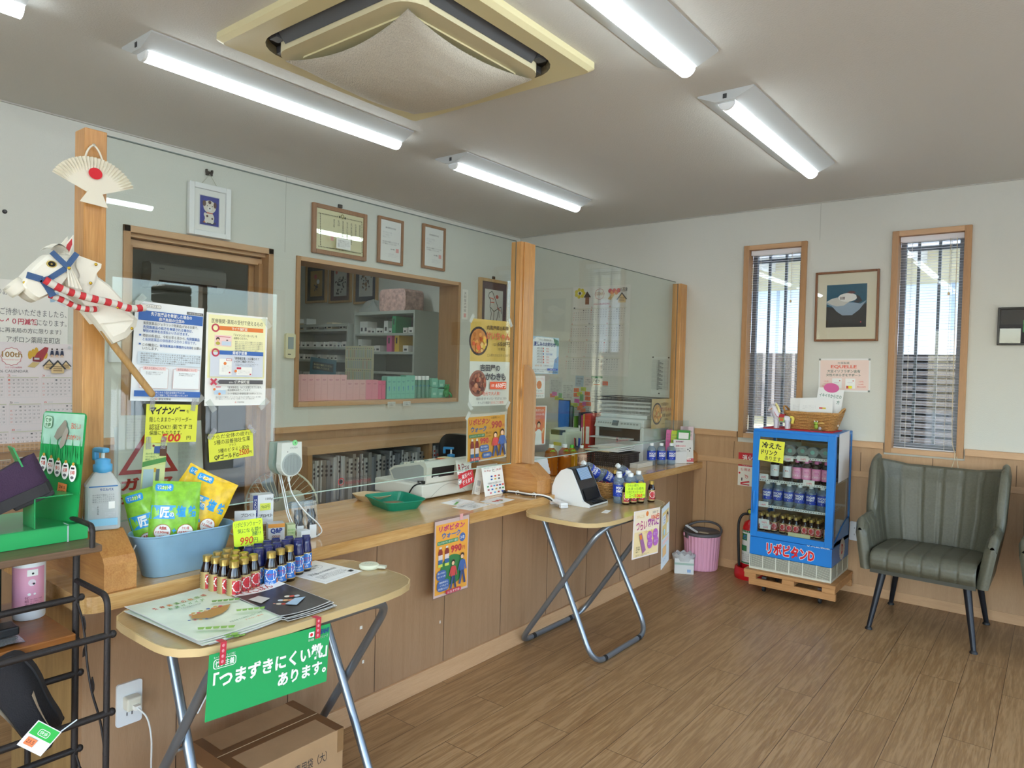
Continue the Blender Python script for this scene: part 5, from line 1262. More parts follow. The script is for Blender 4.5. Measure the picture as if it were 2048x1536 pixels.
s.circ(0.08, 0.62, 0.05, P('#c7262f')); s.line(0.35, 0.66, 0.5, 0.72, P('#c7262f'), 0.004); s.circ(0.45, 0.72, 0.08, P('#c7262f'), 12, ring=0.2); s.rect(0.18, 0.76, 0.24, 0.85, P('#3a2a2a')); s.line(0.15, 0.92, 0.6, 0.86, P('#c7262f'), 0.010); s.line(0.15, 0.95, 0.6, 0.96, P('#c7262f'), 0.008)
hang('extinguisher_sign', s, (-1.723, YE - 0.0135, 0.72), 0.0, 'red and white fire extinguisher sign beside the drinks fridge', 'sign')
s = Sh(0.545, 0.73, P('#dcd9d4')); asp = 0.545 / 0.73
for i in range(7): s.circ(0.07 + 0.1 * cos(i * .9) * .7 + 0.06, 0.07 + 0.04 * sin(i * 0.9), 0.03, P('#d3c23a'), 8)
s.circ(0.13, 0.07, 0.02, INK); s.poly([(0.2, 0.12), (0.26, 0.05), (0.33, 0.12)], P('#4a3a34')); s.rect(0.23, 0.12, 0.30, 0.2, P('#8a5a40')); s.circ(0.48, 0.09, 0.085, CRIM, 8, ring=0.06); s.tx('100th', 0.415, 0.065, 0.545, 0.105, P('#b5813f'), 0.01)
for i in range(5): s.circ(0.66 + 0.035 * i, 0.06 + 0.02 * (i % 2), 0.035, P('#d9803f' if i % 2 else '#c23a3a'), 8)
s.poly([(0.62, 0.15), (0.68, 0.1), (0.74, 0.1), (0.68, 0.16)], P('#c9a05a')); hut(s, 0.86, 0.16, 0.09, asp); s.tx('八百津', 0.82, 0.03, 0.95, 0.075); s.tx('2026 CALENDAR', 0.38, 0.19, 0.66, 0.21, CRIM)
cal(s, 3, 4, None, 0.02, 0.23, [1, 2, 3, 4, 5, 6, 7, 8, 9, 10, 11, 12])
hang('wall_calendar', s, (-2.974, YE - 0.002, 1.716), 0.0, 'anniversary calendar on the end wall behind the right glass screen', 'calendar')
s = Sh(0.15, 0.29, P('#d9dcd6'))
s.rect(0.03, 0.05, 0.97, 0.88, P('#cdd1cb'))
for i in range(22): s.line(0.05, 0.09 + 0.036 * i, 0.95, 0.09 + 0.036 * i, GRY, 0.0009); s.rect(0.34, 0.10 + 0.036 * i, 0.45 + 0.1 * ((i * 7) % 3), 0.117 + 0.036 * i, P('#55555a'))
for u in (0.05, 0.32, 0.62, 0.78, 0.95): s.line(u, 0.09, u, 0.85, GRY, 0.0009)
o = hang('price_list', s, (-2.425, YE - 0.002, 1.365), 0.0, 'long ruled list pinned to the end wall above the printer', 'list')
for u, v in ((0.06, 0.01), (0.94, 0.02), (0.45, 0.97)):
 b = B(); b.lathe([(0.006, 0), (0.004, 0.008)], INK, 10, c=(0, 0, 0)); obj('pin', b, o, loc=((u - .5) * .15, 0, (.5 - v) * .29), rot=(pi / 2, 0, 0))
def memo(name, w, h, x, z, m, label, cat, roll=0, txt=4, group=None, d=0.002):
 s = Sh(w, h, P(m, 0.7))
 if txt: s.lines(0.12, 0.15, 0.88, 0.85, txt, GRY, int(x * -100))
 return hang(name, s, (x, YE - d, z), 0.0, label, cat, roll, group)
memo('memo_sheet', 0.125, 0.165, -3.268, 1.208, '#d5d8d2', 'large white memo sheet on the end wall left of the sticky notes', 'memo', 1, 8)
memo('memo_sheet', 0.13, 0.15, -3.395, 1.25, '#c9ccc8', 'grey ruled memo sheet behind the small pink notice', 'memo', 0, 8)
memo('memo_sheet', 0.12, 0.15, -2.99, 1.182, '#cfd2cd', 'white memo sheet under the green headed card on the end wall', 'memo', 2, 5)
memo('memo_sheet', 0.30, 0.17, -3.17, 1.05, '#ccd0ca', 'wide white sheet under the sticky notes above the back desk', 'memo', 0, 6, d=0.001)
s = Sh(0.105, 0.08, P('#dfe3dd')); s.rect(0, 0, 1, 0.2, P('#4a8a5f')); s.tx('アイツ', 0.1, 0.3, 0.8, 0.65, INK, 0.03); s.rect(0.2, 0.8, 0.8, 0.88, ORG); hang('memo_card', s, (-2.99, YE - 0.002, 1.305), 0.0, 'small card with a green head pinned under the right calendar', 'card', 1)
memo('memo_slip', 0.08, 0.09, -3.158, 1.30, '#a9bccb', 'pale blue slip above the sticky notes', 'memo', -2, 3)
memo('memo_slip', 0.08, 0.085, -3.07, 1.295, '#d6cdc8', 'pale beige slip beside the pale blue slip', 'memo', 2, 3)
SN = [(-3.185, 1.225, 'o'), (-3.185, 1.185, 'o'), (-3.115, 1.235, 'y'), (-3.15, 1.195, 'y'), (-3.13, 1.165, 'g'), (-3.075, 1.20, 'o'), (-3.07, 1.16, 'o'), (-3.175, 1.135, 'p'), (-3.125, 1.105, 'o'), (-3.095, 1.115, 'p'), (-3.06, 1.115, 'o'), (-3.23, 1.10, 'y'), (-3.215, 1.07, 'g'), (-3.19, 1.10, 'y'), (-3.215, 1.03, 'g'), (-3.14, 1.075, 'o'), (-3.11, 1.06, 'o'), (-3.12, 1.03, 'o'), (-2.905, 1.29, 'o'), (-3.37, 1.15, 'y'), (-3.42, 1.17, 'o'), (-3.34, 1.165, 'g'), (-3.33, 1.135, 'y'), (-3.40, 1.185, 'p')]
NM = {'o': ('#e8794f', 'orange'), 'y': ('#c3d05a', 'yellow green'), 'g': ('#6fae78', 'green'), 'p': ('#d667b0', 'pink')}
for i, (x, z, c) in enumerate(SN):
 lone = x > -2.95
 memo('sticky_note', 0.05 if c != 'g' else 0.035, 0.032 if c != 'g' else 0.055, x, z, NM[c][0], 'lone orange sticky note beside the right calendar' if lone else NM[c][1] + ' sticky note in the cluster on the end wall above the back desk', 'sticky note', rf.uniform(-5, 5), 1, None if lone else NM[c][1] + ' sticky notes on the end wall', d=0.004 + 0.0004 * i)
# ------------------------------------------------------------------ bottles
BROWN = P('#1d0c06', 0.07, coat=0.3); GOLD = P('#b99a52', 0.28, 0.75); GOLDL = P('#b8a06c', 0.4, 0.35)
PET = clear('pet_plastic', '#e9f0f5', 0.10, rough=0.06); PETW = clear('pet_filled', '#cfdde8', 0.22, rough=0.05, bodycol='#c4d3e0')
def wrap(r): return lambda p: ((r - p[1]) * sin(p[0] / r), -(r - p[1]) * cos(p[0] / r), p[2])
def label(r, h, z, m, draw, ang=2 * pi):
 s = Sh(r * ang, h, m, warp=None, base=False); s.b.warp = wrap(r); s.b.T = Matrix.Translation((0, 0, z)); s.nx = 28 if ang > 6 else 16
 s.d = 0.0002; s.rect(0, 0, 1, 1, m); draw(s); return s.b
def d_gold(s):
 s.rect(0.36, 0.12, 0.66, 0.88, P('#c2303a', 0.5)); s.circ(0.5, 0.42, 0.15, WHITE, 26, star=0.14); s.tx('リポビタン', 0.39, 0.34, 0.61, 0.47, P('#c2202a'), 0.03); s.tx('ゴールド', 0.43, 0.5, 0.57, 0.58, INK)
 for u in (0.12, 0.22, 0.78, 0.88):
  for k in range(7): s.rect(u, 0.1 + 0.09 * k, u + 0.05, 0.115 + 0.09 * k, INK)
 s.tx('エース', 0.42, 0.68, 0.62, 0.84, INK, 0.03)
def d_blue(s):
 s.rect(0.28, 0.06, 0.72, 0.94, P('#2f74c8', 0.5)); s.circ(0.5, 0.36, 0.16, WHITE, 26, star=0.14); s.tx('リポビタン', 0.37, 0.27, 0.63, 0.38, P('#c2202a'), 0.03); s.tx('ウォーク', 0.40, 0.40, 0.60, 0.48, P('#c2202a'), 0.02); s.tx('コンドロイチン', 0.33, 0.62, 0.58, 0.69, WHITE); s.tx('配合', 0.36, 0.74, 0.56, 0.86, WHITE); s.circ(0.65, 0.6, 0.018, ORG); s.rect(0.63, 0.62, 0.67, 0.8, ORG)
def drink_proto(kind, navy=False, hh=0.113):
 t = thing('drink_bottle', 'x', 'bottle', (0, 0, 0))
 r = 0.0193
 b = B(); b.lathe([(r * .9, 0), (r, 0.004), (r, 0.068), (r * .95, 0.074), (r * .68, 0.092), (r * .6, 0.098), (r * .6, 0.10)], BROWN, 20); obj('glass_body', b, t)
 b = B(); b.lathe([(r * .70, 0.095), (r * .72, 0.098), (r * .68, 0.099), (r * .72, 0.112), (r * .62, 0.1135)], GOLD, 18); obj('cap', b, t)
 obj('paper_label', label(r + 0.0004, 0.056, 0.038, GOLDL, d_blue if kind == 'blue' else d_gold), t)
 if navy:
  b = B(); NV = P('#20265e', 0.22, coat=0.4); b.lathe([(r * 1.01, 0.068), (r * .99, 0.076), (r * .8, 0.096), (r * .8, 0.114), (r * .5, 0.1165)], NV, 18); b.box(-0.012, 0.012, -0.004, 0.004, 0.115, 0.121, NV); obj('shrink_film', b, t)
 return t
RZ1 = radians(96); RZ2 = radians(60)
T1Z = 0.70
gold = [(-1.885, 1.115), (-1.909, 1.155), (-1.924, 1.197), (-1.938, 1.24)] 
GP = drink_proto('gold')
rows = [('front row', [(-1.887, 1.113), (-1.900, 1.152), (-1.913, 1.191)]), ('second row', [(-1.926, 1.105), (-1.939, 1.144), (-1.952, 1.183)]), ('third row', [(-1.965, 1.100), (-1.978, 1.139), (-1.991, 1.178)]), ('back row', [(-2.004, 1.095), (-2.017, 1.134), (-2.030, 1.173)])]
first = True
for rn, ps in rows:
 for i, (x, y) in enumerate(ps):
  lab = 'gold labelled drink bottle in the near cluster, %s, %s from the left' % (rn, ORD[i])
  if first: GP.location = (x, y, T1Z); GP.rotation_euler = (0, 0, RZ1); GP['label'] = lab; GP['group'] = 'gold labelled drinks on the near table'; first = False
  else: dup(GP, (x, y, T1Z), RZ1, lab, 'gold labelled drinks on the near table')
BP = drink_proto('blue'); first = True
for i, (x, y) in enumerate([(-1.899, 1.243), (-1.912, 1.284), (-1.925, 1.325)]):
 lab = 'blue labelled drink bottle with bare gold cap, %s from the left in the front row' % ORD[i]
 if first: BP.location = (x, y, T1Z); BP.rotation_euler = (0, 0, RZ2); BP['label'] = lab; BP['group'] = 'blue labelled drinks on the near table'; first = False
 else: dup(BP, (x, y, T1Z), RZ2, lab, 'blue labelled drinks on the near table')
NP = drink_proto('blue', True); first = True
for rn, ps in (('middle row', [(-1.940, 1.225), (-1.951, 1.264), (-1.962, 1.303), (-1.973, 1.342), (-1.962, 1.384), (-1.976, 1.424)]), ('back row', [(-1.981, 1.217), (-1.992, 1.256), (-2.003, 1.295), (-2.014, 1.334), (-2.004, 1.378)])):
 for i, (x, y) in enumerate(ps):
  lab = 'drink bottle capped in navy film, %s from the left in the %s' % (ORD[i], rn)
  if first: NP.location = (x, y, T1Z); NP.rotation_euler = (0, 0, RZ2); NP['label'] = lab; NP['group'] = 'navy film drinks on the near table'; first = False
  else: dup(NP, (x, y, T1Z), RZ2, lab, 'navy film drinks on the near table')
# ------------------------------------------------------------------ folding tables
TT = wood('table_top', '#a58a5e', '#b99d70', 'Y', 1.2, 0.25, fine=2, coat=0.3); STEEL = P('#8d949c', 0.32, 0.75); TEDGE = P('#c9ae7e', 0.35)
def folding_table(loc, label_):
 t = thing('folding_table', label_, 'table', loc)
 n = 10; hx, hy = 0.236, 0.405; pl = []
 for i in range(48):
  a = 2 * pi * i / 48; c, s_ = cos(a), sin(a); k = (abs(c) ** 4.5 + abs(s_) ** 4.5) ** (-1 / 4.5)
  pl.append((hx * k * c, hy * k * s_))
 b = B(); b.prism(pl, -0.020, 0.0, TEDGE, smooth=True); b.add([(p[0] * .985, p[1] * .99, 0.0002) for p in pl], [tuple(range(48))], TT); obj('tabletop', b, t, bevel=0.004)
 for nm, xt, xf, hy_, z1 in (('inner_leg', -0.17, 0.16, 0.272, 0.66), ('outer_leg', 0.19, -0.265, 0.295, 0.66)):
  b = B(); z0 = 0.014 - loc[2]; zt = -0.034
  q = arc_pts([(xt, -hy_ + 0.02, zt), (xf, -hy_, z0), (xf, hy_, z0), (xt, hy_ - 0.02, zt)], 0.10, 8) if nm == 'inner_leg' else arc_pts([(xt, 0, zt), (xt, -hy_ + 0.01, zt), (xf, -hy_, z0), (xf, hy_, z0), (xt, hy_ - 0.01, zt), (xt, 0, zt)], 0.10, 8)
  b.tube(q, 0.0135, STEEL, 12); lg = obj(nm, b, t)
  for yy in (-0.17, 0.17):
   b = B(); b.tube([(xf, yy - 0.012, z0), (xf, yy + 0.012, z0)], 0.0139, P('#1e1f22', 0.6), 12); obj('foot_pad', b, lg)
 for yy in (-0.275, 0.275):
  b = B(); b.tube([(-0.03, yy - 0.012, -0.36), (-0.03, yy + 0.012, -0.36)], 0.006, P('#b9bec4', 0.3, 0.8), 8); obj('rivet', b, t)
 return t
folding_table((-1.822, 1.215, T1Z), 'beige folding table in front of the counter with brochures and drinks on it')
folding_table((-1.842, 3.095, T1Z), 'beige folding table by the middle post with a white card reader on it')
s = Sh(0.352, 0.16, P('#24a35c', 0.5), t=0.003); s.rr(0.03, 0.09, 0.20, 0.24, WHITE); s.rr(0.036, 0.10, 0.194, 0.23, P('#24a35c')); s.tx('快歩主義', 0.045, 0.115, 0.185, 0.215, WHITE, 0.02); s.tx('もっと元気に、もっと楽に', 0.03, 0.04, 0.19, 0.075, WHITE)
s.tx('「つまずきにくい靴」', 0.035, 0.29, 0.985, 0.55, WHITE, 0.035); s.tx('あります。', 0.55, 0.60, 0.985, 0.82, WHITE, 0.035); s.rect(0.80, 0.06, 0.85, 0.15, WHITE); s.circ(0.825, 0.105, 0.013, P('#d3222c')); s.tx('日本製', 0.80, 0.17, 0.85, 0.21, WHITE); s.tx('ASAHI', 0.88, 0.05, 0.985, 0.14, NAVY, 0.03, 0.2); s.tx('アサヒシューズ', 0.88, 0.16, 0.98, 0.21, LGR)
o = hang('green_sign', s, (-1.582, 1.045, 0.603), R90, 'green sign with white Japanese lettering taped to the near folding table', 'sign', -3.2)
for u in (0.09, 0.88):
 b = B(); b.box((u - .5) * .352 - .008, (u - .5) * .352 + .008, -0.004, -0.0034, 0.05, 0.105, P('#c23346', 0.5)); b.box((u - .5) * .352 - .008, (u - .5) * .352 + .008, -0.004, 0.02, 0.105, 0.1055, P('#c23346', 0.5))
 for i in range(4): b.ball(((u - .5) * .352, -0.0038, 0.058 + 0.013 * i), 0.0045, P('#e08a96', 0.6), 6, (1, 0.15, 1))
 obj('red_lace_tape', b, o)
def curl(w, h, k, z, m, t=0.0012): 
 b = B(); b.grid(lambda u, v: ((u - .5) * w, (v - .5) * h, z + k * (2 * u - 1) ** 2 * 0.5 + k * 0.6 * v * v), 10, 6, m, thick=(0, 0, -t)); return b
class LaySh(Sh): pass
def brochure(loc, rz, lab, name, cat, group, w, h, draw, k=0.004):
 s = Sh(w, h, None, base=False); s.b.warp = lambda p: (p[0], p[2], -p[1] + k * (p[0] / w * 2) ** 2 + 0.5 * k * (p[2] / h + .5) ** 2)
 s.nx = 10; s.b.grid(lambda u, v: ((u - .5) * w, 0.0, (v - .5) * h), 10, 6, WHITE); s.b.grid(lambda u, v: ((u - .5) * w, 0.0012, (v - .5) * h), 10, 6, WHITE)
 draw(s); o = obj(name, s.b, loc=loc, rot=(0, 0, rz)); return tag(o, lab, cat, group)
def gr(s, u0, v0, u1, v1, m): 
 for i in range(8): s.rect(u0 + (u1 - u0) * i / 8, v0, u0 + (u1 - u0) * (i + 1) / 8, v1, m, layer=i == 0)
PG = P('#e4efdc', 0.35, var=0.12, scale=9); LG = P('#8fbf5a', 0.5); LG2 = P('#6aa04a', 0.5)
def leafs(s, u, v, k, m):
 for i in range(5): s.poly([(u + k * .2 * i, v + k * .1 * i), (u + k * (.2 * i + .12), v + k * (.1 * i - .14)), (u + k * (.2 * i + .32), v + k * (.1 * i - .05)), (u + k * (.2 * i + .14), v + k * (.1 * i + .06))], m)
def d_pam(s):
 gr(s, 0.01, 0.01, 0.99, 0.99, PG)
 for i, (ch, c) in enumerate(zip('飛騨美濃の旬市場', [REDM, REDM, ORG, LG2, REDM, ORG, LG2, REDM])): s.circ(0.2 + 0.085 * i, 0.2, 0.036, P('#e3e8c0'), 12); s.tx(ch, 0.175 + 0.085 * i, 0.175, 0.225 + 0.085 * i, 0.225, c, 0.02)
 for i, ch in enumerate('お届けガイド'): s.tx(ch, 0.28 + 0.08 * i, 0.27, 0.325 + 0.08 * i, 0.31, LG2, 0.03)
 s.tx('くらしを彩るカタログ', 0.38, 0.34, 0.62, 0.37, INK); s.poly([(0.28, 0.6), (0.34, 0.54), (0.7, 0.52), (0.82, 0.54), (0.7, 0.62), (0.6, 0.66), (0.44, 0.68)], P('#b98a4a'))
 for i in range(9): s.circ(0.34 + 0.045 * i, 0.53 - 0.02 * (i % 2), 0.026, P(['#d98a5a', '#c9a04a', '#d9606a', '#8fa84a', '#e3c9a0', '#4f6fa0'][i % 6]), 8)
 for i in range(4): s.circ(0.22 + 0.05 * i, 0.64 + 0.02 * i, 0.018, P(['#3f5f9a', '#c24a4a', '#e3b05a', '#4f6fa0'][i]), 7)
 leafs(s, 0.7, 0.42, 0.25, LG2); leafs(s, 0.12, 0.86, 0.3, LG); leafs(s, 0.7, 0.74, 0.25, LG); s.tx('岐阜県産 旬の味覚をお届けします', 0.46, 0.88, 0.86, 0.91, DGRN); s.tx('アポロン薬局', 0.6, 0.93, 0.82, 0.955, ORG)
for i, (x, y, dz, a) in enumerate([(-1.812, 0.988, 0, 0.10), (-1.808, 0.978, 0.003, 0.06), (-1.815, 0.985, 0.006, 0.02), (-1.822, 0.982, 0.009, 0.035)]):
 brochure((x, y, T1Z + 0.0016 + dz), R90 + a, 'green illustrated brochure, %s of the pile on the near folding table' % ('topmost' if i == 3 else ('bottom one', 'second from the bottom', 'second from the top')[i]), 'brochure', 'brochure', 'green brochures on the near table', 0.235, 0.375, d_pam if i == 3 else (lambda s: (gr(s, 0.01, 0.01, 0.99, 0.99, PG), leafs(s, 0.1, 0.9, 0.3, LG))), 0.0035)
MGB = P('#3a3431', 0.3, var=0.3, scale=12)
def d_mag(s):
 gr(s, 0.01, 0.2, 0.99, 0.99, MGB); s.tx('ママごはん', 0.12, 0.04, 0.8, 0.17, P('#c2402f'), 0.02)
 for i in range(9): s.circ(0.3 + 0.06 * i, 0.62 + 0.05 * (i % 3) - 0.015 * i, 0.05, P(['#d98a6a', '#e3dcc9', '#c2503f', '#c9d3dd', '#e0b080'][i % 5]), 8)
 s.poly([(0.06, 0.38), (0.32, 0.32), (0.4, 0.46), (0.12, 0.56)], P('#d3d0ca')); s.poly([(0.4, 0.72), (0.7, 0.64), (0.84, 0.7), (0.52, 0.82)], P('#a9c4dd'))
for i, (x, y, dz, a) in enumerate([(-1.748, 1.185, 0, 0.0), (-1.752, 1.188, 0.003, -0.08), (-1.758, 1.18, 0.006, 0.03), (-1.765, 1.178, 0.009, -0.03)]):
 brochure((x, y, T1Z + 0.0036 + dz), R90 + a + 0.02, 'dark food magazine, %s of the pile beside the green brochures' % ('topmost' if i == 3 else ('bottom one', 'second from the bottom', 'second from the top')[i]), 'magazine', 'magazine', 'food magazines on the near table', 0.165, 0.28, d_mag if i == 3 else (lambda s: gr(s, 0.01, 0.2, 0.99, 0.99, MGB)), 0.006 if i == 3 else 0.003)
def d_a4(s): s.rect(0.06, 0.05, 0.94, 0.95, LGR); s.rect(0.066, 0.055, 0.934, 0.945, WHITE); s.circ(0.5, 0.28, 0.3, LGR, 20, ring=0.05, rv=0.14); s.lines(0.25, 0.2, 0.75, 0.36, 2, INK); s.tx('7/16', 0.16, 0.5, 0.36, 0.6); s.tx('より 受付時間の変更', 0.4, 0.52, 0.84, 0.59); s.lines(0.14, 0.66, 0.84, 0.86, 4, GRY); s.rect(0.8, 0.83, 0.9, 0.9, INK)
flat('notice_paper', 0.17, 0.22, (-1.93, 1.45, T1Z + 0.0003), R90 + 0.14, 'white printed notice paper lying behind the magazines on the near table', 'notice', d_a4)
t = thing('tape_measure', 'round pale green tape measure at the far corner of the near table', 'tape measure', (-1.845, 1.588, T1Z + 0.0004), radians(30))
b = B(); b.lathe([(0.03, 0), (0.034, 0.004), (0.034, 0.012), (0.03, 0.015)], P('#d9dcc4', 0.4), 24); obj('case', b, t)
s = Sh(0.04, 0.03, None, base=False); s.b.T = Matrix.Translation((0, 0, 0.0152)) @ LAY; s.tx('らくらく', 0.1, 0.2, 0.9, 0.7, P('#6a9a90')); obj('print', s.b, t)
b = B(); b.box(0.03, 0.06, -0.009, 0.009, 0.004, 0.012, P('#cfd0bd', 0.4)); obj('tab', b, t)
CB = P('#a98660', 0.85, var=0.05, scale=20); TP = P('#6d4a2c', 0.35)
t = thing('cardboard_box', 'brown cardboard box of rubbish bags on the floor under the near table', 'box', (-1.85, 1.218, 0))
b = B(); b.box(-0.133, 0.133, -0.17, 0.17, 0, 0.27, CB); obj('carton', b, t, bevel=0.002)
b = B(); b.box(-0.028, 0.028, -0.171, 0.171, 0.2702, 0.2708, TP); b.box(-0.0015, 0.0015, -0.17, 0.17, 0.2708, 0.2712, P('#c9b08c', 0.6)); obj('top_tape', b, t)
for sy in (-1, 1):
 b = B(); b.box(-0.1332, 0.1332, sy * 0.157 - 0.0145, sy * 0.157 + 0.0145, 0.2701, 0.2707, TP); b.box(-0.1334, 0.1334, sy * 0.1705, sy * 0.171, 0.215, 0.2705, TP); b.box(0.1332, 0.1337, sy * 0.159 - 0.0115, sy * 0.159 + 0.0115, 0.2, 0.2705, P('#8a6844', 0.4)); obj('edge_tape', b, t)
s = Sh(0.32, 0.24, None, base=False); s.b.T = Matrix.Translation((0.1335, 0, 0.135)) @ Matrix.Rotation(R90, 4, 'Z'); s.tx('指定ごみ専用袋（大）', 0.22, 0.13, 0.84, 0.26); s.tx('（10枚×30枚）', 0.32, 0.33, 0.62, 0.42); s.tx('MADE IN INDONESIA', 0.65, 0.36, 0.84, 0.41); obj('print', s.b, t)
t = thing('wall_socket', 'white wall socket with a charger on the counter front under the near table', 'socket', (XC + 0.0006, 0.925, 0.387), R90)
b = B(); b.prism(rrect(0.072, 0.125, 0.008, 4), -0.007, 0, P('#e3e5e7', 0.35), axis='Y'); obj('plate', b, t, bevel=0.003)
b = B()
for z in (-0.03,):
 for x in (-0.008, 0.006): b.box(x, x + 0.0025, -0.0076, -0.007, z - 0.005, z + 0.005, INK)
obj('slots', b, t)
b = B(); b.box(-0.02, 0.022, -0.04, -0.007, -0.012, 0.026, P('#ddd9ca', 0.4)); ch = obj('charger', b, t, bevel=0.006, seg=3)
b = B(); b.box(-0.006, 0.010, -0.056, -0.04, -0.006, 0.006, WHITE); b.tube(spline([(0.002, -0.056, 0.0), (0.02, -0.075, -0.03), (0.035, -0.07, -0.1), (0.045, -0.05, -0.2), (0.06, -0.03, -0.30), (0.12, -0.02, -0.372), (0.18, -0.03, -0.38)], 7), 0.0026, P('#e9e9e7', 0.4)); obj('charger_cord', b, t)
t = thing('charging_cable', 'thin white cord running down the counter front behind the green sign', 'cord', (XC + 0.012, 1.18, 0))
b = B(); b.tube([(0, -0.05, 0.28), (0, -0.0, 0.36), (0.0, 0.08, 0.50), (0.0, 0.14, 0.62), (0.0, 0.16, 0.69)], 0.0025, P('#dfe0e0', 0.4)); obj('cord', b, t)
# ------------------------------------------------------------------ iron rack at the left edge
IR = P('#2b2524', 0.5, 0.3, bump=0.3, scale=300); BRW = wood('shelf_brown', '#5b4432', '#7a5e47', 'Y', 2, 0.4); ORW = wood('shelf_orange', '#7e4d24', '#a5682f', 'Y', 2, 0.3)
t = thing('iron_rack', 'dark iron rack with leaf scrolls and wooden shelves at the left edge', 'rack', (-2.0, 0.55, 0))
YR = 0.19
b = B(); b.tube([(-0.012, YR, 0), (-0.012, YR, 0.90)], 0.0085, IR, 10); obj('rear_post', b, t)
b = B(); b.tube(arc_pts([(-0.012, YR, 0.815), (0.18, YR, 0.815), (0.18, YR, 0)], 0.035, 8), 0.0075, IR, 10); obj('front_post', b, t)
b = B(); b.tube(arc_pts([(-0.3, YR + 0.02, 0.962), (0.035, YR + 0.02, 0.962), (0.035, YR + 0.02, 0.905)], 0.02, 5), 0.007, IR, 10); obj('top_hoop', b, t)
b = B(); b.tube([(-0.35, YR, 0), (-0.35, YR, 0.9)], 0.0085, IR, 10); obj('rear_post', b, t)
for x, zs in ((-0.012, (0.767, 0.567, 0.364, 0.16)), (0.18, (0.718, 0.524, 0.32, 0.12))):
 for z in zs:
  b = B(); b.tube([(x, YR + 0.012, z), (x, -0.75, z)], 0.0085, IR, 10); b.ball((x, YR + 0.012, z), 0.0098, IR, 8); obj('rail', b, t)
b = B(); b.tube([(-0.35, YR, 0.66), (0.0, YR, 0.66)], 0.007, IR); b.tube([(-0.35, YR, 0.885), (0.0, YR, 0.885)], 0.007, IR); obj('shelf_support', b, t)
b = B(); b.box(-0.36, 0.035, -0.75, YR + 0.045, 0.890, 0.908, BRW); obj('upper_shelf', b, t, bevel=0.003)
b = B(); b.box(-0.36, 0.03, -0.75, YR - 0.014, 0.668, 0.688, ORW); obj('middle_shelf', b, t, bevel=0.003)
def leaf(b, x, z, a, k=1.0):
 c, s_ = cos(a), sin(a)
 q = [(0, 0), (0.008, 0.012), (0.009, 0.024), (0.004, 0.036), (0, 0.042), (-0.004, 0.034), (-0.007, 0.022), (-0.006, 0.010)]
 b.prism([(x + k * (p[0] * c - p[1] * s_), z + k * (p[0] * s_ + p[1] * c)) for p in q], YR - 0.001, YR + 0.002, IR, axis='Y')
b = B(); b.tube(spline([(0.0, YR, 0.755), (0.03, YR, 0.72), (0.05, YR, 0.67), (0.065, YR, 0.61), (0.095, YR, 0.55), (0.14, YR, 0.50), (0.165, YR, 0.45), (0.178, YR, 0.40)], 6), 0.003, IR, 6)
for x, z, a in ((0.043, 0.69, 0.15), (0.058, 0.66, 2.6), (0.098, 0.548, 0.1), (0.172, 0.44, 3.1)): leaf(b, x, z, a)
b.tube(spline([(0.0, YR, 0.355), (0.04, YR, 0.31), (0.06, YR, 0.25), (0.075, YR, 0.18), (0.12, YR, 0.12), (0.175, YR, 0.06)], 6), 0.003, IR, 6)
for x, z, a in ((0.02, 0.335, -2.4), (0.06, 0.25, 2.7), (0.07, 0.2, 0.2)): leaf(b, x, z, a)
obj('leaf_scroll', b, t)
GS = P('#1f8f4f', 0.3); GSL = P('#27a85c', 0.35); GSE = P('#9fc9ae', 0.5)
t = thing('shoe_display_stand', 'green cardboard shoe display stand on the upper shelf of the iron rack', 'stand', (-2.185, 0.56, 0.909))
b = B(); b.box(-0.13, 0.125, -0.5, 0.225, 0, 0.042, GSL); obj('base', b, t)
b = B(); b.box(-0.132, 0.127, -0.5, 0.205, 0.0422, 0.0445, GS); obj('top_sheet', b, t)
b = B(); b.box(0.04, 0.12, 0.10, 0.103, 0.045, 0.125, GS); b.box(0.04, 0.12, 0.10, 0.19, 0.122, 0.125, GS); obj('fold', b, t)
b = B(); b.box(0.095, 0.127, 0.175, 0.178, -0.001, 0.045, P('#b9c4c6', 0.6)); obj('flap', b, t)
s = Sh(0.155, 0.345, P('#1f9a52', 0.3), t=0.004, radius=0.012)
s.rect(0.02, 0.01, 0.98, 0.26, P('#9fc7b4', 0.4, var=0.2, scale=14))
for i in range(16): s.poly([(0.02 + 0.06 * i, 0.4), (0.05 + 0.06 * i, 0.2 + 0.05 * (i % 3)), (0.1 + 0.06 * i, 0.4)], GSL if i % 2 else GS)
s.rr(0.07, 0.035, 0.27, 0.135, DGRN); s.rr(0.08, 0.04, 0.26, 0.13, P('#bcd8c4')); s.tx('快歩', 0.1, 0.05, 0.24, 0.085, DGRN, 0.03); s.tx('主義', 0.1, 0.09, 0.24, 0.123, DGRN, 0.03)
s.poly([(0.34, 0.20), (0.4, 0.14), (0.56, 0.06), (0.62, 0.09), (0.58, 0.17), (0.42, 0.225)], P('#8a8478')); s.poly([(0.48, 0.26), (0.52, 0.2), (0.62, 0.11), (0.67, 0.15), (0.6, 0.26), (0.52, 0.29)], P('#9c958a'))
s.tx('足に優しい', 0.72, 0.08, 0.95, 0.13, REDM, 0.02); s.tx('５つのポイント', 0.64, 0.17, 0.97, 0.215, REDM, 0.02)
for i in range(5):
 u = 0.15 + 0.185 * i; v = 0.415 + 0.014 * i
 s.circ(u, v, 0.085, WHITE, 20, rv=0.068); s.circ(u, v - 0.07, 0.03, P('#c9983a'), 10); s.tx(('軽量', '軽い', '安心', '抗菌', '日本製')[i], u - 0.05, v - 0.02, u + 0.05, v + 0.012, REDM, 0.02); s.circ(u, v + 0.035, 0.04, GRY, 8, rv=0.012); s.rect(u - 0.04, v - 0.045, u + 0.04, v - 0.03, INK)
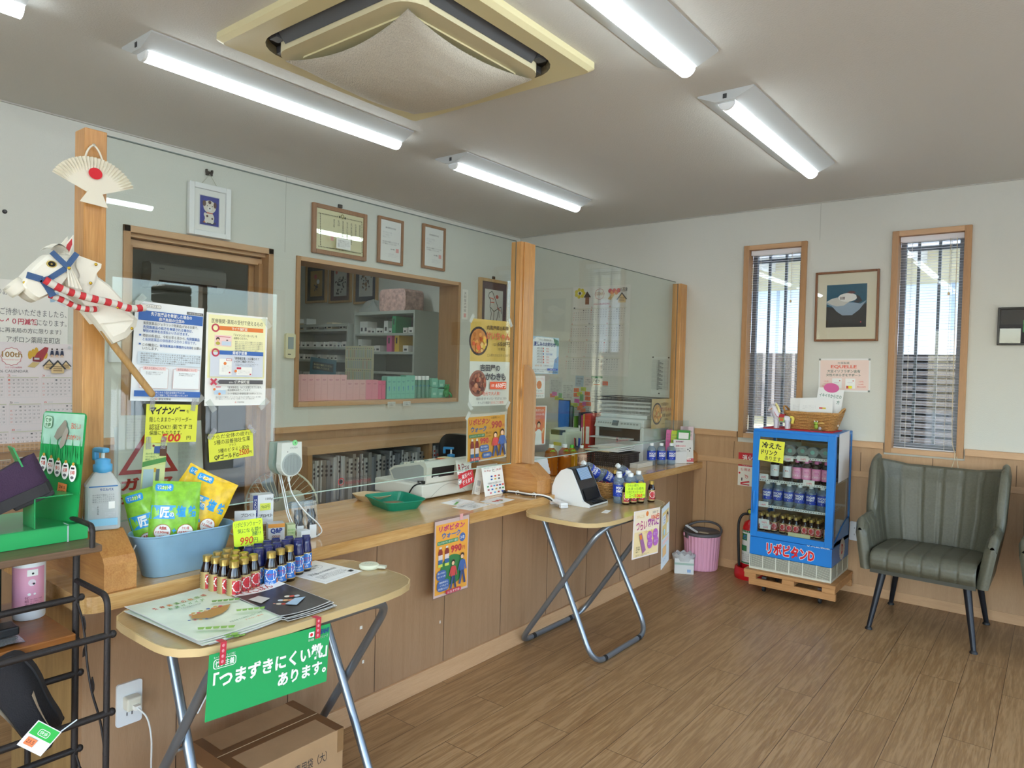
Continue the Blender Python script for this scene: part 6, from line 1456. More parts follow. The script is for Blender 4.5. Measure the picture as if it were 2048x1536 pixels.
o = obj('back_card', s.b, t, loc=(0.035, 0.185, 0.165)); o.rotation_euler = (Matrix.Rotation(radians(20), 3, 'Z') @ Matrix.Rotation(-0.09, 3, 'X')).to_euler()
PUR = P('#3a2540', 0.85, bump=0.6, scale=260); SOLE = P('#2a292c', 0.7); PIN = P('#17131a', 0.9)
def shoe(t, m, insole=None, L=0.25):
 """slip-on shoe, heel at +x, toe at -x"""
 pr = [(-1.0, 0.0, 0.30), (-0.96, 0.30, 0.42), (-0.8, 0.40, 0.52), (-0.5, 0.44, 0.66), (-0.2, 0.42, 0.80), (0.1, 0.36, 0.95), (0.4, 0.33, 1.05), (0.7, 0.33, 1.15), (0.9, 0.30, 1.2), (1.0, 0.18, 1.2)]
 h = L / 2
 def at(u):
  k = u * (len(pr) - 1); i = min(int(k), len(pr) - 2); f = k - i
  return [pr[i][j] + (pr[i + 1][j] - pr[i][j]) * f for j in range(3)]
 b = B()
 def fn(u, v):
  x, w, z = at(u); a = pi * v
  op = max(0.0, min(1.0, (x + 0.28) / 0.2)); lim = 0.34 * op
  a2 = (a if a < pi / 2 else pi - a) ; aa = a2 * (1 - lim * 0.8)
  s_ = 1 if v < 0.5 else -1
  return (x * h, s_ * w * h * cos(aa) ** 0.6 * 0.92, 0.022 + z * h * 0.62 * sin(aa))
 def half(k):
  return lambda u, v: fn(u, v * 0.5 if k == 0 else 1 - v * 0.5)
 b.grid(half(0), 26, 8, m); b.grid(half(1), 26, 8, m)
 bodyo = obj('upper', b, t)
 b = B()
 b.grid(lambda u, v: (at(u)[0] * h * 0.92, (v - .5) * 2 * at(u)[1] * h * 0.75, 0.03), 14, 4, insole or PIN)
 if insole: b.grid(lambda u, v: (at(0.45 + 0.55 * u)[0] * h * 0.99, (-1 if v < .5 else 1) * at(0.45 + 0.55 * u)[1] * h * (0.8 - 0.1 * abs(v - .5)), 0.03 + 0.05 * (abs(v - .5) * 2) * 1), 14, 3, insole)
 obj('lining', b, t)
 b = B(); ol = [(at(i / 20)[0] * h * 1.02, at(i / 20)[1] * h * 1.0) for i in range(21)] + [(at(i / 20)[0] * h * 1.02, -at(i / 20)[1] * h * 1.0) for i in range(20, 0, -1)]
 b.prism(ol, 0.0, 0.028, SOLE); b.box(0.25 * h, 1.0 * h, -0.28 * h, 0.28 * h, -0.012, 0.002, SOLE); obj('sole', b, t, bevel=0.004)
 return t
t = thing('purple_shoe', 'dark purple slip-on shoe resting on the green display stand', 'shoe', (-2.02, 0.575, 0.953))
t.rotation_euler = (Matrix.Rotation(radians(84), 3, 'Z') @ Matrix.Rotation(radians(-22), 3, 'Y')).to_euler(); t.location = (-2.11, 0.592, 1.002)
shoe(t, PUR)
b = B()
for k in range(5): b.ball((-0.055 + 0.008 * cos(k * 1.257), -0.055, 0.062 + 0.008 * sin(k * 1.257)), 0.006, P('#c9c2d6', 0.5), 6, (1, 0.4, 1))
obj('embroidery', b, t)
b = B(); b.box(0.085, 0.089, -0.03, 0.03, 0.08, 0.14, GS); b.box(0.0892, 0.0896, -0.025, 0.01, 0.085, 0.12, P('#ee7f4d', 0.6)); obj('size_tag', b, t)
s = Sh(0.03, 0.032, P('#f0894f')); s.tx('24.5', 0.15, 0.2, 0.85, 0.45); s.tx('6,490', 0.15, 0.6, 0.85, 0.85)
o = hang('price_sticker', s, (-2.120, 0.742, 1.04), radians(22), 'orange price sticker on the green stand behind the purple shoe', 'sticker', -8)
t = thing('black_shoe', 'black slip-on shoe with cream lining held on the iron rack rails', 'shoe', (-1.975, 0.56, 0.55))
hx_ = Vector((0.10, 0.44, -0.89)).normalized(); uz_ = Vector((0.86, -0.42, -0.1)); uz_ = (uz_ - hx_ * hx_.dot(uz_)).normalized(); t.rotation_euler = Matrix((hx_, uz_.cross(hx_), uz_)).transposed().to_euler(); t.location = (-1.965, 0.615, 0.575)
shoe(t, P('#1b191d', 0.9, bump=0.5, scale=300), P('#cdb9a0', 0.8), 0.23)
s = Sh(0.06, 0.06, P('#e9ecf0')); s.rect(0.04, 0.03, 0.96, 0.5, P('#2fae4a')); s.rr(0.3, 0.18, 0.72, 0.42, WHITE); s.rr(0.32, 0.2, 0.7, 0.4, P('#2fae4a')); s.tx('快歩', 0.36, 0.23, 0.66, 0.37, WHITE); s.lines(0.1, 0.55, 0.9, 0.95, 5, LGR); s.rect(0.12, 0.58, 0.5, 0.86, P('#f0804f')); s.tx('23.5', 0.17, 0.65, 0.45, 0.78)
o = hang('size_tag', s, (-1.80, 0.590, 0.530), R90 - 0.3, 'white and green size tag hanging from the black shoe', 'tag', -42)
b = B(); b.tube([(0.028, 0.003, 0.028), (0.045, 0.02, 0.06)], 0.0015, P('#d9e3ee', 0.3)); obj('loop', b, o)
t = thing('lotion_bottle', 'white lotion bottle with a pink label on the middle shelf of the iron rack', 'bottle', (-2.19, 0.69, 0.689), radians(58))
b = B(); b.lathe([(0.036, 0), (0.038, 0.004), (0.038, 0.165), (0.034, 0.172), (0.017, 0.176), (0.016, 0.18)], P('#e9edf0', 0.3), 26); obj('bottle_body', b, t)
b = B(); b.lathe([(0.017, 0.178), (0.0172, 0.198), (0.014, 0.200)], P('#eef0f1', 0.35), 20); obj('cap', b, t)
obj('paper_label', label(0.0383, 0.115, 0.085, P('#e3a2bd', 0.45), lambda s: (s.rect(0.55, 0.05, 0.8, 0.2, WHITE), s.circ(0.68, 0.14, 0.03, INK, 8), s.circ(0.66, 0.35, 0.09, P('#e9d9e3'), 10, rv=0.08), s.circ(0.7, 0.38, 0.03, INK, 7), s.circ(0.6, 0.62, 0.04, WHITE, 8), s.circ(0.72, 0.62, 0.03, WHITE, 8), s.vt('化粧水', 0.5, 0.66, 0.6, 0.9, P('#8a4a62')), s.lines(0.62, 0.72, 0.9, 0.95, 5, P('#8a4a62'))), 2.6), t)
t = thing('dark_box', 'dark green and white upright box beside the pink lotion bottle', 'box', (-2.24, 0.60, 0.689), radians(30))
b = B(); b.box(-0.03, 0.03, -0.025, 0.025, 0, 0.175, P('#22312c', 0.5)); obj('carton', b, t)
s = Sh(0.05, 0.17, P('#d5d8da')); s.b.T = Matrix.Translation((0, -0.026, 0.087)); s.rect(0, 0, 1, 0.3, P('#1d2a26')); s.circ(0.3, 0.15, 0.12, P('#b9a98a'), 9); s.lines(0.1, 0.35, 0.9, 0.9, 9, GRY); obj('print', s.b, t)
for i, (x, y, a, c, lab) in enumerate([(-2.13, 0.525, 40, '#b9d0c6', 'pale printed sachet packet leaning at the left end of the middle shelf'), (-2.18, 0.50, 55, '#3fa56a', 'green sachet packet leaning behind the pale packet')]):
 s = Sh(0.09, 0.17, P(c, 0.3)); s.lines(0.1, 0.1, 0.9, 0.9, 11, GRY, i); hang('packet', s, (x, y, 0.774), radians(a), lab, 'packet', 9 - 4 * i, pitch=-0.15)
t = thing('foil_sheet', 'silver foil sheet hanging over the middle shelf edge', 'foil', (-2.03, 0.56, 0.69))
b = B(); b.grid(lambda u, v: (-0.08 + 0.12 * v, -0.2 + 0.26 * u, 0.004 + 0.006 * sin(u * 9) * v - 0.02 * max(0, v - .8)), 20, 8, P('#c9ced2', 0.25, 0.8, bump=0.6, scale=200), thick=(0, 0, 0.001)); obj('foil', b, t)
t = thing('black_case', 'black flat case lying on the silver foil', 'case', (-2.06, 0.50, 0.70))
b = B(); b.box(-0.03, 0.03, -0.13, 0.12, 0, 0.022, P('#17171a', 0.4)); obj('case_body', b, t, bevel=0.004)
# ------------------------------------------------------------------ hand gel on the post block
t = thing('hand_sanitiser', 'square pump bottle of hand sanitiser with blue cap on the left post block', 'bottle', (-2.195, 0.8745, WT + 0.1595), radians(72))
b = B(); q = rrect(0.09, 0.080, 0.012, 4)
loft(b, [([(p[0] * .94, p[1] * .94) for p in q], 0), (q, 0.004), (q, 0.128), ([(p[0] * .55, p[1] * .6) for p in q], 0.160), ([(p[0] * .42, p[1] * .45) for p in q], 0.166)], clear('sanitiser', '#eef3f6', 0.6, rough=0.1, bodycol='#eceff0'))
b.add([(p[0] * .94, p[1] * .94, 0) for p in q], [tuple(range(len(q)))], PET); obj('bottle_body', b, t)
b = B(); loft(b, [([(p[0] * .9, p[1] * .9) for p in q], 0.003), ([(p[0] * .93, p[1] * .93) for p in q], 0.03)], P('#5fb2e6', 0.3)); b.add([(p[0] * .93, p[1] * .93, 0.03) for p in q], [tuple(range(len(q)))], P('#5fb2e6', 0.3)); obj('gel', b, t)
def d_san(s): s.rect(0, 0, 1, 0.03, P('#2f6fb0')); s.tx('ウエルパス', 0.38, 0.06, 0.85, 0.13, NAVY, 0.03); s.lines(0.12, 0.2, 0.88, 0.42, 4, GRY); s.lines(0.1, 0.45, 0.9, 0.6, 4, LGR); s.rect(0.68, 0.4, 0.9, 0.58, WHITE); s.vt('手指消毒', 0.28, 0.5, 0.34, 0.72, INK); s.rect(0.0, 0.82, 1, 1.0, P('#8fcdf0', 0.4)); s.lines(0.55, 0.66, 0.9, 0.8, 3, LGR)
s = Sh(0.072, 0.115, P('#e6ecee', 0.4)); s.b.T = Matrix.Translation((0, -0.0405, 0.071)); d_san(s); obj('front_label', s.b, t)
s = Sh(0.064, 0.115, P('#e6ecee', 0.4)); s.b.T = Matrix.Translation((-0.0455, 0, 0.071)) @ Matrix.Rotation(-R90, 4, 'Z'); s.rect(0, 0, 1, 0.03, P('#2f6fb0')); s.lines(0.1, 0.1, 0.9, 0.8, 10, LGR, 3); s.rect(0, 0.82, 1, 1, P('#8fcdf0', 0.4)); obj('side_label', s.b, t)
b = B(); b.lathe([(0.022, 0.163), (0.025, 0.166), (0.025, 0.185), (0.020, 0.188), (0.020, 0.2), (0.008, 0.204)], P('#5ab0e8', 0.35), 22); obj('cap', b, t)
b = B(); b.tube([(0, 0, 0.2), (0, 0, 0.222)], 0.0055, WHITE); obj('pump_stem', b, t)
b = B(); b.T = Matrix.Rotation(radians(120), 4, 'Z'); b.box(-0.016, 0.03, -0.011, 0.011, 0.22, 0.234, P('#5ab0e8', 0.35)); b.box(0.026, 0.04, -0.008, 0.008, 0.195, 0.231, P('#5ab0e8', 0.35)); obj('nozzle', b, t, bevel=0.004)
# ------------------------------------------------------------------ tin planter of sweets
TIN = P('#8fb6d3', 0.35, 0.25, var=0.08, scale=12)
t = thing('tin_planter', 'pale blue oblong tin tub full of sweets on the counter', 'tub', (-2.155, 1.095, WT), radians(90))
b = B(); lo = rrect(0.235, 0.10, 0.045, 6); hi = rrect(0.315, 0.145, 0.07, 6)
loft(b, [(lo, 0.001), ([(p[0] * 1.13, p[1] * 1.15) for p in lo], 0.05), (hi, 0.125), ([(p[0] * 1.015, p[1] * 1.03) for p in hi], 0.128), (hi, 0.131), ([(p[0] * .985, p[1] * .97) for p in hi], 0.129), ([(p[0] * .97, p[1] * .95) for p in lo], 0.004)], TIN, True)
b.add([(p[0], p[1], 0.001) for p in lo], [tuple(range(len(lo)))], TIN); obj('tub', b, t)
for sx in (-1, 1):
 b = B(); b.tube([(sx * (0.155 + 0.012 * sin(a)), 0.028 * cos(a), 0.108 - 0.03 * sin(a)) for a in [pi * i / 8 for i in range(9)]], 0.0028, P('#cfd6da', 0.3, 0.5)); obj('handle', b, t)
def candy(loc, rz, pitch, roll, kind, lab):
 w, h = 0.138, 0.205
 base = P('#86c23a', 0.25, var=0.25, scale=45) if kind == 'g' else P('#f0c32f', 0.25, var=0.22, scale=45)
 b = B()
 def f(sg): return lambda u, v: ((u - .5) * w * (1 - 0.02 * sin(9 * v)), sg * (0.021 * (sin(pi * u) * sin(pi * v)) ** 0.6 + 0.0005 + 0.002 * sin(16 * u + 11 * v) * sin(pi * u) * sin(pi * v)), (v - .5) * h)
 b.grid(f(-1), 18, 20, base); b.grid(f(1), 18, 20, base)
 o = obj('candy_bag', b, loc=loc)
 o.rotation_euler = (Matrix.Rotation(rz, 3, 'Z') @ Matrix.Rotation(pitch, 3, 'X') @ Matrix.Rotation(roll, 3, 'Y')).to_euler()
 tag(o, lab, 'sweet bag', None)
 s = Sh(w, h, None, base=False); fr = f(-1); s.nx = 12
 s.b.warp = lambda p: (p[0], fr(p[0] / w + .5, p[2] / h + .5)[1] + p[1] - 0.0005, p[2])
 SB = P('#2f9bdc', 0.3)
 s.rect(0.02, 0.36, 0.5, 0.56, SB); s.tx('匠', 0.2, 0.38, 0.38, 0.54, WHITE, 0.03); s.tx('の', 0.39, 0.46, 0.48, 0.53, WHITE, 0.02); s.tx('塩', 0.52, 0.36, 0.72, 0.53, SB, 0.04); s.tx('飴', 0.76, 0.36, 0.94, 0.53, SB, 0.04)
 s.rr(0.06, 0.04, 0.42, 0.15, SB); s.tx('マスカット味' if kind == 'g' else 'レモン味', 0.1, 0.06, 0.38, 0.13, WHITE, 0.02)
 for u, a in ((0.28, '塩'), (0.74, 'クエン酸')):
  s.circ(u, 0.75, 0.17, REDM, 18); s.circ(u, 0.75, 0.16, WHITE, 18); s.tx(a, u - 0.08, 0.67, u + 0.08, 0.715, REDM, 0.02); s.tx('1230mg', u - 0.13, 0.735, u + 0.13, 0.78, REDM, 0.02); s.tx('配合', u - 0.06, 0.80, u + 0.06, 0.83, REDM)
 s.tx('+', 0.47, 0.70, 0.55, 0.76, SB, 0.04)
 obj('print', s.b, o); return o
cz = WT + 0.135
candy((-2.150, 1.065, cz + 0.040), radians(68), -0.16, radians(5), 'g', 'green sweet bag standing frontmost in the blue tin tub')
candy((-2.185, 1.022, cz + 0.025), radians(58), -0.1, radians(-16), 'g', 'green sweet bag half hidden at the left end of the blue tin tub')
candy((-2.185, 1.115, cz + 0.02), radians(78), -0.2, radians(12), 'g', 'green sweet bag showing between the front green bag and the yellow bags')
candy((-2.160, 1.165, cz + 0.05), radians(72), -0.16, radians(27), 'y', 'yellow sweet bag tilted at the right end of the blue tin tub')
candy((-2.205, 1.150, cz + 0.065), radians(72), -0.2, radians(33), 'y', 'yellow sweet bag behind the front yellow one in the blue tin tub')
def carton(name, w, d, h, loc, rz, m, lab, draw=None, side=None, pitch=0.0, cat='box', group=None):
 t = thing(name, lab, cat, loc, rz, group)
 if pitch: t.rotation_euler = (Matrix.Rotation(rz, 3, 'Z') @ Matrix.Rotation(pitch, 3, 'X')).to_euler()
 b = B(); b.box(-w / 2, w / 2, -d / 2, d / 2, 0, h, m); obj('carton', b, t, bevel=0.0012)
 if draw:
  s = Sh(w, h, m, base=False); s.b.T = Matrix.Translation((0, -d / 2 - 0.0003, h / 2)); draw(s); obj('print', s.b, t)
 if side:
  s = Sh(d, h, m, base=False); s.b.T = Matrix.Translation((-w / 2 - 0.0003, 0, h / 2)) @ Matrix.Rotation(-R90, 4, 'Z'); side(s); obj('side_print', s.b, t)
 return t
BW = P('#e6e9ec', 0.45)
def d_prop(s): s.rect(0, 0, 0.22, 0.72, P('#2b3a86')); s.rr(0.0, 0.72, 0.2, 1.0, P('#5cc0a0'), 0.4); s.vt('MARUHO', 0.06, 0.12, 0.16, 0.6, WHITE); s.tx('100g', 0.6, 0.1, 0.95, 0.2); s.rect(0.33, 0.28, 0.85, 0.52, P('#e3ea5a')); s.tx('960円', 0.4, 0.34, 0.78, 0.46, GIN); s.tx('プロペト', 0.3, 0.64, 0.95, 0.76, INK, 0.02); s.tx('PROPETO', 0.3, 0.8, 0.7, 0.85, LGR)
carton('ointment_box', 0.072, 0.05, 0.108, (-2.285, 1.452, WT + 0.0655), radians(72), BW, 'white and navy 100g ointment box standing on a brown box behind the price card', d_prop, lambda s: (s.tx('プロペト', 0.15, 0.55, 0.9, 0.7, GRY), s.rect(0.1, 0.78, 0.9, 0.98, LGR)))
carton('brown_box', 0.12, 0.07, 0.065, (-2.275, 1.43, WT), radians(76), P('#8a6a4a', 0.6), 'flat brown medicine box under the white ointment box', lambda s: s.lines(0.1, 0.2, 0.9, 0.8, 2, YEL2))
carton('vitamin_box', 0.056, 0.045, 0.085, (-2.185, 1.445, WT), radians(66), P('#c9cdd2', 0.35), 'silver and red Q&P vitamin box beside the green price card', lambda s: (s.rect(0, 0, 1, 0.16, P('#d9923a')), s.tx('Q&P', 0.14, 0.18, 0.86, 0.42, NAVY, 0.05), s.tx('GOLD', 0.26, 0.47, 0.74, 0.57, P('#8a4a4a'), 0.02), s.tx('α', 0.3, 0.6, 0.66, 0.78, P('#9a5a2a'), 0.03), s.rect(0, 0.82, 1, 1, P('#c2402f'))), lambda s: s.rect(0, 0.82, 1, 1, P('#c2402f')))
carton('ointment_box', 0.07, 0.03, 0.135, (-2.215, 1.345, WT), radians(60), BW, 'white and green ointment box leaning against the blue tin tub', lambda s: (s.poly([(0, 1), (0, 0.65), (0.5, 1)], P('#3aa57a')), s.poly([(1, 0.4), (1, 1), (0.6, 1)], P('#3aa57a')), s.rect(0.1, 0.4, 0.25, 0.5, NAVY), s.tx('プロペト', 0.3, 0.06, 0.95, 0.16), s.lines(0.35, 0.2, 0.8, 0.45, 3, LGR)), pitch=-0.14)
carton('itch_cream_box', 0.10, 0.03, 0.05, (-2.125, 1.325, WT), radians(66), P('#17191a', 0.4), 'black medicine box with white lettering right of the blue tin tub', lambda s: (s.tx('かゆみ', 0.15, 0.1, 0.5, 0.4, WHITE, 0.02), s.tx('かゆみ肌', 0.3, 0.5, 0.85, 0.8, WHITE, 0.02), s.rect(0.1, 0.42, 0.5, 0.47, P('#c23a3a'))))
carton('pale_green_box', 0.03, 0.04, 0.07, (-2.19, 1.51, WT), radians(66), P('#c3cfa0', 0.5), 'pale green small box between the vitamin box and the clear bags', lambda s: s.lines(0.1, 0.2, 0.9, 0.8, 4, GRN))
s = Sh(0.092, 0.082, P('#cfe62a', 0.6), radius=0.008); s.tx('リポビタンウォーク', 0.06, 0.07, 0.94, 0.26, GIN, 0.005); s.tx('気になる膝!!', 0.14, 0.32, 0.92, 0.5, GIN, 0.005); s.tx('腰!!', 0.62, 0.5, 0.92, 0.66, GIN, 0.005); s.tx('990', 0.2, 0.66, 0.64, 0.95, ORED, 0.01, 0.15); s.tx('円', 0.66, 0.74, 0.8, 0.92, GIN)
hang('price_card', s, (-2.042, 1.252, 0.848), radians(72), 'lime green price card reading 990 standing over the drink bottles', 'price card', 3, pitch=-0.1)
t = thing('window_intercom', 'pale grey intercom speaker pair clipped on the left glass screen', 'intercom', (-2.262, 1.54, 1.04), R90)
SPK = P('#d3d8d2', 0.45); SPD = P('#a9b5b0', 0.45)
pr = [(-0.042, 0.062), (0.042, 0.062), (0.045, -0.01)] + [(0.0465 * cos(a), -0.018 + 0.0465 * sin(a)) for a in [-pi * i / 12 for i in range(0, 13)]] + [(-0.045, -0.01)]
b = B(); b.prism(pr, -0.03, 0.0, SPK, axis='Y'); obj('front_case', b, t, bevel=0.004)
b = B(); b.T = Matrix.Translation((0, -0.0305, -0.018)) @ Matrix.Rotation(pi / 2, 4, 'X'); b.lathe([(0.042, -0.001), (0.041, 0.002), (0.036, 0.003), (0.0, 0.004)], P('#b9c3c2', 0.5, bump=0.8, scale=900), 28)
for k in range(14): b.tube([(-0.034 + 0.005 * k, -sqrt(max(0, 0.036 ** 2 - (0.034 - 0.005 * k) ** 2)), 0.0042), (-0.034 + 0.005 * k, sqrt(max(0, 0.036 ** 2 - (0.034 - 0.005 * k) ** 2)), 0.0042)], 0.0006, P('#7f8a8a', 0.6), n=4)
obj('speaker_grille', b, t)
b = B(); b.T = Matrix.Translation((0.012, -0.03, 0.06)) @ Matrix.Rotation(pi / 2, 4, 'X'); b.lathe([(0.010, -0.002), (0.010, 0.003)], P('#7fd08a', 0.5), 18); b.lathe([(0.002, 0.0032), (0.002, 0.004)], INK, 8); obj('green_button', b, t)
s = Sh(0.04, 0.008, None, base=False); s.b.T = Matrix.Translation((0.008, -0.0302, 0.042)); s.tx('ATHOMEPIA', 0.1, 0.1, 0.9, 0.9, GRY); s.circ(-0.15, 2.2, 0.05, GRY, 8); obj('mark', s.b, t)
b = B(); b.prism([(p[0] * .98 - 0.004, p[1] * .98) for p in pr], 0.018, 0.045, SPD, axis='Y'); obj('rear_case', b, t, bevel=0.004)
b = B(); b.tube([(-0.03, 0.03, 0.06), (-0.03, 0.03, 0.4)], 0.004, P('#e3e6e4', 0.4)) if False else b.box(-0.02, 0.02, 0.0, 0.018, 0.035, 0.05, SPD); obj('bracket', b, t)
WC = P('#e3e6e6', 0.4)
b = B(); b.tube([(0.0, -0.012, -0.064), (0.002, -0.012, -0.085)], 0.005, WC); b.tube(spline([(0.002, -0.012, -0.085), (0.006, -0.03, -0.13), (0.03, -0.07, -0.19), (0.075, -0.09, -0.24), (0.095, -0.09, -0.275), (0.075, -0.08, -0.293), (0.055, -0.07, -0.296)], 8), 0.0024, WC); obj('front_cord', b, t)
b = B(); b.tube(spline([(-0.02, 0.02, -0.06), (-0.024, -0.02, -0.14), (-0.028, -0.05, -0.2), (-0.01, -0.07, -0.27), (0.0, -0.07, -0.292)], 8), 0.0022, WC); b.tube(spline([(-0.012, 0.02, -0.06), (-0.016, -0.02, -0.14), (-0.02, -0.05, -0.2), (0.0, -0.075, -0.27), (0.006, -0.075, -0.292)], 8), 0.0022, WC); obj('rear_cord', b, t)
BAG = clear('clear_bag', '#f2f4f4', 0.10, rough=0.12)
for i, (y, x, lab) in enumerate(((1.555, -2.20, 'clear bag of black netting standing left under the intercom'), (1.60, -2.185, 'clear bag of black netting standing right under the intercom'))):
 t = thing('clear_bag', lab, 'bag', (x, y, WT), R90 - 0.25)
 b = B()
 for sg in (-1, 1): b.grid(lambda u, v: ((u - .5) * 0.058 * (1 - 0.2 * v), sg * 0.012 * sin(pi * u) * (1 - 0.7 * v) + 0.02 * v, 0.135 * v + 0.003), 8, 8, BAG)
 obj('bag_film', b, t)
 b = B(); rb = random.Random(i)
 for k in range(26): b.tube([(rb.uniform(-.02, .02), rb.uniform(-.005, .005), 0.012), (rb.uniform(-.02, .02), rb.uniform(-.004, .006), 0.05), (rb.uniform(-.018, .018), 0.008, 0.085), (rb.uniform(-.014, .014), 0.012, 0.11)], 0.0012, P('#17171b', 0.4), n=4)
 obj('netting', b, t)
 b = B(); b.box(-0.014, 0.012, -0.014, -0.013, 0.006, 0.055, P('#dfe3e6', 0.5)); obj('card_insert', b, t)
t = thing('mains_adapter', 'white mains adapter box of the intercom on the counter', 'adapter', (-2.145, 1.535, WT), R90)
b = B(); b.box(-0.02, 0.02, -0.015, 0.015, 0, 0.05, P('#dfe3e8', 0.4)); obj('adapter_body', b, t, bevel=0.003)
# ------------------------------------------------------------------ toy horse and paper fan on the left post
CRM = P('#e9e6dc', 0.75, bump=0.15, scale=200); DEN = P('#43618f', 0.85, bump=0.5, scale=400)
t = thing('hobby_horse', 'white cloth hobby horse head with blue bridle tied to the left post', 'toy horse', (-2.19, 0.87, 1.50), R90)
def slab(b, pts, y0, y1, m, bulge=0.02):
 n = len(pts); cx = sum(p[0] for p in pts) / n; cz_ = sum(p[1] for p in pts) / n
 ym = (y0 + y1) / 2
 rings_ = []
 for k, f in ((0.80, y0), (0.95, y0 + (y1 - y0) * 0.15), (1.0, ym), (0.95, y1 - (y1 - y0) * 0.15), (0.80, y1)):
  rings_.append([(cx + (p[0] - cx) * k, f, cz_ + (p[1] - cz_) * k) for p in pts])
 for a, c in zip(rings_, rings_[1:]): b.add(a + c, [(i, (i + 1) % n, n + (i + 1) % n, n + i) for i in range(n)], m, True)
 b.add(rings_[0], [tuple(range(n))], m); b.add(rings_[-1], [tuple(range(n))], m)
def hp(px, py):  # photo pixel inside the horse -> local x,z at its plane
 return px, py
head = [(-0.223, 0.078), (-0.219, 0.09), (-0.208, 0.109), (-0.182, 0.144), (-0.157, 0.173), (-0.13, 0.179), (-0.1, 0.178), (-0.095, 0.15), (-0.10, 0.12), (-0.115, 0.095), (-0.133, 0.077), (-0.146, 0.065), (-0.168, 0.05), (-0.183, 0.041), (-0.198, 0.049), (-0.212, 0.062)]
b = B(); slab(b, head, -0.048, 0.035, CRM); obj('head', b, t)
neck = [(-0.115, 0.183), (-0.087, 0.181), (-0.04, 0.165), (-0.03, 0.135), (0.006, 0.111), (0.045, 0.07), (0.036, 0.055), (0.069, 0.033), (0.091, 0.012), (0.087, -0.01), (0.06, -0.045), (0.021, -0.065), (0.0, -0.035), (-0.029, 0.003), (-0.072, 0.053), (-0.096, 0.073), (-0.113, 0.101)]
b = B(); slab(b, neck, -0.03, 0.03, CRM); obj('neck', b, t)
b = B()
for yy in (-0.0365, 0.034): b.grid(lambda u, v: (-0.09 + 0.069 * u + v * (0.018 - 0.055 * u) * 1.0 + 0.003 * sin(14 * v), yy, 0.182 - 0.018 * u - (0.095 + 0.003 * sin(9 * u)) * v), 10, 8, CRM, thick=(0, 0.002, 0))
obj('mane_flap', b, t)
b = B()
for yy in (-0.0345, 0.032): b.grid(lambda u, v: (-0.072 + 0.048 * v + 0.10 * u - 0.006 * u * v, yy, 0.056 - 0.062 * v - 0.012 * u + 0.03 * v * u), 8, 6, CRM, thick=(0, 0.002, 0))
obj('chest_flap', b, t)
for nm, yy, c in (('ear', -0.02, '#c23a44'), ('ear', 0.02, '#e9e6dc')):
 b = B(); b.prism([(-0.112, 0.185), (-0.106, 0.21), (-0.088, 0.236), (-0.087, 0.212), (-0.096, 0.18)], yy, yy + 0.004, CRM, axis='Y'); b.prism([(-0.108, 0.19), (-0.104, 0.207), (-0.092, 0.226), (-0.091, 0.21), (-0.099, 0.187)], yy - 0.001, yy, P(c, 0.7), axis='Y'); obj(nm, b, t)
b = B(); b.grid(lambda u, v: (-0.150 + 0.042 * u, -0.048 + 0.09 * v, 0.186 + 0.016 * sin(pi * u) - 0.004 * u + 0.004 * sin(pi * v)), 5, 6, CRM, thick=(0, 0, 0.003)); obj('forelock', b, t)
b = B(); b.T = Matrix.Translation((-0.150, -0.0475, 0.146)) @ Matrix.Rotation(pi / 2, 4, 'X'); b.lathe([(0.0135, -0.001), (0.012, 0.003)], P('#c9b26a', 0.3, 0.6), 18, squash=0.75); b.lathe([(0.0095, 0.003), (0.007, 0.006)], P('#15151a', 0.15), 16, squash=0.8); b.lathe([(0.003, 0.006), (0.002, 0.0075)], GOLD, 8, c=(-0.002, -0.001, 0)); obj('eye', b, t)
b = B(); b.T = Matrix.Translation((-0.206, -0.02, 0.062)) @ Matrix.Rotation(radians(40), 4, 'Y') @ Matrix.Rotation(R90, 4, 'Y'); b.lathe([(0.026, -0.036), (0.026, -0.016), (0.025, -0.010), (0.021, -0.009)], CRM, 16, capb=False, capt=False); b.lathe([(0.024, -0.022), (0.014, -0.02)], P('#8a8478', 0.9), 16); obj('nostril', b, t)
def strap(b, pts, w, y, m, y2=None):
 for (a, c) in zip(pts, pts[1:]):
  d = (Vector(c) - Vector(a)).normalized(); nn = Vector((-d.y, d.x)) * w / 2
  q = [(a[0] + nn.x, y, a[1] + nn.y), (c[0] + nn.x, y, c[1] + nn.y), (c[0] - nn.x, y, c[1] - nn.y), (a[0] - nn.x, y, a[1] - nn.y)]
  b.add(q + [(p[0], y + 0.003, p[2]) for p in q], [(0, 1, 2, 3), (7, 6, 5, 4), (0, 4, 5, 1), (2, 6, 7, 3), (1, 5, 6, 2), (3, 7, 4, 0)], m)
b = B(); strap(b, [(-0.208, 0.11), (-0.172, 0.102), (-0.160, 0.085), (-0.146, 0.06)], 0.017, -0.0515, DEN); strap(b, [(-0.172, 0.10), (-0.155, 0.107), (-0.118, 0.138), (-0.09, 0.183)], 0.014, -0.0530, DEN); strap(b, [(-0.152, 0.178), (-0.127, 0.155), (-0.112, 0.142)], 0.014, -0.0545, DEN); obj('bridle', b, t)
b = B(); b.grid(lambda u, v: (-0.113 + (0.008 + 0.026 * v) * (u - 0.35) + 0.012 * v, -0.058 - 0.004 * sin(u * 20), 0.142 - 0.052 * v - 0.006 * u * v), 12, 4, CRM, thick=(0, 0.002, 0)); obj('tassel', b, t)
def candycord(b, pts, w, y, n=1):
 q = spline([(p[0], y - 0.003 * (i % 2), p[1]) for i, p in enumerate(pts)], 6); k = 0
 for i in range(0, len(q) - 1):
  b.tube([q[i], q[i + 1]], w, P('#c8333c', 0.7) if (i // 2) % 2 == 0 else P('#d3cfc9', 0.7), 8)
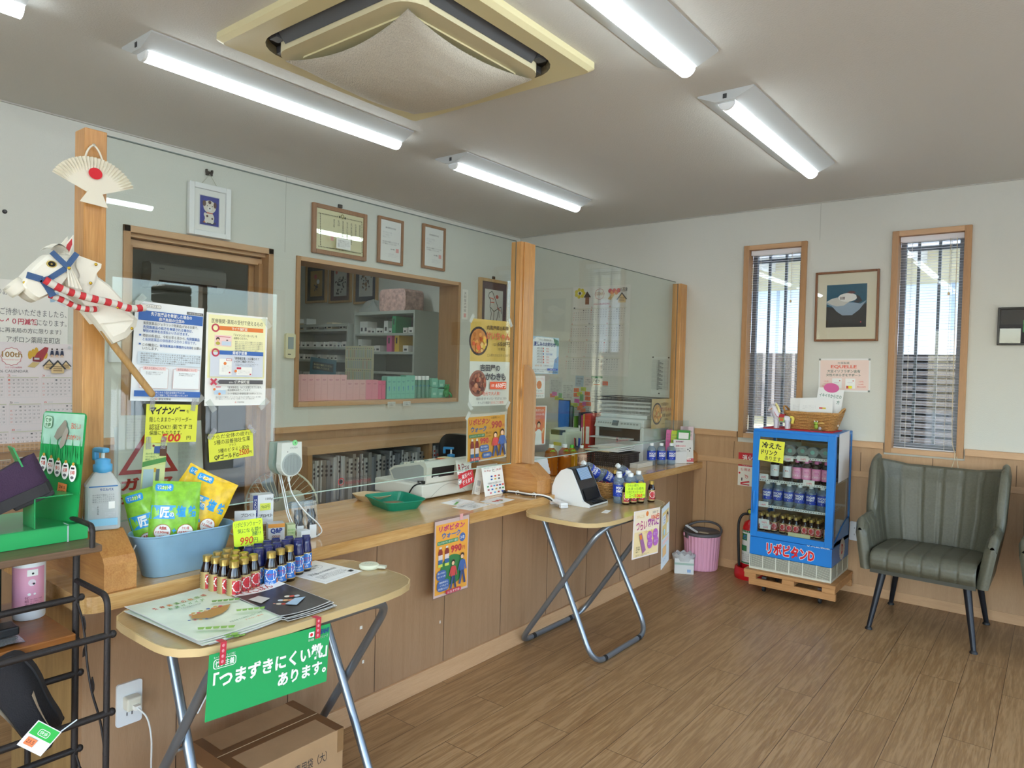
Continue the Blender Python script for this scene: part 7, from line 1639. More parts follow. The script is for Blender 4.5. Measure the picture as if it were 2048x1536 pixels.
b = B(); candycord(b, [(-0.169, 0.101), (-0.13, 0.081), (-0.086, 0.069), (-0.041, 0.060), (0.01, 0.052), (0.048, 0.043), (0.09, 0.049)], 0.0105, -0.058); candycord(b, [(-0.151, 0.064), (-0.119, 0.052), (-0.086, 0.038), (-0.055, 0.033), (-0.03, 0.036)], 0.0085, -0.037); obj('twisted_rein', b, t)
for x, z in ((-0.21, 0.09), (-0.113, 0.139), (-0.038, 0.16), (-0.051, 0.106), (-0.164, 0.093), (0.013, 0.043), (0.061, -0.014), (0.043, 0.045)):
 b = B(); b.ball((x, -0.062 if -0.17 < x < -0.1 or z in (0.043, 0.045) else -0.042, z), 0.0045, P('#c9a83a', 0.25, 0.8), 8, (1, 0.5, 1)); obj('stud', b, t)
b = B(); b.tube([(0.0, 0.0, -0.02), (0.03, 0.0, -0.066), (0.14, 0.0, -0.209)], 0.0105, wood('dowel', '#a07c4e', '#b9945f', 'Z', 3, 0.5), 12); b.ball((0.14, 0.0, -0.209), 0.0105, P('#b08b58', 0.5), 8); obj('stick', b, t)
t = thing('paper_fan', 'white paper plate fan with a red circle hanging from the left post', 'fan', (-2.238, 0.857, 1.90), R90)
PAPW = P('#e6e2d3', 0.8)
b = B()
def fanf(u, v):
 a = radians(24) + radians(132) * (1 - u); r = 0.012 + 0.105 * v
 return (r * cos(a) * 1.02, -0.01 - 0.004 * sin(u * 2 * pi * 26) * (v > 0.6), r * sin(a) * 0.95 - 0.033)
b.grid(fanf, 104, 5, PAPW, smooth=False, thick=(0, 0.0015, 0)); obj('fan_sheet', b, t)
b = B(); b.prism([(-0.018, -0.02), (0.018, -0.02), (0.035, -0.062), (-0.04, -0.056)], -0.0145, -0.012, PAPW, axis='Y'); obj('fan_handle', b, t)
b = B(); b.prism([(0.0185 * cos(a), 0.031 + 0.0165 * sin(a)) for a in [2 * pi * i / 24 for i in range(24)]], -0.0158, -0.0148, P('#d3202f', 0.7), axis='Y'); obj('red_circle', b, t)
b = B(); b.tube(spline([(-0.028, -0.008, 0.06), (-0.018, -0.006, 0.095), (-0.002, -0.005, 0.113), (0.014, -0.006, 0.095), (0.026, -0.008, 0.058)], 5), 0.0028, PAPW, 6); obj('hanging_loop', b, t)
b = B(); b.ball((-0.001, -0.004, 0.114), 0.005, P('#c9c6bd', 0.3, 0.4), 8); obj('pin', b, t)
# ------------------------------------------------------------------ sports drink bottles
def d_poc(s): s.tx('POCARI', 0.36, 0.16, 0.64, 0.40, WHITE, 0.035); s.tx('SWEAT', 0.36, 0.44, 0.62, 0.66, WHITE, 0.035); s.poly([(0.34, 0.72), (0.48, 0.78), (0.66, 0.70), (0.66, 0.76), (0.5, 0.88), (0.4, 0.84)], WHITE); s.lines(0.04, 0.2, 0.2, 0.8, 5, LBL)
BLU = P('#1f3fb0', 0.35)
def pet_proto(cap, body, lab_m, draw, r=0.0305, h=0.153, lz=0.068, lh=0.062):
 t = thing('sports_drink_bottle', 'x', 'bottle')
 b = B(); b.lathe([(r * .85, 0), (r, 0.006), (r * .97, 0.03), (r, 0.036), (r, h * .68), (r * .9, h * .76), (r * .55, h * .86), (r * .42, h * .885)], body, 22); obj('bottle_body', b, t)
 b = B(); b.lathe([(r * .46, h * .875), (r * .47, h * .99), (r * .42, h)], cap, 18); obj('cap', b, t)
 if draw: obj('wrap_label', label(r + 0.0006, lh, lz, lab_m, draw), t)
 return t
WCAP = P('#e9ecee', 0.35)
PP = pet_proto(WCAP, PETW, BLU, d_poc)
def poc(loc, rz, lab, grp, rot=None, _n=[0]):
 if _n[0] == 0: o = PP; o.location = loc; o.rotation_euler = rot or (0, 0, rz); o['label'] = lab; o['group'] = grp
 else: o = dup(PP, loc, rz, lab, grp, rot)
 _n[0] += 1; return o
RC = radians(50)
for i, (x, y) in enumerate([(-1.818, 3.262), (-1.790, 3.335), (-1.862, 3.335), (-1.845, 3.405), (-1.80, 3.44)]):
 poc((x, y, T1Z + 0.0004), RC, 'blue labelled sports drink on the middle table, %s of five' % ('nearest the reader', 'second along the front', 'left one at the back', 'middle one at the back', 'right hand end')[i], 'sports drinks on the middle table')
for i, (x, y) in enumerate([(-2.245, 4.475), (-2.200, 4.535), (-2.150, 4.590)]):
 poc((x, y, WT + 0.0004), RC, 'blue labelled sports drink before the printer, %s of three' % ('left', 'middle', 'right')[i], 'sports drinks on the counter')
for i, (x, y, z, tilt, rz, w) in enumerate([(-2.035, 3.345, 0.836, 52, 62, 'leaning high in the wicker basket'), (-1.985, 3.425, 0.80, 58, 55, 'sunk low in the wicker basket'), (-1.965, 3.60, 0.80, 48, 60, 'leaning at the right end of the wicker basket')]):
 pt = (Matrix.Rotation(radians(rz), 3, 'Z') @ Matrix.Rotation(radians(-tilt), 3, 'Y') @ Matrix.Rotation(0.4, 3, 'Z')).to_euler()
 d = Matrix.Rotation(radians(rz), 3, 'Z') @ Matrix.Rotation(radians(-tilt), 3, 'Y') @ Vector((0, 0, -0.07))
 poc((x + d.x, y + d.y, z + d.z), 0, 'blue labelled sports drink ' + w, 'sports drinks in the wicker basket', pt)
WK = P('#b98a4f', 0.6, bump=0.9, scale=140, var=0.25); WK2 = P('#9a6a38', 0.6)
def basket(t, w, d, h, fl=1.2, handles=False):
 q0 = rrect(w / fl, d / fl, 0.03, 5)
 n = len(q0)
 b = B(); rows_ = max(5, int(h / 0.009))
 def at(a, v):
  k = a * n; i = int(k) % n; f = k - int(k); p = q0[i]; r = q0[(i + 1) % n]; sc = 1 + (fl - 1) * v
  x = (p[0] + (r[0] - p[0]) * f) * sc; y = (p[1] + (r[1] - p[1]) * f) * sc
  return x, y
 nu = 96
 for rI in range(rows_):
  v = (rI + .5) / rows_; pts = []
  for i in range(nu):
   x, y = at(i / nu, v); l_ = sqrt(x * x + y * y); k = 1 + 0.0022 / l_ * (1 if (i // 3 + rI) % 2 else -1); pts.append((x * k, y * k, h * v))
  b.tube(pts, h / rows_ * 0.55, WK, 5, closed=True)
 obj('weave', b, t)
 b = B()
 for sgn in (0, 1): b.tube([(at(i / nu, 1)[0], at(i / nu, 1)[1], h + 0.004 + 0.003 * sin(i * .9 + pi * sgn)) for i in range(nu)], 0.004, WK, 6, closed=True)
 obj('rim', b, t)
 b = B(); b.add([(p[0], p[1], 0.002) for p in q0], [tuple(range(n))], WK2); obj('bottom', b, t)
 if handles:
  for sx in (-1, 1):
   b = B(); b.tube([(sx * (w / 2 - 0.004 + 0.022 * sin(a)), 0.05 * cos(a), h + 0.035 * sin(a)) for a in [pi * i / 10 for i in range(11)]], 0.0065, WK, 7); obj('handle', b, t)
t = thing('wicker_basket', 'wicker basket of drinks between the card reader and the worktop', 'basket', (-1.975, 3.455, T1Z + 0.0005), radians(86)); basket(t, 0.29, 0.145, 0.075, 1.15)
for i, (x, y) in enumerate([(-2.02, 3.40), (-1.985, 3.425), (-1.955, 3.455)]):
 dup(GP, (x, y, T1Z + 0.025), RC, 'gold capped drink standing in the wicker basket, %s of three' % ('left', 'middle', 'right')[i], 'gold drinks in the wicker basket')
for i, (x, y) in enumerate([(-1.768, 3.245), (-1.752, 3.295), (-1.735, 3.345), (-1.705, 3.41)]):
 dup(GP, (x, y, T1Z + 0.0004), RC, 'gold labelled drink behind the 1060 price card, %s' % ('leftmost', 'second from the left', 'third from the left', 'standing apart on the right')[i], 'gold drinks on the middle table')
s = Sh(0.12, 0.078, P('#c9ea2a', 0.6), radius=0.006); s.tx('つらい疲れ', 0.1, 0.06, 0.66, 0.24, GIN, 0.005); s.tx('たまった疲れ', 0.15, 0.28, 0.92, 0.46, GIN, 0.005); s.tx('リポビタンゴールド', 0.08, 0.50, 0.9, 0.68, GIN, 0.005); s.tx('エース', 0.2, 0.74, 0.48, 0.94, GIN, 0.005); s.tx('1060', 0.5, 0.72, 0.84, 0.96, P('#e0301a'), 0.03, 0.15); s.tx('円', 0.86, 0.76, 0.97, 0.94, GIN)
hang('price_card', s, (-1.722, 3.262, 0.777), radians(58), 'lime green price card reading 1060 in front of the bottles', 'price card', 0)
t = thing('card_reader', 'white face recognition card reader with black slanted front on the middle table', 'card reader', (-1.968, 3.115, T1Z + 0.0004), radians(2))
pf = [(-0.115, 0), (-0.112, 0.085), (-0.095, 0.13), (-0.062, 0.172), (-0.03, 0.186), (0.0, 0.182), (0.022, 0.14), (0.05, 0.085), (0.075, 0.028), (0.115, 0.014), (0.115, 0)]
b = B(); b.prism(pf, -0.095, 0.095, P('#e6e8ea', 0.35), axis='Y'); obj('case', b, t, bevel=0.008, seg=3)
b = B(); KB = P('#17181c', 0.25)
b.prism([(-0.03, 0.180), (-0.03, 0.189), (0.002, 0.186), (0.026, 0.142), (0.054, 0.087), (0.079, 0.03), (0.118, 0.0165), (0.118, 0.012), (0.07, 0.02), (0.04, 0.08), (0.0, 0.17)], -0.086, 0.086, KB, axis='Y'); obj('front_panel', b, t, bevel=0.002)
b = B(); b.T = Matrix.Translation((0.0150, 0, 0.1675)) @ Matrix.Rotation(R90, 4, 'Z') @ Matrix.Rotation(radians(-28), 4, 'X')
b.box(-0.055, 0.055, -0.003, 0.0, -0.045, 0.018, P('#6f93c0', 0.15))
for i in range(9): b.add([(-0.055 + 0.012 * i, -0.0034, 0.018), (-0.051 + 0.012 * i, -0.0034, 0.018), (-0.043 + 0.012 * i, -0.0034, -0.045), (-0.047 + 0.012 * i, -0.0034, -0.045)], [(0, 1, 2, 3)], P('#b9cfe6', 0.15))
obj('screen', b, t)
b = B(); b.add([(0.0575, -0.07, 0.085), (0.0575, 0.07, 0.085), (0.081, 0.07, 0.034), (0.081, -0.07, 0.034)], [(0, 1, 2, 3)], P('#050506', 0.6)); obj('card_slot', b, t)
b = B()
for k in range(3):
 for q in range(3): b.box(0.085 + 0.011 * q, 0.093 + 0.011 * q, -0.05 + 0.035 * k, -0.02 + 0.035 * k, 0.022, 0.0275 - 0.0035 * q, P('#2c2d31', 0.3))
obj('card_rest', b, t)
b = B(); b.ball((-0.004, -0.0, 0.1865), 0.004, P('#3a3d46', 0.1), 8); b.box(-0.022, -0.016, 0.03, 0.07, 0.187, 0.1895, LGR); obj('camera_eye', b, t)
t = thing('white_adapter', 'white plastic cable adapter lying on the middle table corner before the card reader', 'adapter', (-1.99, 2.955, T1Z + 0.0004), radians(-28))
b = B(); b.box(-0.07, 0.06, -0.022, 0.022, 0.012, 0.026, P('#e6e7ea', 0.35)); obj('adapter_body', b, t, bevel=0.006, seg=3)
b = B(); b.box(0.04, 0.06, -0.022, 0.022, 0.0, 0.014, P('#dcdde2', 0.35)); b.box(-0.068, -0.05, -0.02, 0.02, 0, 0.012, P('#dcdde2', 0.35)); obj('foot', b, t, bevel=0.003)
flat('paper_label', 0.075, 0.03, (-1.745, 3.01, T1Z + 0.0002), R90 + 0.25, 'small white label stuck to the middle table in front of the card reader', 'label', lambda s: s.lines(0.1, 0.2, 0.9, 0.8, 2, LGR))
s = Sh(0.25, 0.232, P('#efe3e0')); s.rect(0.05, 0.02, 0.97, 0.97, P('#f3e3c9')); s.rect(0.05, 0.45, 0.97, 0.97, P('#f1d9a5')); s.circ(0.5, 0.09, 0.05, ORG, 12); s.tx('がんこな', 0.12, 0.09, 0.4, 0.16, P('#d9b45a')); s.tx('3本で', 0.7, 0.05, 0.92, 0.11, GRY); s.tx('1060円', 0.66, 0.13, 0.97, 0.24, P('#e0502f'), 0.02); s.tx('つらい', 0.1, 0.22, 0.5, 0.42, P('#c24a8a'), 0.02); s.tx('疲れに', 0.52, 0.2, 0.96, 0.38, P('#b04aa8'), 0.03); s.tx('ゴールド', 0.4, 0.44, 0.86, 0.5, P('#d9b45a'))
for u, v in ((0.62, 0.58), (0.84, 0.55), (0.64, 0.74), (0.86, 0.71)): s.circ(u, v, 0.1, P('#b86ac0'), 18); s.lines(u - 0.07, v - 0.03, u + 0.07, v + 0.03, 2, WHITE, 2)
s.poly([(0.2, 0.5), (0.3, 0.47), (0.48, 0.86), (0.36, 0.92)], P('#a06a9a')); s.poly([(0.21, 0.52), (0.29, 0.5), (0.33, 0.6), (0.25, 0.62)], P('#e0823f')); s.lines(0.1, 0.74, 0.26, 0.88, 3, INK); s.lines(0.08, 0.91, 0.6, 0.96, 2, GRY)
hang('poster', s, (-1.588, 3.135, 0.60), R90 - 0.06, 'laminated purple and orange drink poster hanging from the middle table front', 'poster', -2.4)
s = Sh(0.175, 0.32, P('#dce6ee')); s.rect(0.1, 0.09, 0.9, 0.52, P('#ecd28e')); s.rect(0.14, 0.14, 0.52, 0.3, P('#eef2f6')); s.circ(0.74, 0.2, 0.12, HAIR); s.circ(0.74, 0.23, 0.09, SKIN); s.poly([(0.6, 0.5), (0.64, 0.32), (0.84, 0.32), (0.9, 0.5)], WHITE); s.rect(0.14, 0.56, 0.88, 0.62, PNK); s.rect(0.14, 0.66, 0.6, 0.82, P('#f0c48a')); s.lines(0.2, 0.16, 0.48, 0.28, 3, BLUE); s.lines(0.2, 0.86, 0.6, 0.9, 2, BLUE); s.circ(0.3, 0.42, 0.1, P('#b9dcee'))
hang('poster', s, (-1.600, 3.375, 0.545), R90 + 0.22, 'laminated pale blue poster hanging at the right end of the middle table', 'poster', 4)
# ------------------------------------------------------------------ right part of the counter
TEA = clear('tea_liquid', '#d9902a', 0.5, rough=0.05, bodycol='#b8701c')
def tea(loc, cap, m, lab, name='tea_bottle', h=0.19, lbl=None, r=0.042):
 t = thing(name, lab, 'bottle', loc, RC)
 b = B(); b.lathe([(r * .85, 0), (r, 0.006)] + [(r * (0.965 if i % 2 else 1.0), 0.012 + 0.012 * i) for i in range(10)] + [(r * .9, h * .76), (r * .5, h * .87), (r * .33, h * .9)], m, 22); obj('bottle_body', b, t)
 b = B(); b.lathe([(r * .36, h * .89), (r * .37, h * .985), (r * .33, h)], cap, 16); obj('cap', b, t)
 if lbl: obj('wrap_label', label(r + 0.0008, 0.06, 0.085, lbl, lambda s: s.tx('おいしい水', 0.35, 0.2, 0.65, 0.8, INK, 0.02)), t)
 else:
  b = B(); b.T = Matrix.Translation((0, -r * .74, h * .8)) @ Matrix.Rotation(0.5, 4, 'X'); b.prism([(0.018 * (1 - .45 * (i % 2)) * cos(i * pi / 6), 0.014 * (1 - .45 * (i % 2)) * sin(i * pi / 6)) for i in range(12)], -0.002, 0, P('#8fd03a', 0.5), axis='Y'); obj('leaf_tag', b, t)
 return t
tea((-2.455, 3.545, WT + 0.0004), WCAP, TEA, 'amber tea bottle with white cap next to the middle post, left of three')
tea((-2.41, 3.625, WT + 0.0004), WCAP, TEA, 'amber tea bottle with white cap, middle of three by the middle post')
tea((-2.415, 3.715, WT + 0.0004), P('#5fbf3a', 0.4), clear('green_tea', '#e0b030', 0.5, rough=0.05, bodycol='#c08f1c'), 'yellow tea bottle with green cap beside the amber tea bottles', r=0.038, h=0.18)
tea((-2.40, 3.805, WT + 0.0004), WCAP, clear('milk_tea', '#d9b9a0', 0.5, bodycol='#c99f82'), 'pink brown bottle with white cap and black lettering behind the card reader', 'drink_bottle', lbl=P('#c9a890', 0.5), r=0.034, h=0.172)
t = thing('file_basket', 'dark brown mesh file basket full of papers in front of the printer', 'basket', (-2.45, 4.25, WT + 0.0004))
DB = P('#2f2622', 0.5)
b = B()
for z in range(7):
 for (x0, x1, y0, y1) in ((-0.17, 0.17, -0.11, -0.107), (-0.17, 0.17, 0.107, 0.11), (-0.17, -0.167, -0.11, 0.11), (0.167, 0.17, -0.11, 0.11)): b.box(x0, x1, y0, y1, 0.006 + 0.013 * z, 0.012 + 0.013 * z, DB)
for i in range(24): b.box(-0.168 + 0.0145 * i, -0.161 + 0.0145 * i, -0.111, -0.108, 0, 0.09, DB)
for i in range(15): b.box(0.168, 0.171, -0.108 + 0.0145 * i, -0.101 + 0.0145 * i, 0, 0.09, DB)
obj('mesh_side', b, t)
b = B(); b.box(-0.175, 0.175, -0.115, 0.115, 0.088, 0.096, DB); obj('rim', b, t); 
t = thing('paper_pile', 'pile of white papers and a kraft envelope lying in the dark file basket', 'papers', (-2.45, 4.25, WT + 0.098))
b = B(); b.box(-0.16, 0.05, -0.10, 0.1, 0, 0.006, P('#c9b48a', 0.7)); obj('envelope', b, t)
b = B()
for i in range(6): b.box(-0.12 + 0.04 * (i % 3), 0.12 + 0.02 * (i % 2), -0.095, 0.1, 0.0065 + 0.006 * i, 0.0115 + 0.006 * i, P('#dfe0dc', 0.7))
obj('sheets', b, t)
t = thing('magazine_pile', 'low pile of papers beside the dark file basket on the counter', 'papers', (-2.245, 4.33, WT + 0.0004))
b = B()
for i in range(6): b.box(-0.028 - 0.002 * (i % 3), 0.028, -0.11, 0.11 + 0.003 * (i % 2), 0.005 * i, 0.005 * i + 0.0045, P('#d9d5ca' if i % 2 else '#c9c4b8', 0.8))
obj('sheets', b, t)
t = thing('printer', 'pale grey multifunction printer on the right part of the counter', 'printer', (-2.525, 4.70, WT + 0.0004))
PRW = P('#d5d9da', 0.4); PRG = P('#bcc6c6', 0.4)
b = B(); b.box(-0.2, 0.2, -0.2, 0.22, 0, 0.152, PRW); b.box(-0.2, -0.17, -0.2, 0.22, 0.152, 0.25, PRW); b.box(0.17, 0.2, -0.2, 0.22, 0.152, 0.25, PRW); b.box(-0.17, 0.17, -0.05, 0.22, 0.152, 0.25, PRW); b.box(-0.2, 0.2, -0.2, 0.22, 0.25, 0.305, PRW); obj('body', b, t, bevel=0.006)
b = B(); b.box(-0.172, 0.172, -0.19, -0.05, 0.150, 0.25, P('#141416', 0.5)); obj('paper_slot', b, t)
b = B(); b.box(-0.21, 0.12, -0.26, -0.12, 0.160, 0.168, P('#cfd3d3', 0.4)); obj('output_tray', b, t)
b = B(); b.prism([(-0.225, 0.242), (-0.19, 0.305), (-0.14, 0.325), (-0.14, 0.25)], -0.195, 0.18, PRG, axis='X') if False else b.add([(-0.195, -0.225, 0.238), (0.18, -0.225, 0.238), (0.18, -0.19, 0.305), (-0.195, -0.19, 0.305), (-0.195, -0.14, 0.24), (0.18, -0.14, 0.24), (0.18, -0.14, 0.31), (-0.195, -0.14, 0.31)], [(0, 1, 2, 3), (3, 2, 6, 7), (0, 4, 5, 1), (0, 3, 7, 4), (1, 5, 6, 2)], PRG); obj('control_panel', b, t, bevel=0.004)
b = B(); b.T = Matrix.Translation((0, -0.2085, 0.272)) @ Matrix.Rotation(radians(-27), 4, 'X'); b.box(-0.05, 0.0, -0.002, 0, -0.02, 0.02, P('#5f7078', 0.2))
for i in range(12): b.box(-0.17 + 0.02 * (i % 6) if i < 6 else 0.02 + 0.025 * (i % 6), -0.158 + 0.02 * (i % 6) if i < 6 else 0.036 + 0.025 * (i % 6), -0.002, 0, -0.008, 0.004, P('#8f9a9a', 0.4))
obj('buttons', b, t)
b = B(); b.box(-0.195, 0.195, -0.14, 0.22, 0.306, 0.335, PRW); obj('scanner_lid', b, t, bevel=0.006)
for i in range(4):
 t = thing('letter_tray', 'white mesh letter tray on the printer, %s of the stack' % ('bottom one', 'second from the bottom', 'third from the bottom', 'topmost with black rim')[i], 'tray', (-2.535, 4.72, WT + 0.338 + 0.031 * i), 0, 'letter trays on the printer')
 c = P('#cdd2d2', 0.5) if i < 3 else P('#2b2b2d', 0.5); b = B()
 for x0, x1, y0, y1 in ((-0.225, 0.225, -0.15, -0.147), (-0.225, 0.225, 0.147, 0.15), (-0.225, -0.222, -0.15, 0.15), (0.222, 0.225, -0.15, 0.15)):
  b.box(x0, x1, y0, y1, 0.022, 0.029, c); b.box(x0, x1, y0, y1, 0.0, 0.005, c)
 for q in range(40): b.box(-0.222 + 0.0112 * q, -0.219 + 0.0112 * q, -0.149, -0.147, 0.005, 0.022, c)
 for q in range(26): b.box(0.222, 0.224, -0.147 + 0.0112 * q, -0.144 + 0.0112 * q, 0.005, 0.022, c)
 b.box(-0.222, 0.222, -0.147, 0.147, 0.001, 0.003, c); obj('tray_body', b, t)
for i, (c, w, h, lab) in enumerate([('#3a3a3e', .02, .33, 'dark folder at the left of the binder row beside the printer'), ('#b03a6a', .014, .31, 'pink folder in the row beside the printer'), ('#c99a3a', .012, .32, 'yellow brown folder in the row beside the printer'), ('#c8402f', .05, .325, 'thick red binder next to the printer')]):
 x = [-2.865, -2.842, -2.826, -2.79][i]
 b = B(); b.box(-w / 2, w / 2, -0.12, 0.12, 0, h, P(c, 0.5)); b.box(-w * .3, w * .3, -0.121, -0.12, h * .3, h * .7, P('#e3e1da', 0.6)); o = obj('binder', b, loc=(x, 4.62, WT + 0.0004)); tag(o, lab, 'binder')
b = B(); b.box(-0.006, 0.006, -0.11, 0.11, 0, 0.30, P('#5f8f2f', 0.5)); o = obj('green_folder', b, loc=(-2.90, 4.60, WT + 0.0004)); tag(o, 'green folder standing left of the dark folder beside the printer', 'folder')
t = thing('label_printer', 'pale green grey label printer on the back desk behind the orange poster', 'label printer', (-2.915, 4.38, WT + 0.0004))
b = B(); b.box(-0.075, 0.075, -0.1, 0.12, 0, 0.19, P('#c9d3c0', 0.4)); obj('case', b, t, bevel=0.01)
b = B(); b.box(-0.055, 0.045, -0.102, -0.05, 0.17, 0.205, P('#3a4038', 0.4)); b.box(-0.06, 0.06, -0.06, 0.1, 0.19, 0.215, P('#d9e0d3', 0.4)); b.box(-0.03, 0.04, -0.1015, -0.1, 0.09, 0.115, P('#c9c23a', 0.6)); b.box(-0.068, -0.06, -0.1015, -0.1, 0.06, 0.09, INK); obj('cover', b, t)
for i, (c, x, lab) in enumerate([('#2f6fc0', -3.04, 'blue clip folder standing behind the label printer'), ('#8fa0a8', -3.075, 'grey clip folder at the left end of the back desk')]):
 b = B(); b.box(-0.05, 0.05, -0.006, 0.006, 0, 0.41 - .05 * i, P(c, 0.4)); b.box(-0.052, 0.052, -0.001, 0.007, 0, 0.415 - .05 * i, P('#26282c', 0.5)); o = obj('clip_folder', b, loc=(x, 4.55 + .1 * i, WT + 0.0004)); tag(o, lab, 'folder')
t = thing('pen_stand', 'pen stand with blue pens beside the label printer', 'pen stand', (-2.79, 4.36, WT + 0.0004))
b = B(); b.lathe([(0.028, 0), (0.028, 0.09)], P('#4a5a6a', 0.4), 14, capt=False); obj('cup', b, t)
for k, c in enumerate(('#2f4fb0', '#2f4fb0', '#c23a3a', '#26262a')):
 b = B(); b.tube([(0.012 * cos(k * 1.6), 0.012 * sin(k * 1.6), 0.01), (0.024 * cos(k * 1.6), 0.024 * sin(k * 1.6), 0.15)], 0.004, P(c, 0.4), 6); obj('pen', b, t)
s = Sh(0.13, 0.10, P('#dfe2e4', 0.3)); s.lines(0.1, 0.1, 0.6, 0.3, 2, LGR); hang('white_envelope', s, (-2.47, 3.46, WT + 0.07), RC + 0.2, 'white plastic envelope leaning behind the tea bottles', 'envelope', -6, pitch=-0.2)
for i, (x, y) in enumerate([(-2.19, 4.655), (-2.165, 4.69), (-2.142, 4.722)]):
 carton('tissue_carton', 0.09, 0.03, 0.085, (x, y, WT + 0.0004), RC, P('#e3e4e6', 0.5), 'small white carton beside the sports drinks on the counter, %s' % ('front one with red dot', 'middle one', 'rear one')[i], (lambda s: (s.circ(0.3, 0.5, 0.06, P('#b0283a')), s.tx('KAO', 0.4, 0.55, 0.7, 0.65, LGR), s.line(0.1, 0.12, 0.6, 0.12, GRY), s.line(0.1, 0.9, 0.6, 0.9, GRY))) if i == 0 else None, group='white cartons by the sports drinks')
t = thing('leaflet_stand', 'clear acrylic leaflet stand at the end wall end of the counter', 'stand', (-2.19, 4.78, WT + 0.0004), radians(45))
b = B(); b.box(-0.09, 0.09, -0.03, -0.027, 0, 0.11, clear('acrylic', '#f3f7f7', 0.04)); b.box(-0.09, 0.09, 0.03, 0.033, 0, 0.3, clear('acrylic', '#f3f7f7', 0.04)); b.box(-0.09, 0.09, -0.03, 0.03, 0, 0.003, clear('acrylic', '#f3f7f7', 0.04)); obj('acrylic', b, t)
for i, (dx, dy, w, h, c, lab, nm) in enumerate([(-0.06, 0.02, .05, .225, '#d96aa0', 'pink leaflet at the left of the acrylic leaflet stand', 0), (-0.02, 0.01, .06, .22, '#b9cc3a', 'lime leaflet in the acrylic leaflet stand', 0), (0.04, 0.0, .10, .225, '#3f9a3f', 'green leaflet in the acrylic leaflet stand', 1), (0.075, 0.03, .10, .25, '#e3c9d0', 'pale pink leaflet rising at the back of the acrylic stand', 0), (0.055, -0.012, .07, .155, '#dde3ea', 'pale blue leaflet in front of the green one', 0)]):
 s = Sh(w, h, P(c, 0.5)); s.rect(0.12, 0.08, 0.88, 0.28, WHITE) if nm else s.lines(0.1, 0.1, 0.9, 0.4, 3, GRY, i); p = Matrix.Rotation(radians(45), 3, 'Z') @ Vector((dx, dy, 0)); hang('leaflet', s, (-2.19 + p.x, 4.78 + p.y, WT + 0.006 + h / 2), radians(45), lab, 'leaflet', -2)
s = Sh(0.15, 0.165, P('#e2e0de', 0.5)); s.rect(0.1, 0.05, 0.5, 0.11, PNK); s.tx('訪問看護', 0.12, 0.05, 0.55, 0.12, P('#7a3a6a'), 0.02); s.rect(0.1, 0.24, 0.6, 0.31, PNK); s.tx('訪問リハビリ', 0.12, 0.23, 0.6, 0.31, P('#b0405a'), 0.02); s.lines(0.1, 0.36, 0.6, 0.56, 3, GRY); s.circ(0.72, 0.42, 0.03, INK); s.circ(0.84, 0.36, 0.03, INK); s.circ(0.8, 0.48, 0.03, INK); s.rect(0.3, 0.80, 1, 0.95, P('#d3606a')); s.tx('YTIMES', 0.36, 0.76, 0.86, 0.88, WHITE, 0.03)
hang('flyer', s, (-2.128, 4.745, WT + 0.085), radians(48), 'white and pink flyer propped in front of the acrylic leaflet stand', 'flyer', -1, pitch=-0.16)
# ------------------------------------------------------------------ drinks fridge on its wooden dolly
FB = P('#1f7fd6', 0.35); FBE = P('#cfd0c2', 0.5); WIRE = P('#dfe3e2', 0.35)
FX0, FX1, FY0, FY1, FZ = -1.545, -1.05, 4.50, 4.925, 0.148
t = thing('pallet_dolly', 'wooden pallet dolly on castors under the blue drinks fridge', 'dolly', (-1.29, 4.69, 0))
PW = wood('pallet_wood', '#a97442', '#c69460', 'X', 2, 0.6)
b = B(); b.box(-0.275, 0.275, -0.225, 0.215, 0.126, 0.147, PW); obj('deck_board', b, t, bevel=0.002)
for x in (-0.235, -0.0, 0.235):
 b = B(); b.box(x - 0.037, x + 0.037, -0.222, 0.21, 0.095, 0.1255, PW); obj('bearer', b, t, bevel=0.002)
for y in (-0.205, 0.195):
 b = B(); b.box(-0.245, 0.275, y - 0.012, y + 0.012, 0.052, 0.0945, PW); obj('skirt_board', b, t, bevel=0.002)
for x in (-0.17, 0.17):
 for y in (-0.14, 0.13):
  b = B(); b.T = Matrix.Translation((x, y, 0.021)) @ Matrix.Rotation(R90, 4, 'Y'); b.lathe([(0.02, -0.008), (0.0205, 0), (0.02, 0.008)], P('#1f2023', 0.5), 16); w_ = obj('castor', b, t)
  b = B(); b.box(x - 0.013, x + 0.013, y - 0.01, y + 0.01, 0.036, 0.0945, P('#a9adb2', 0.3, 0.8)); obj('castor_fork', b, w_)
t = thing('drinks_fridge', 'blue glass door drinks fridge with red and white lettering by the end wall', 'fridge', ((FX0 + FX1) / 2, (FY0 + FY1) / 2, FZ))
hw, hd = (FX1 - FX0) / 2, (FY1 - FY0) / 2
b = B(); b.box(-hw, hw, -hd + 0.004, hd, 0, 0.012, FBE); b.box(-hw + 0.012, hw - 0.012, -hd + 0.016, hd - 0.01, 0.012, 0.09, P('#2b2a28', 0.8))
for z in range(12): b.box(-hw, hw, -hd + 0.004, -hd + 0.012, 0.0135 + 0.0066 * z, 0.0165 + 0.0066 * z, FBE); b.box(hw - 0.008, hw, -hd + 0.004, hd, 0.0135 + 0.0066 * z, 0.0165 + 0.0066 * z, FBE); b.box(-hw, -hw + 0.008, -hd + 0.004, hd, 0.0135 + 0.0066 * z, 0.0165 + 0.0066 * z, FBE)
for i in range(7): x = -hw + (2 * hw - 0.006) * i / 6; b.box(x, x + 0.006, -hd + 0.003, -hd + 0.012, 0.012, 0.092, FBE)
for i in range(4): y = -hd + 0.004 + (2 * hd - 0.012) * i / 3; b.box(hw - 0.009, hw + 0.001, y, y + 0.008, 0.012, 0.092, FBE)
obj('base_grille', b, t)
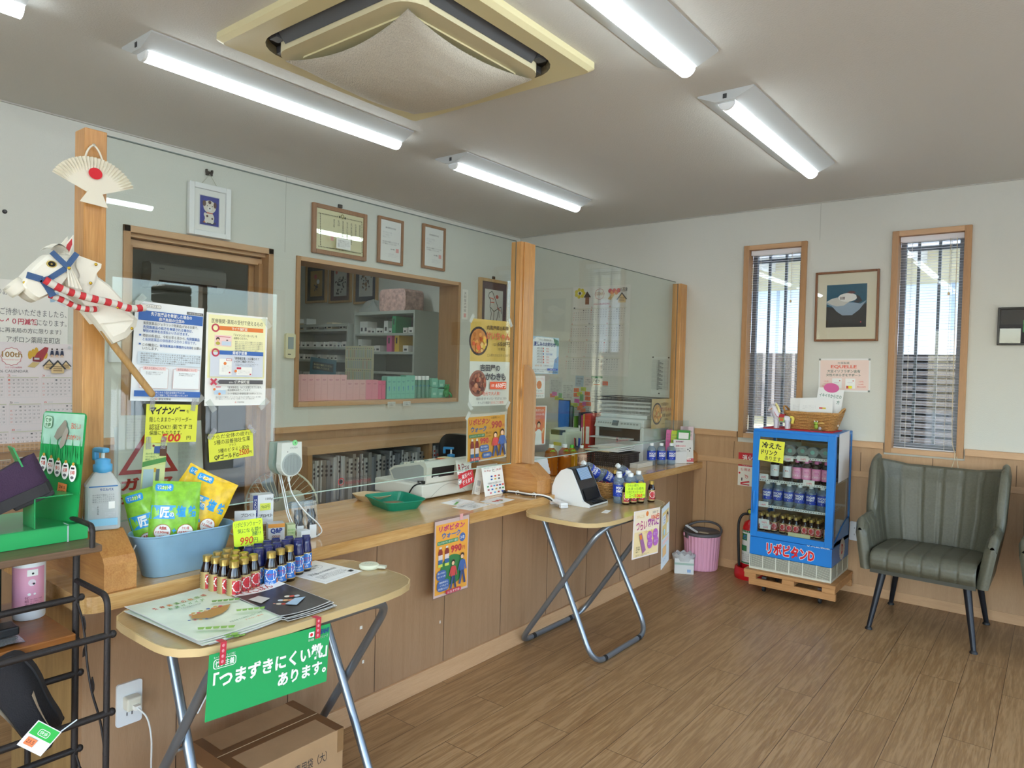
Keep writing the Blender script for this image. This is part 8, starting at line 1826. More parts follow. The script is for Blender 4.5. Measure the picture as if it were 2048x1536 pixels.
b = B(); b.box(-hw, hw, -hd + 0.003, hd, 0.092, 0.206, FB); b.box(-hw, hw, -hd + 0.02, hd, 0.206, 0.235, FB); obj('lower_body', b, t, bevel=0.003)
b = B()
for sx in (-1, 1): b.prism([(-hd + 0.022, 0.206), (hd, 0.206), (hd, 0.345), (0.12, 0.335), (0.02, 0.305), (-0.08, 0.26), (-0.15, 0.23)], sx * hw - (0.006 if sx > 0 else 0), sx * hw + (0 if sx > 0 else 0.006), FB, axis='X')
obj('side_panel', b, t)
s = Sh(0.42, 0.16, None, base=False); s.b.T = Matrix.Translation((0, -hd + 0.0028, 0.148)); s.tx('リポビタンD', 0.16, 0.24, 0.86, 0.76, WHITE, 0.085); s.tx('リポビタンD', 0.165, 0.26, 0.855, 0.74, P('#d8222c', 0.4), 0.045); s.tx('大正製薬', 0.80, 0.06, 1.06, 0.17, WHITE, 0.01); s.circ(0.765, 0.115, 0.02, WHITE, 12, ring=0.35); obj('lettering', s.b, t)
s = Sh(0.2, 0.16, None, base=False); s.b.T = Matrix.Translation((hw + 0.0004, 0.04, 0.165)) @ Matrix.Rotation(R90, 4, 'Z'); s.circ(0.5, 0.5, 0.36, P('#d9dde2'), 40, star=0.1); s.tx('D', 0.4, 0.3, 0.6, 0.7, P('#c8242e'), 0.04); obj('emblem', s.b, t)
b = B()
for x in (-hw, hw - 0.014): b.box(x, x + 0.014, hd - 0.014, hd, 0.235, 0.88, FB)
for x in (-hw, hw - 0.010): b.box(x, x + 0.010, -hd + 0.022, -hd + 0.034, 0.235, 0.88, FB)
obj('corner_post', b, t)
b = B(); b.box(-hw, hw, -hd + 0.01, hd, 0.88, 0.90, FB); obj('top', b, t, bevel=0.003)
FG = clear('fridge_glass', '#f3f7f6', 0.0)
b = B()
for x in (-hw + 0.004, hw - 0.007): b.box(x, x + 0.003, -hd + 0.034, hd - 0.014, 0.235, 0.88, FG)
b.box(-hw + 0.014, hw - 0.014, hd - 0.006, hd - 0.003, 0.235, 0.88, FG); obj('glass_side', b, t)
b = B(); z0, z1 = 0.209, 0.887
for x0, x1, a, c in ((-hw, -hw + 0.042, z0, z1), (hw - 0.045, hw, z0, z1), (-hw + 0.042, hw - 0.045, z1 - 0.036, z1), (-hw + 0.042, hw - 0.045, z0, z0 + 0.034)): b.box(x0, x1, -hd, -hd + 0.02, a, c, FB)
dr = obj('door', b, t, bevel=0.002)
b = B(); b.box(-hw + 0.042, hw - 0.045, -hd + 0.008, -hd + 0.012, z0 + 0.034, z1 - 0.036, FG); obj('door_glass', b, dr)
b = B(); b.tube(spline([(-hw + 0.018, -hd - 0.002, 0.50), (-hw + 0.024, -hd - 0.022, 0.46), (-hw + 0.026, -hd - 0.024, 0.42), (-hw + 0.018, -hd - 0.002, 0.36)], 6), 0.007, FB, 8); obj('door_handle', b, dr)
SHZ = (0.737, 0.575, 0.41)
for z in SHZ:
 b = B(); b.box(-hw + 0.016, hw - 0.016, -hd + 0.04, -hd + 0.044, z - 0.012, z + 0.003, WIRE)
 for i in range(34): b.box(-hw + 0.02 + 0.0135 * i, -hw + 0.0225 + 0.0135 * i, -hd + 0.044, hd - 0.02, z - 0.003, z, WIRE)
 for i in range(30): b.box(-hw + 0.024 + 0.015 * i, -hw + 0.032 + 0.015 * i, -hd + 0.0394, -hd + 0.04, z - 0.007, z - 0.002, P('#6a7074', 0.6))
 b.box(-hw + 0.016, hw - 0.016, hd - 0.03, hd - 0.026, z - 0.004, z + 0.01, WIRE); obj('wire_shelf', b, t)
b = B()
for x in (-hw + 0.018, hw - 0.024): b.box(x, x + 0.006, hd - 0.025, hd - 0.016, 0.235, 0.88, WIRE)
obj('shelf_rail', b, t)
b = B(); b.box(-hw + 0.014, hw - 0.014, -hd + 0.03, hd - 0.01, 0.2355, 0.24, P('#8a8f92', 0.5)); b.box(-0.02, 0.11, -hd + 0.034, -hd + 0.05, 0.24, 0.262, P('#d9d5a8', 0.5)); obj('floor_plate', b, t)
FCX, FCY = (FX0 + FX1) / 2, FY0
for r_ in range(3):
 for i in range(10):
  if r_ == 0 and i == 9: pass
  x = FX0 + 0.046 + 0.0405 * i + 0.012 * (i // 3); y = FCY + 0.075 + 0.043 * r_
  if x > FX1 - 0.03: continue
  dup(GP, (x, y, FZ + 0.2405), 0.3, 'gold capped brown drink on the fridge floor, %s row, %s from the left' % (('front', 'second', 'third')[r_], ORD[i]), 'gold capped drinks on the fridge floor')
for r_ in range(2):
 for i in range(6):
  poc((FX0 + 0.075 + 0.067 * i, FCY + 0.085 + 0.075 * r_, FZ + SHZ[2] + 0.0006), 0.15, 'blue labelled sports drink on the fridge shelf, %s row, %s from the left' % (('front', 'back')[r_], ORD[i]), 'sports drinks in the fridge')
def d_pink(s): s.rect(0.3, 0.1, 0.7, 0.9, P('#e89ac0')); s.circ(0.5, 0.38, 0.12, WHITE, 16, rv=0.2); s.tx('ファイン', 0.40, 0.28, 0.60, 0.48, P('#c2308a'), 0.02); s.tx('ビタミン', 0.36, 0.62, 0.64, 0.78, WHITE, 0.02)
def med_proto(nm, cap, lm, dr_): return pet_proto(cap, BROWN, lm, dr_, 0.0265, 0.142, 0.06, 0.072)
k1 = med_proto('x', P('#e07ab4', 0.4), P('#e07ab4', 0.4), d_pink); k1.name = 'pink_drink_bottle'
first = True
for r_ in range(2):
 for i in range(4):
  p = (FX0 + 0.255 + 0.058 * i, FCY + 0.08 + 0.065 * r_, FZ + SHZ[1] + 0.0006); lab = 'pink capped vitamin drink on the fridge shelf, %s row, %s from the left' % (('front', 'back')[r_], ORD[i])
  if first: k1.location = p; k1.rotation_euler = (0, 0, 0.2); k1['label'] = lab; k1['group'] = 'pink capped drinks in the fridge'; first = False
  else: dup(k1, p, 0.2, lab, 'pink capped drinks in the fridge')
k2 = med_proto('x', P('#dfe3e6', 0.4), P('#e6eaee', 0.4), lambda s: (s.circ(0.5, 0.4, 0.13, BLUE, 16, rv=0.2), s.circ(0.52, 0.42, 0.09, WHITE, 14, rv=0.13), s.tx('新D', 0.46, 0.35, 0.58, 0.5, RED, 0.02))); k2.name = 'brown_drink_bottle'
k2.location = (FX0 + 0.195, FCY + 0.085, FZ + SHZ[1] + 0.0006); k2['label'] = 'brown drink bottle with white cap and white label beside the pink bottles'
k3 = dup(k2, (FX0 + 0.115, FCY + 0.09, FZ + SHZ[1] + 0.0006), 0.4, 'brown drink bottle with dark cap at the left of the upper fridge shelf', None)
for c in k3.children:
 if c.name.startswith('cap'): c.data = c.data.copy(); c.data.materials[0] = P('#241a18', 0.4)
JAR = clear('jar', '#eef3f2', 0.18)
for i in range(6):
 t = thing('drink_cup', 'clear sealed cup lying on the top fridge shelf, %s from the left' % ORD[i], 'cup', (FX0 + 0.075 + 0.068 * i, FCY + 0.10 + 0.03 * (i % 2), FZ + SHZ[0] + 0.0345), 0, 'clear cups on the top fridge shelf')
 b = B(); b.T = Matrix.Rotation(pi / 2, 4, 'X'); b.lathe([(0.032, 0.03), (0.033, 0.026), (0.027, -0.07), (0.026, -0.075)], JAR, 20); obj('cup_body', b, t)
 b = B(); b.T = Matrix.Rotation(pi / 2, 4, 'X'); b.lathe([(0.0335, 0.030), (0.0335, 0.033), (0.03, 0.034)], JAR, 20); b.lathe([(0.013, 0.0342), (0.013, 0.035)], P('#7fb3a6', 0.5), 16); obj('lid', b, t)
for i, (x, z, w) in enumerate([(0.30, SHZ[0] - 0.005, 'right on the top shelf'), (0.21, SHZ[0] - 0.012, 'beside the yellow note on the top shelf'), (0.06, SHZ[1] + 0.02, 'at the left of the second shelf'), (0.34, SHZ[1] + 0.012, 'in front of the pink drinks'), (0.065, SHZ[2] + 0.008, 'at the left of the sports drink shelf'), (0.075, 0.305, 'in front of the gold drinks'), (0.085, 0.275, 'lowest, under the gold drinks price')]):
 s = Sh(0.068, 0.032, P('#e9e9e6', 0.5)); s.tx('冷たいドリンク', 0.2, 0.1, 0.9, 0.3, GRY); s.tx(('150円', '130円', '250円', '210円', '1,000円', '990円', '300円')[i], 0.3, 0.45, 0.75, 0.85, P('#e0506a'), 0.02); hang('price_tag', s, (FX0 + x, FCY + 0.033, FZ + z), 0.0, 'white price tag inside the fridge, ' + w, 'price tag')
s = Sh(0.155, 0.135, P('#e8ea4a', 0.6)); s.tx('冷えた', 0.1, 0.1, 0.88, 0.40, INK, 0.03); s.tx('ドリンク', 0.1, 0.46, 0.74, 0.70, INK, 0.03); s.tx('あります', 0.26, 0.74, 0.9, 0.95, INK, 0.005)
hang('price_note', s, (FX0 + 0.118, FY0 - 0.001 + 0.0005, 1.048 - 0.135), 0.0, 'yellow handwritten note on the glass door of the drinks fridge', 'note', -3)
s = Sh(0.26, 0.30, P('#d9d5d3', 0.6), base=False); s.rect(0, 0, 1, 1, P('#d3cfcd', 0.6)); s.rect(0.02, 0.02, 0.98, 0.98, P('#dcd8d6', 0.6)); o = hang('paper_sheet', s, (FX1 + 0.004, 4.70, 0.90), R90, 'blank white sheet hanging on the right glass of the drinks fridge', 'sheet', 2)
b = B(); b.box(-0.215, 0.205, -0.12, 0.13, 0, 0.004, P('#c2232f', 0.85, bump=0.3, scale=300)); o = obj('red_mat', b, loc=(-1.295, 4.695, FZ + 0.9003)); tag(o, 'red felt mat on top of the drinks fridge', 'mat')
TOPZ = FZ + 0.9046
t = thing('wicker_basket', 'wicker basket of leaflets on the red mat on top of the fridge', 'basket', (-1.245, 4.74, TOPZ)); basket(t, 0.33, 0.19, 0.105, 1.28, True)
for i, (x, y, w, h, a, lab) in enumerate([(-1.30, 4.72, .17, .17, 4, 'white leaflet with a pink strip at the left of the fridge top basket'), (-1.225, 4.705, .20, .165, -1, 'wide white leaflet with pink boxes in the fridge top basket'), (-1.165, 4.77, .155, .235, -5, 'white card reading ikiiki with pink arc rising from the fridge top basket')]):
 s = Sh(w, h, P('#e9eaea', 0.5))
 if i == 2: s.circ(0.5, -0.02, 0.3, P('#d3609a'), 24, rv=0.13); s.tx('イキイキからだの', 0.08, 0.15, 0.94, 0.25, P('#3f7a6a'), 0.015); s.tx('方', 0.78, 0.3, 0.9, 0.4, P('#3f7a6a'), 0.015)
 else: s.lines(0.1, 0.25, 0.5, 0.42, 3, LGR, i); s.rect(0.6, 0.3, 0.7, 0.36, RR); s.rect(0.7, 0.3, 0.8, 0.36, P('#d9c24a')); s.rect(0.05, 0.55, 0.95, 0.70, PNK); s.tx('健康な毎日をサポート', 0.1, 0.57, 0.9, 0.68, P('#d3507a'), 0.015)
 hang('leaflet', s, (x, y, TOPZ + 0.03 + h / 2), 0.0, lab, 'leaflet', a, pitch=-0.12)
HW = P('#d6d3dc', 0.6)
t = thing('horse_figurine', 'white horse figurine with a red saddle on the fridge top', 'figurine', (-1.405, 4.625, TOPZ))
b = B(); 
def lump(c, r, sq): b.ball(c, r, HW, 14, sq)
b.grid(lambda u, v: ((-0.052 + 0.104 * v), 0.026 * cos(2 * pi * u) * (sin(pi * min(max(v, .06), .94)) ** .35), 0.060 + (0.026 + 0.003 * cos(2 * pi * v)) * sin(2 * pi * u) * (sin(pi * min(max(v, .06), .94)) ** .35)), 18, 12, HW, wrapu=True)
b.tube(spline([(-0.03, 0, 0.07), (-0.045, 0, 0.095), (-0.058, 0, 0.125), (-0.060, 0, 0.14)], 4), [0.026, 0.0255, 0.025, 0.024, 0.023, 0.022, 0.021, 0.02, 0.0195, 0.019, 0.0185, 0.018, 0.016], HW, 12)
b.tube(spline([(-0.052, 0, 0.142), (-0.07, 0, 0.128), (-0.085, 0, 0.108)], 4), [0.017, 0.019, 0.0195, 0.019, 0.018, 0.0165, 0.0155, 0.0145, 0.012], HW, 12)
for x in (-0.034, 0.034):
 for y in (-0.014, 0.014): b.tube([(x, y, 0.055), (x * 1.02, y, 0.03), (x * 1.03, y, 0.0)], [0.016, 0.013, 0.0125], HW, 10)
obj('horse_body', b, t)
b = B(); b.tube(spline([(-0.045, 0, 0.158), (-0.03, 0, 0.135), (-0.018, 0, 0.10)], 4), 0.008, P('#e3d89a', 0.6), 6); b.tube(spline([(0.05, 0, 0.075), (0.066, 0, 0.068), (0.062, 0, 0.035)], 4), 0.010, P('#e3d25a', 0.6), 6); obj('mane_and_tail', b, t)
b = B(); b.grid(lambda u, v: (-0.014 + 0.034 * u, 0.0305 * cos(pi * v), 0.062 + 0.0305 * sin(pi * v) - 0.0), 6, 10, P('#b0323a', 0.6)); obj('saddle', b, t)
b = B(); b.box(-0.010, 0.022, -0.033, -0.030, 0.045, 0.07, P('#7fae4a', 0.6)); b.box(-0.004, 0.016, -0.034, -0.033, 0.05, 0.066, P('#e0703f', 0.6)); obj('saddle_cloth', b, t)
b = B(); b.tube([(-0.066 + 0.018 * cos(a), 0.0195 * sin(a), 0.122 + 0.012 * cos(a)) for a in [2 * pi * i / 14 for i in range(14)]], 0.0022, P('#e39a5a', 0.6), 5, closed=True); b.tube([(-0.05, -0.018, 0.11), (-0.03, -0.026, 0.08), (-0.012, -0.028, 0.07)], 0.002, P('#d9808a', 0.6), 5); obj('bridle', b, t)
b = B(); b.ball((-0.069, -0.0165, 0.138), 0.0025, INK, 6); b.ball((-0.069, 0.0165, 0.138), 0.0025, INK, 6); b.prism([(-0.052, 0.152), (-0.048, 0.168), (-0.043, 0.152)], -0.012, -0.007, HW, axis='Y'); b.prism([(-0.052, 0.152), (-0.048, 0.168), (-0.043, 0.152)], 0.007, 0.012, HW, axis='Y'); obj('eyes_and_ears', b, t)
t = thing('frog_figurine', 'tiny green frog figurine with a parasol in front of the fridge top basket', 'figurine', (-1.185, 4.622, TOPZ))
FGN = P('#8fae3a', 0.5)
b = B(); b.box(-0.045, 0.03, -0.012, 0.012, 0, 0.008, P('#6a4a34', 0.7)); obj('base', b, t)
b = B(); b.ball((-0.012, 0, 0.026), 0.013, FGN, 10, (1, .8, 1.3)); b.ball((-0.012, -0.003, 0.048), 0.013, FGN, 10, (1.15, .9, .8)); obj('frog_body', b, t)
b = B(); b.ball((-0.02, -0.006, 0.058), 0.005, WHITE, 8); b.ball((-0.005, -0.006, 0.058), 0.005, WHITE, 8); b.ball((-0.02, -0.0105, 0.058), 0.002, INK, 6); b.ball((-0.005, -0.0105, 0.058), 0.002, INK, 6); obj('eyes', b, t)
b = B(); b.lathe([(0.022, 0), (0.012, 0.01), (0.001, 0.014)], P('#c9a05a', 0.6), 12, c=(0.018, 0, 0.045)); b.tube([(0.0, -0.004, 0.02), (0.018, 0, 0.05)], 0.0015, WK2, 5); obj('parasol', b, t)
b = B(); b.ball((0.012, -0.004, 0.016), 0.010, P('#b9b4be', 0.5), 8); obj('snail', b, t)
ER = P('#c3161e', 0.25, coat=0.3)
t = thing('fire_extinguisher', 'red fire extinguisher in a red stand left of the drinks fridge', 'fire extinguisher', (-1.64, 4.80, 0))
b = B(); b.lathe([(0.10, 0.0), (0.105, 0.02), (0.10, 0.075), (0.088, 0.08), (0.075, 0.02), (0.0, 0.015)], ER, 30, capt=False); obj('stand', b, t)
b = B(); b.lathe([(0.05, 0.025), (0.056, 0.035), (0.056, 0.345), (0.045, 0.38), (0.02, 0.395), (0.018, 0.40)], ER, 28); obj('cylinder', b, t)
b = B(); b.lathe([(0.018, 0.395), (0.02, 0.40), (0.016, 0.44)], P('#b9bec2', 0.25, 0.8), 14); b.box(-0.012, 0.07, -0.01, 0.01, 0.44, 0.448, P('#8f9498', 0.3, 0.8)); b.box(-0.012, 0.08, -0.009, 0.009, 0.462, 0.470, P('#2b2c2f', 0.4)); obj('valve', b, t)
b = B(); b.T = Matrix.Translation((-0.005, -0.02, 0.455)) @ Matrix.Rotation(pi / 2, 4, 'X'); b.lathe([(0.02, -0.004), (0.02, 0.004)], P('#26282a', 0.4), 16); b.lathe([(0.013, 0.0042), (0.013, 0.005)], P('#c9c23a', 0.5), 14); obj('gauge', b, t)
b = B(); b.tube(spline([(-0.018, -0.01, 0.435), (-0.05, -0.03, 0.43), (-0.072, -0.04, 0.38), (-0.072, -0.045, 0.28), (-0.064, -0.045, 0.14), (-0.062, -0.04, 0.08)], 6), 0.009, P('#17171a', 0.5), 8); obj('hose', b, t)
obj('paper_label', label(0.0564, 0.23, 0.215, P('#e3e5e2', 0.4), lambda s: (s.rect(0.2, 0.0, 0.8, 0.06, P('#2f7a4a')), s.rect(0.2, 0.1, 0.48, 0.3, P('#2f7a4a')), s.circ(0.33, 0.2, 0.04, P('#d9c93a')), s.circ(0.43, 0.2, 0.04, BLUE), s.rect(0.5, 0.08, 0.8, 0.62, WHITE), s.line(0.55, 0.2, 0.7, 0.3, INK, 0.003), s.line(0.55, 0.4, 0.72, 0.45, INK, 0.003), s.rect(0.2, 0.45, 0.48, 0.62, P('#2f7a4a')), s.lines(0.22, 0.68, 0.78, 0.9, 4, GRY), s.rect(0.2, 0.94, 0.8, 0.98, P('#2f7a4a')))), t)
t = thing('wall_socket', 'white double wall socket on the end wall between the fridge and the armchair', 'socket', (-1.012, YE - 0.0126, 0.40), 0)
b = B(); b.prism(rrect(0.072, 0.122, 0.008, 4), -0.007, 0, P('#e3e5e7', 0.35), axis='Y'); obj('plate', b, t, bevel=0.003)
for z in (0.02, -0.022):
 b = B()
 for x in (-0.007, 0.006): b.box(x, x + 0.002, -0.0076, -0.007, z - 0.005, z + 0.005, INK)
 obj('slots', b, t)
t = thing('waste_bin', 'pink ribbed waste bin with a grey lid in the corner of counter and end wall', 'bin', (-1.985, 4.785, 0))
PKB = P('#e0a3bd', 0.45); GYB = P('#57555a', 0.5)
b = B(); n = 120; rp = lambda i, r: r + (0.0016 if (i // 2) % 2 else -0.0012)
ri = []
for r, z in ((0.105, 0.0), (0.112, 0.006), (0.127, 0.245)): ri.append([(rp(i, r) * cos(2 * pi * i / n), rp(i, r) * sin(2 * pi * i / n), z) for i in range(n)])
for a, c in zip(ri, ri[1:]): b.add(a + c, [(i, (i + 1) % n, n + (i + 1) % n, n + i) for i in range(n)], PKB)
b.add(ri[0], [tuple(range(n))], PKB); obj('bucket', b, t)
b = B(); b.lathe([(0.128, 0.244), (0.131, 0.248), (0.131, 0.262), (0.122, 0.268), (0.118, 0.262), (0.0, 0.262)], GYB, 40, capb=True, capt=False); obj('lid', b, t)
b = B(); b.tube([(0.134 * cos(a), 0.134 * sin(a) * 0.4 + 0.07 * sin(a), 0.262 + 0.05 * sin(a)) for a in [pi * i / 14 for i in range(15)]], 0.008, GYB, 6); obj('handle', b, t)
b = B(); b.box(-0.01, 0.06, -0.05, -0.015, 0.2622, 0.263, P('#d9d2b9', 0.6)); obj('sticker', b, t)
for sx in (-1,):
 b = B(); b.T = Matrix.Translation((-0.092, -0.092, 0.245)) @ Matrix.Rotation(radians(-45), 4, 'Z') @ Matrix.Rotation(pi / 2, 4, 'X'); b.lathe([(0.013, -0.002), (0.013, 0.006), (0.009, 0.007)], PKB, 14); b.box(-0.02, 0.06, -0.018, 0.018, -0.004, 0.002, GYB); obj('hinge_cap', b, t)
b = B(); b.grid(lambda u, v: (-0.10 + 0.10 * v, -0.07 - 0.03 * v + 0.03 * u, 0.30 - 0.032 * v + 0.004 * sin(7 * u)), 4, 5, P('#dfe3e6', 0.7), thick=(0, 0, 0.001)); o = obj('paper_scrap', b, loc=(-1.985, 4.785, 0.0)); tag(o, 'crumpled white paper sticking out of the pink bin lid', 'paper')
t = thing('tissue_box', 'white cardboard box lined with a clear plastic bag beside the pink bin', 'box', (-2.035, 4.600, 0), radians(28))
b = B(); b.box(-0.065, 0.065, -0.05, 0.05, 0, 0.105, P('#d5d6d4', 0.6)); b.box(-0.0655, 0.0655, -0.0505, 0.0505, 0.062, 0.076, P('#a3bcb0', 0.6)); b.box(0.02, 0.045, -0.0508, -0.05, 0.012, 0.032, P('#8fabd0', 0.6)); obj('carton', b, t)
b = B(); rb = random.Random(5)
b.grid(lambda u, v: ((0.068 + 0.012 * v + 0.004 * sin(17 * u * 2 * pi / 6)) * cos(2 * pi * u) * 1.05 * (1 if v < 0.7 else 0.8), (0.055 + 0.010 * v) * sin(2 * pi * u) * (1 if v < .7 else 0.8), 0.085 + 0.05 * v + 0.008 * sin(9 * u * 2 * pi) * v), 60, 6, clear('bin_bag', '#eceff0', 0.45, rough=0.3), wrapu=True); obj('plastic_bag', b, t)
# ------------------------------------------------------------------ armchairs
CH = P('#5c5b4d', 0.42, bump=0.25, scale=90, var=0.10); CHD = P('#3f3e35', 0.5); LEG = P('#23252c', 0.4, 0.4)
def armchair(loc, rz, lab):
 t = thing('armchair', lab, 'armchair', loc, rz, None)
 def plan(u, s):
  w = 0.262 * s
  A = 0.34; Cc = 0.30
  if u < A: k = u / A; return (-w * (1.02 - 0.02 * k), -0.27 + 0.42 * k)
  if u > 1 - A: k = (1 - u) / A; return (w * (1.02 - 0.02 * k), -0.27 + 0.42 * k)
  k = (u - A) / (1 - 2 * A); x = -w + 2 * w * k; e = abs(2 * k - 1)
  return (x, 0.15 + 0.115 * (1 - e ** 4) )
 def top(u):
  d = min(u, 1 - u)
  if d < 0.03: return 0.545 + d / 0.03 * 0.05
  if d < 0.20: return 0.60 + 0.01 * (d - 0.03) / 0.17
  if d < 0.25: return 0.61 + 0.285 * ((d - 0.20) / 0.05) ** 0.8
  if d < 0.33: return 0.895 + 0.03 * sin(pi * (d - 0.25) / 0.16)
  return 0.90 - 0.035 * min(1, (d - 0.33) / 0.08)
 def sk(z): return 1 + 0.16 * min(1, max(0, (z - 0.33)) / 0.27) + 0.05 * max(0, z - 0.6) / 0.3
 def fn(off, groove):
  def f(u, v):
   tz = top(u); z = 0.335 + (tz - 0.335) * v
   lean = 0.10 * max(0, z - 0.42) 
   s = sk(z); x, y = plan(u, s)
   x2, y2 = plan(min(1, u + 0.004), s); x1, y1 = plan(max(0, u - 0.004), s)
   tx_, ty_ = x2 - x1, y2 - y1; L = sqrt(tx_ ** 2 + ty_ ** 2) or 1
   nx_, ny_ = -ty_ / L, tx_ / L      # pointing outwards
   g = 0
   if groove:
    d = min(u, 1 - u)
    k = (u - 0.34) / 0.32 * 6 if d > 0.34 else (d / 0.34 * 5)
    fr = abs(k - round(k)); g = 0.010 * max(0, 1 - fr / 0.10)
   rim = 0.012 * (v > 0.93)
   o_ = off + g - (rim if off > 0 else -rim)
   back = lean if 0.3 < u < 0.7 else lean * max(0, (min(u, 1 - u) - 0.1) / 0.2)
   return (x + nx_ * o_, y + ny_ * o_ + back, z)
  return f
 NU = 150
 b = B(); b.grid(fn(0.028, False), NU, 12, CH); b.grid(fn(-0.028, True), NU, 16, CH)
 fo, fi = fn(0.028, False), fn(-0.028, True)
 def rimf(u, v):
  a = Vector(fo(u, 1)); c = Vector(fi(u, 1)); p = a.lerp(c, v); p.z += 0.012 * sin(pi * v); return p[:]
 b.grid(rimf, NU, 5, CH)
 for uu in (0.0, 1.0): b.grid(lambda u, v, uu=uu: (Vector(fo(uu, u)).lerp(Vector(fi(uu, u)), v) + Vector((0, -0.012 * sin(pi * v), 0)))[:], 10, 5, CH)
 obj('backrest_shell', b, t)
 b = B()
 pr_ = [(-0.285, 0.345), (-0.305, 0.37), (-0.305, 0.41), (-0.285, 0.438), (-0.24, 0.452), (-0.1, 0.448), (0.1, 0.436), (0.21, 0.432), (0.21, 0.34)]
 def sf(u, v):
  k = v * (len(pr_) - 1); i = min(int(k), len(pr_) - 2); f = k - i
  y = pr_[i][0] + (pr_[i + 1][0] - pr_[i][0]) * f; z = pr_[i][1] + (pr_[i + 1][1] - pr_[i][1]) * f
  kk = u * 6; fr = abs(kk - round(kk)); g = 0.007 * max(0, 1 - fr / 0.09)
  return (-0.245 + 0.49 * u, y + (g if i < 3 else 0), z - (g if 2 < i < 7 else 0))
 b.grid(sf, 96, 24, CH); b.box(-0.245, 0.245, -0.285, 0.21, 0.325, 0.345, CHD); obj('seat', b, t)
 for x, y in ((-0.245, -0.26), (0.245, -0.26), (-0.245, 0.30), (0.245, 0.30)):
  b = B(); b.tube([(x * 0.80, y * 0.72 + (0.02 if y > 0 else 0), 0.33), (x, y, 0.012)], [0.020, 0.0125], LEG, 12); lg = obj('leg', b, t)
  b = B(); b.lathe([(0.019, 0), (0.019, 0.006), (0.013, 0.014)], P('#17181b', 0.5), 16, c=(x, y, 0)); obj('foot_cap', b, lg)
 return t
armchair((-0.543, 4.535, 0), radians(-1.5), 'olive grey ribbed armchair under the right hand narrow window')
armchair((0.205, 4.55, 0), radians(-3), 'olive grey ribbed armchair cut off by the right edge of the photo')
# ------------------------------------------------------------------ blinds
SL = P('#e4e2e6', 0.4)
def blind(w, lab, cordx, bottom, loop=False):
 x0, x1, z0, z1 = w; x0 += 0.036; x1 -= 0.036
 t = thing('venetian_blind', lab, 'blind', ((x0 + x1) / 2, YE + 0.028, z1 - 0.034)); hw_ = (x1 - x0) / 2
 b = B(); b.box(-hw_, hw_, -0.016, 0.016, -0.034, 0, SL); obj('head_rail', b, t, bevel=0.002)
 b = B(); z = -0.045; zb = bottom - (z1 - 0.034)
 while z > zb:
  b.add([(-hw_, -0.0095, z - 0.0012), (hw_, -0.0095, z - 0.0012), (hw_, 0, z + 0.0008), (-hw_, 0, z + 0.0008), (hw_, 0.0095, z - 0.0004), (-hw_, 0.0095, z - 0.0004)], [(0, 1, 2, 3), (3, 2, 4, 5)], SL, True); z -= 0.0172
 obj('slats', b, t)
 b = B(); b.box(-hw_, hw_, -0.010, 0.010, zb - 0.016, zb - 0.002, SL); obj('bottom_rail', b, t)
 for x in (-hw_ * 0.62, hw_ * 0.62):
  b = B(); b.tube([(x, -0.012, -0.03), (x, -0.012, zb)], 0.0008, P('#d9d3c4', 0.6), 4); b.tube([(x, 0.012, -0.03), (x, 0.012, zb)], 0.0008, P('#d9d3c4', 0.6), 4); obj('ladder_cord', b, t)
 b = B(); b.tube([(cordx, -0.02, -0.03), (cordx, -0.022, -0.36)], 0.0014, P('#c9b89a', 0.6), 5); b.ball((cordx, -0.022, -0.365), 0.007, P('#d3b98a', 0.5), 8, (1, 1, 1.5)); obj('tilt_cord', b, t)
 if loop:
  b = B(); b.tube(spline([(hw_ - 0.035, -0.02, -0.03), (hw_ - 0.03, -0.024, -0.6), (hw_ - 0.022, -0.03, -1.2), (hw_ + 0.0, -0.06, -1.34), (hw_ - 0.03, -0.075, -1.48), (hw_ + 0.005, -0.075, -1.52), (hw_ + 0.028, -0.07, -1.48), (hw_ + 0.008, -0.05, -1.34)], 8), 0.0022, P('#d9cdb0', 0.6), 5); b.ball((hw_ - 0.012, -0.076, -1.512), 0.006, P('#e3dcc9', 0.5), 8, (1.6, 1, 1)); obj('pull_cord', b, t)
 return t
blind(W2, 'white venetian blind in the left narrow window above the fridge', 0.11, 0.985)
blind(W3, 'white venetian blind in the right narrow window above the armchair', 0.10, 0.965, True)
# ------------------------------------------------------------------ back room behind the inner window
CABM = P('#b4bab2', 0.45)
def cabinet(x0, x1, y0, y1, z1, zs, lab):
 t = thing('medicine_cabinet', lab, 'cabinet', ((x0 + x1) / 2, (y0 + y1) / 2, 0)); a, c = (x1 - x0) / 2, (y1 - y0) / 2
 b = B(); b.box(-a, -a + 0.02, -c, c, 0, z1, CABM); b.box(a - 0.02, a, -c, c, 0, z1, CABM); b.box(-a + 0.02, a - 0.02, c - 0.015, c, 0, z1, P('#8a8f88', 0.6)); b.box(-a + 0.02, a - 0.02, -c, c - 0.015, z1 - 0.03, z1, CABM); obj('body', b, t)
 for z in zs:
  b = B(); b.box(-a + 0.02, a - 0.02, -c + 0.002, c - 0.015, z - 0.022, z, CABM); obj('shelf_board', b, t)
 return t
cabinet(-5.53, -4.67, 4.5, 4.93, 1.905, (1.695, 1.52, 1.33, 1.12), 'grey metal medicine cabinet seen through the inner window')
cabinet(-6.75, -5.62, 4.5, 4.93, 1.80, (1.745, 1.56, 1.43, 1.25, 1.10), 'lower grey medicine shelf left of the tall cabinet in the back room')
rb = random.Random(11)
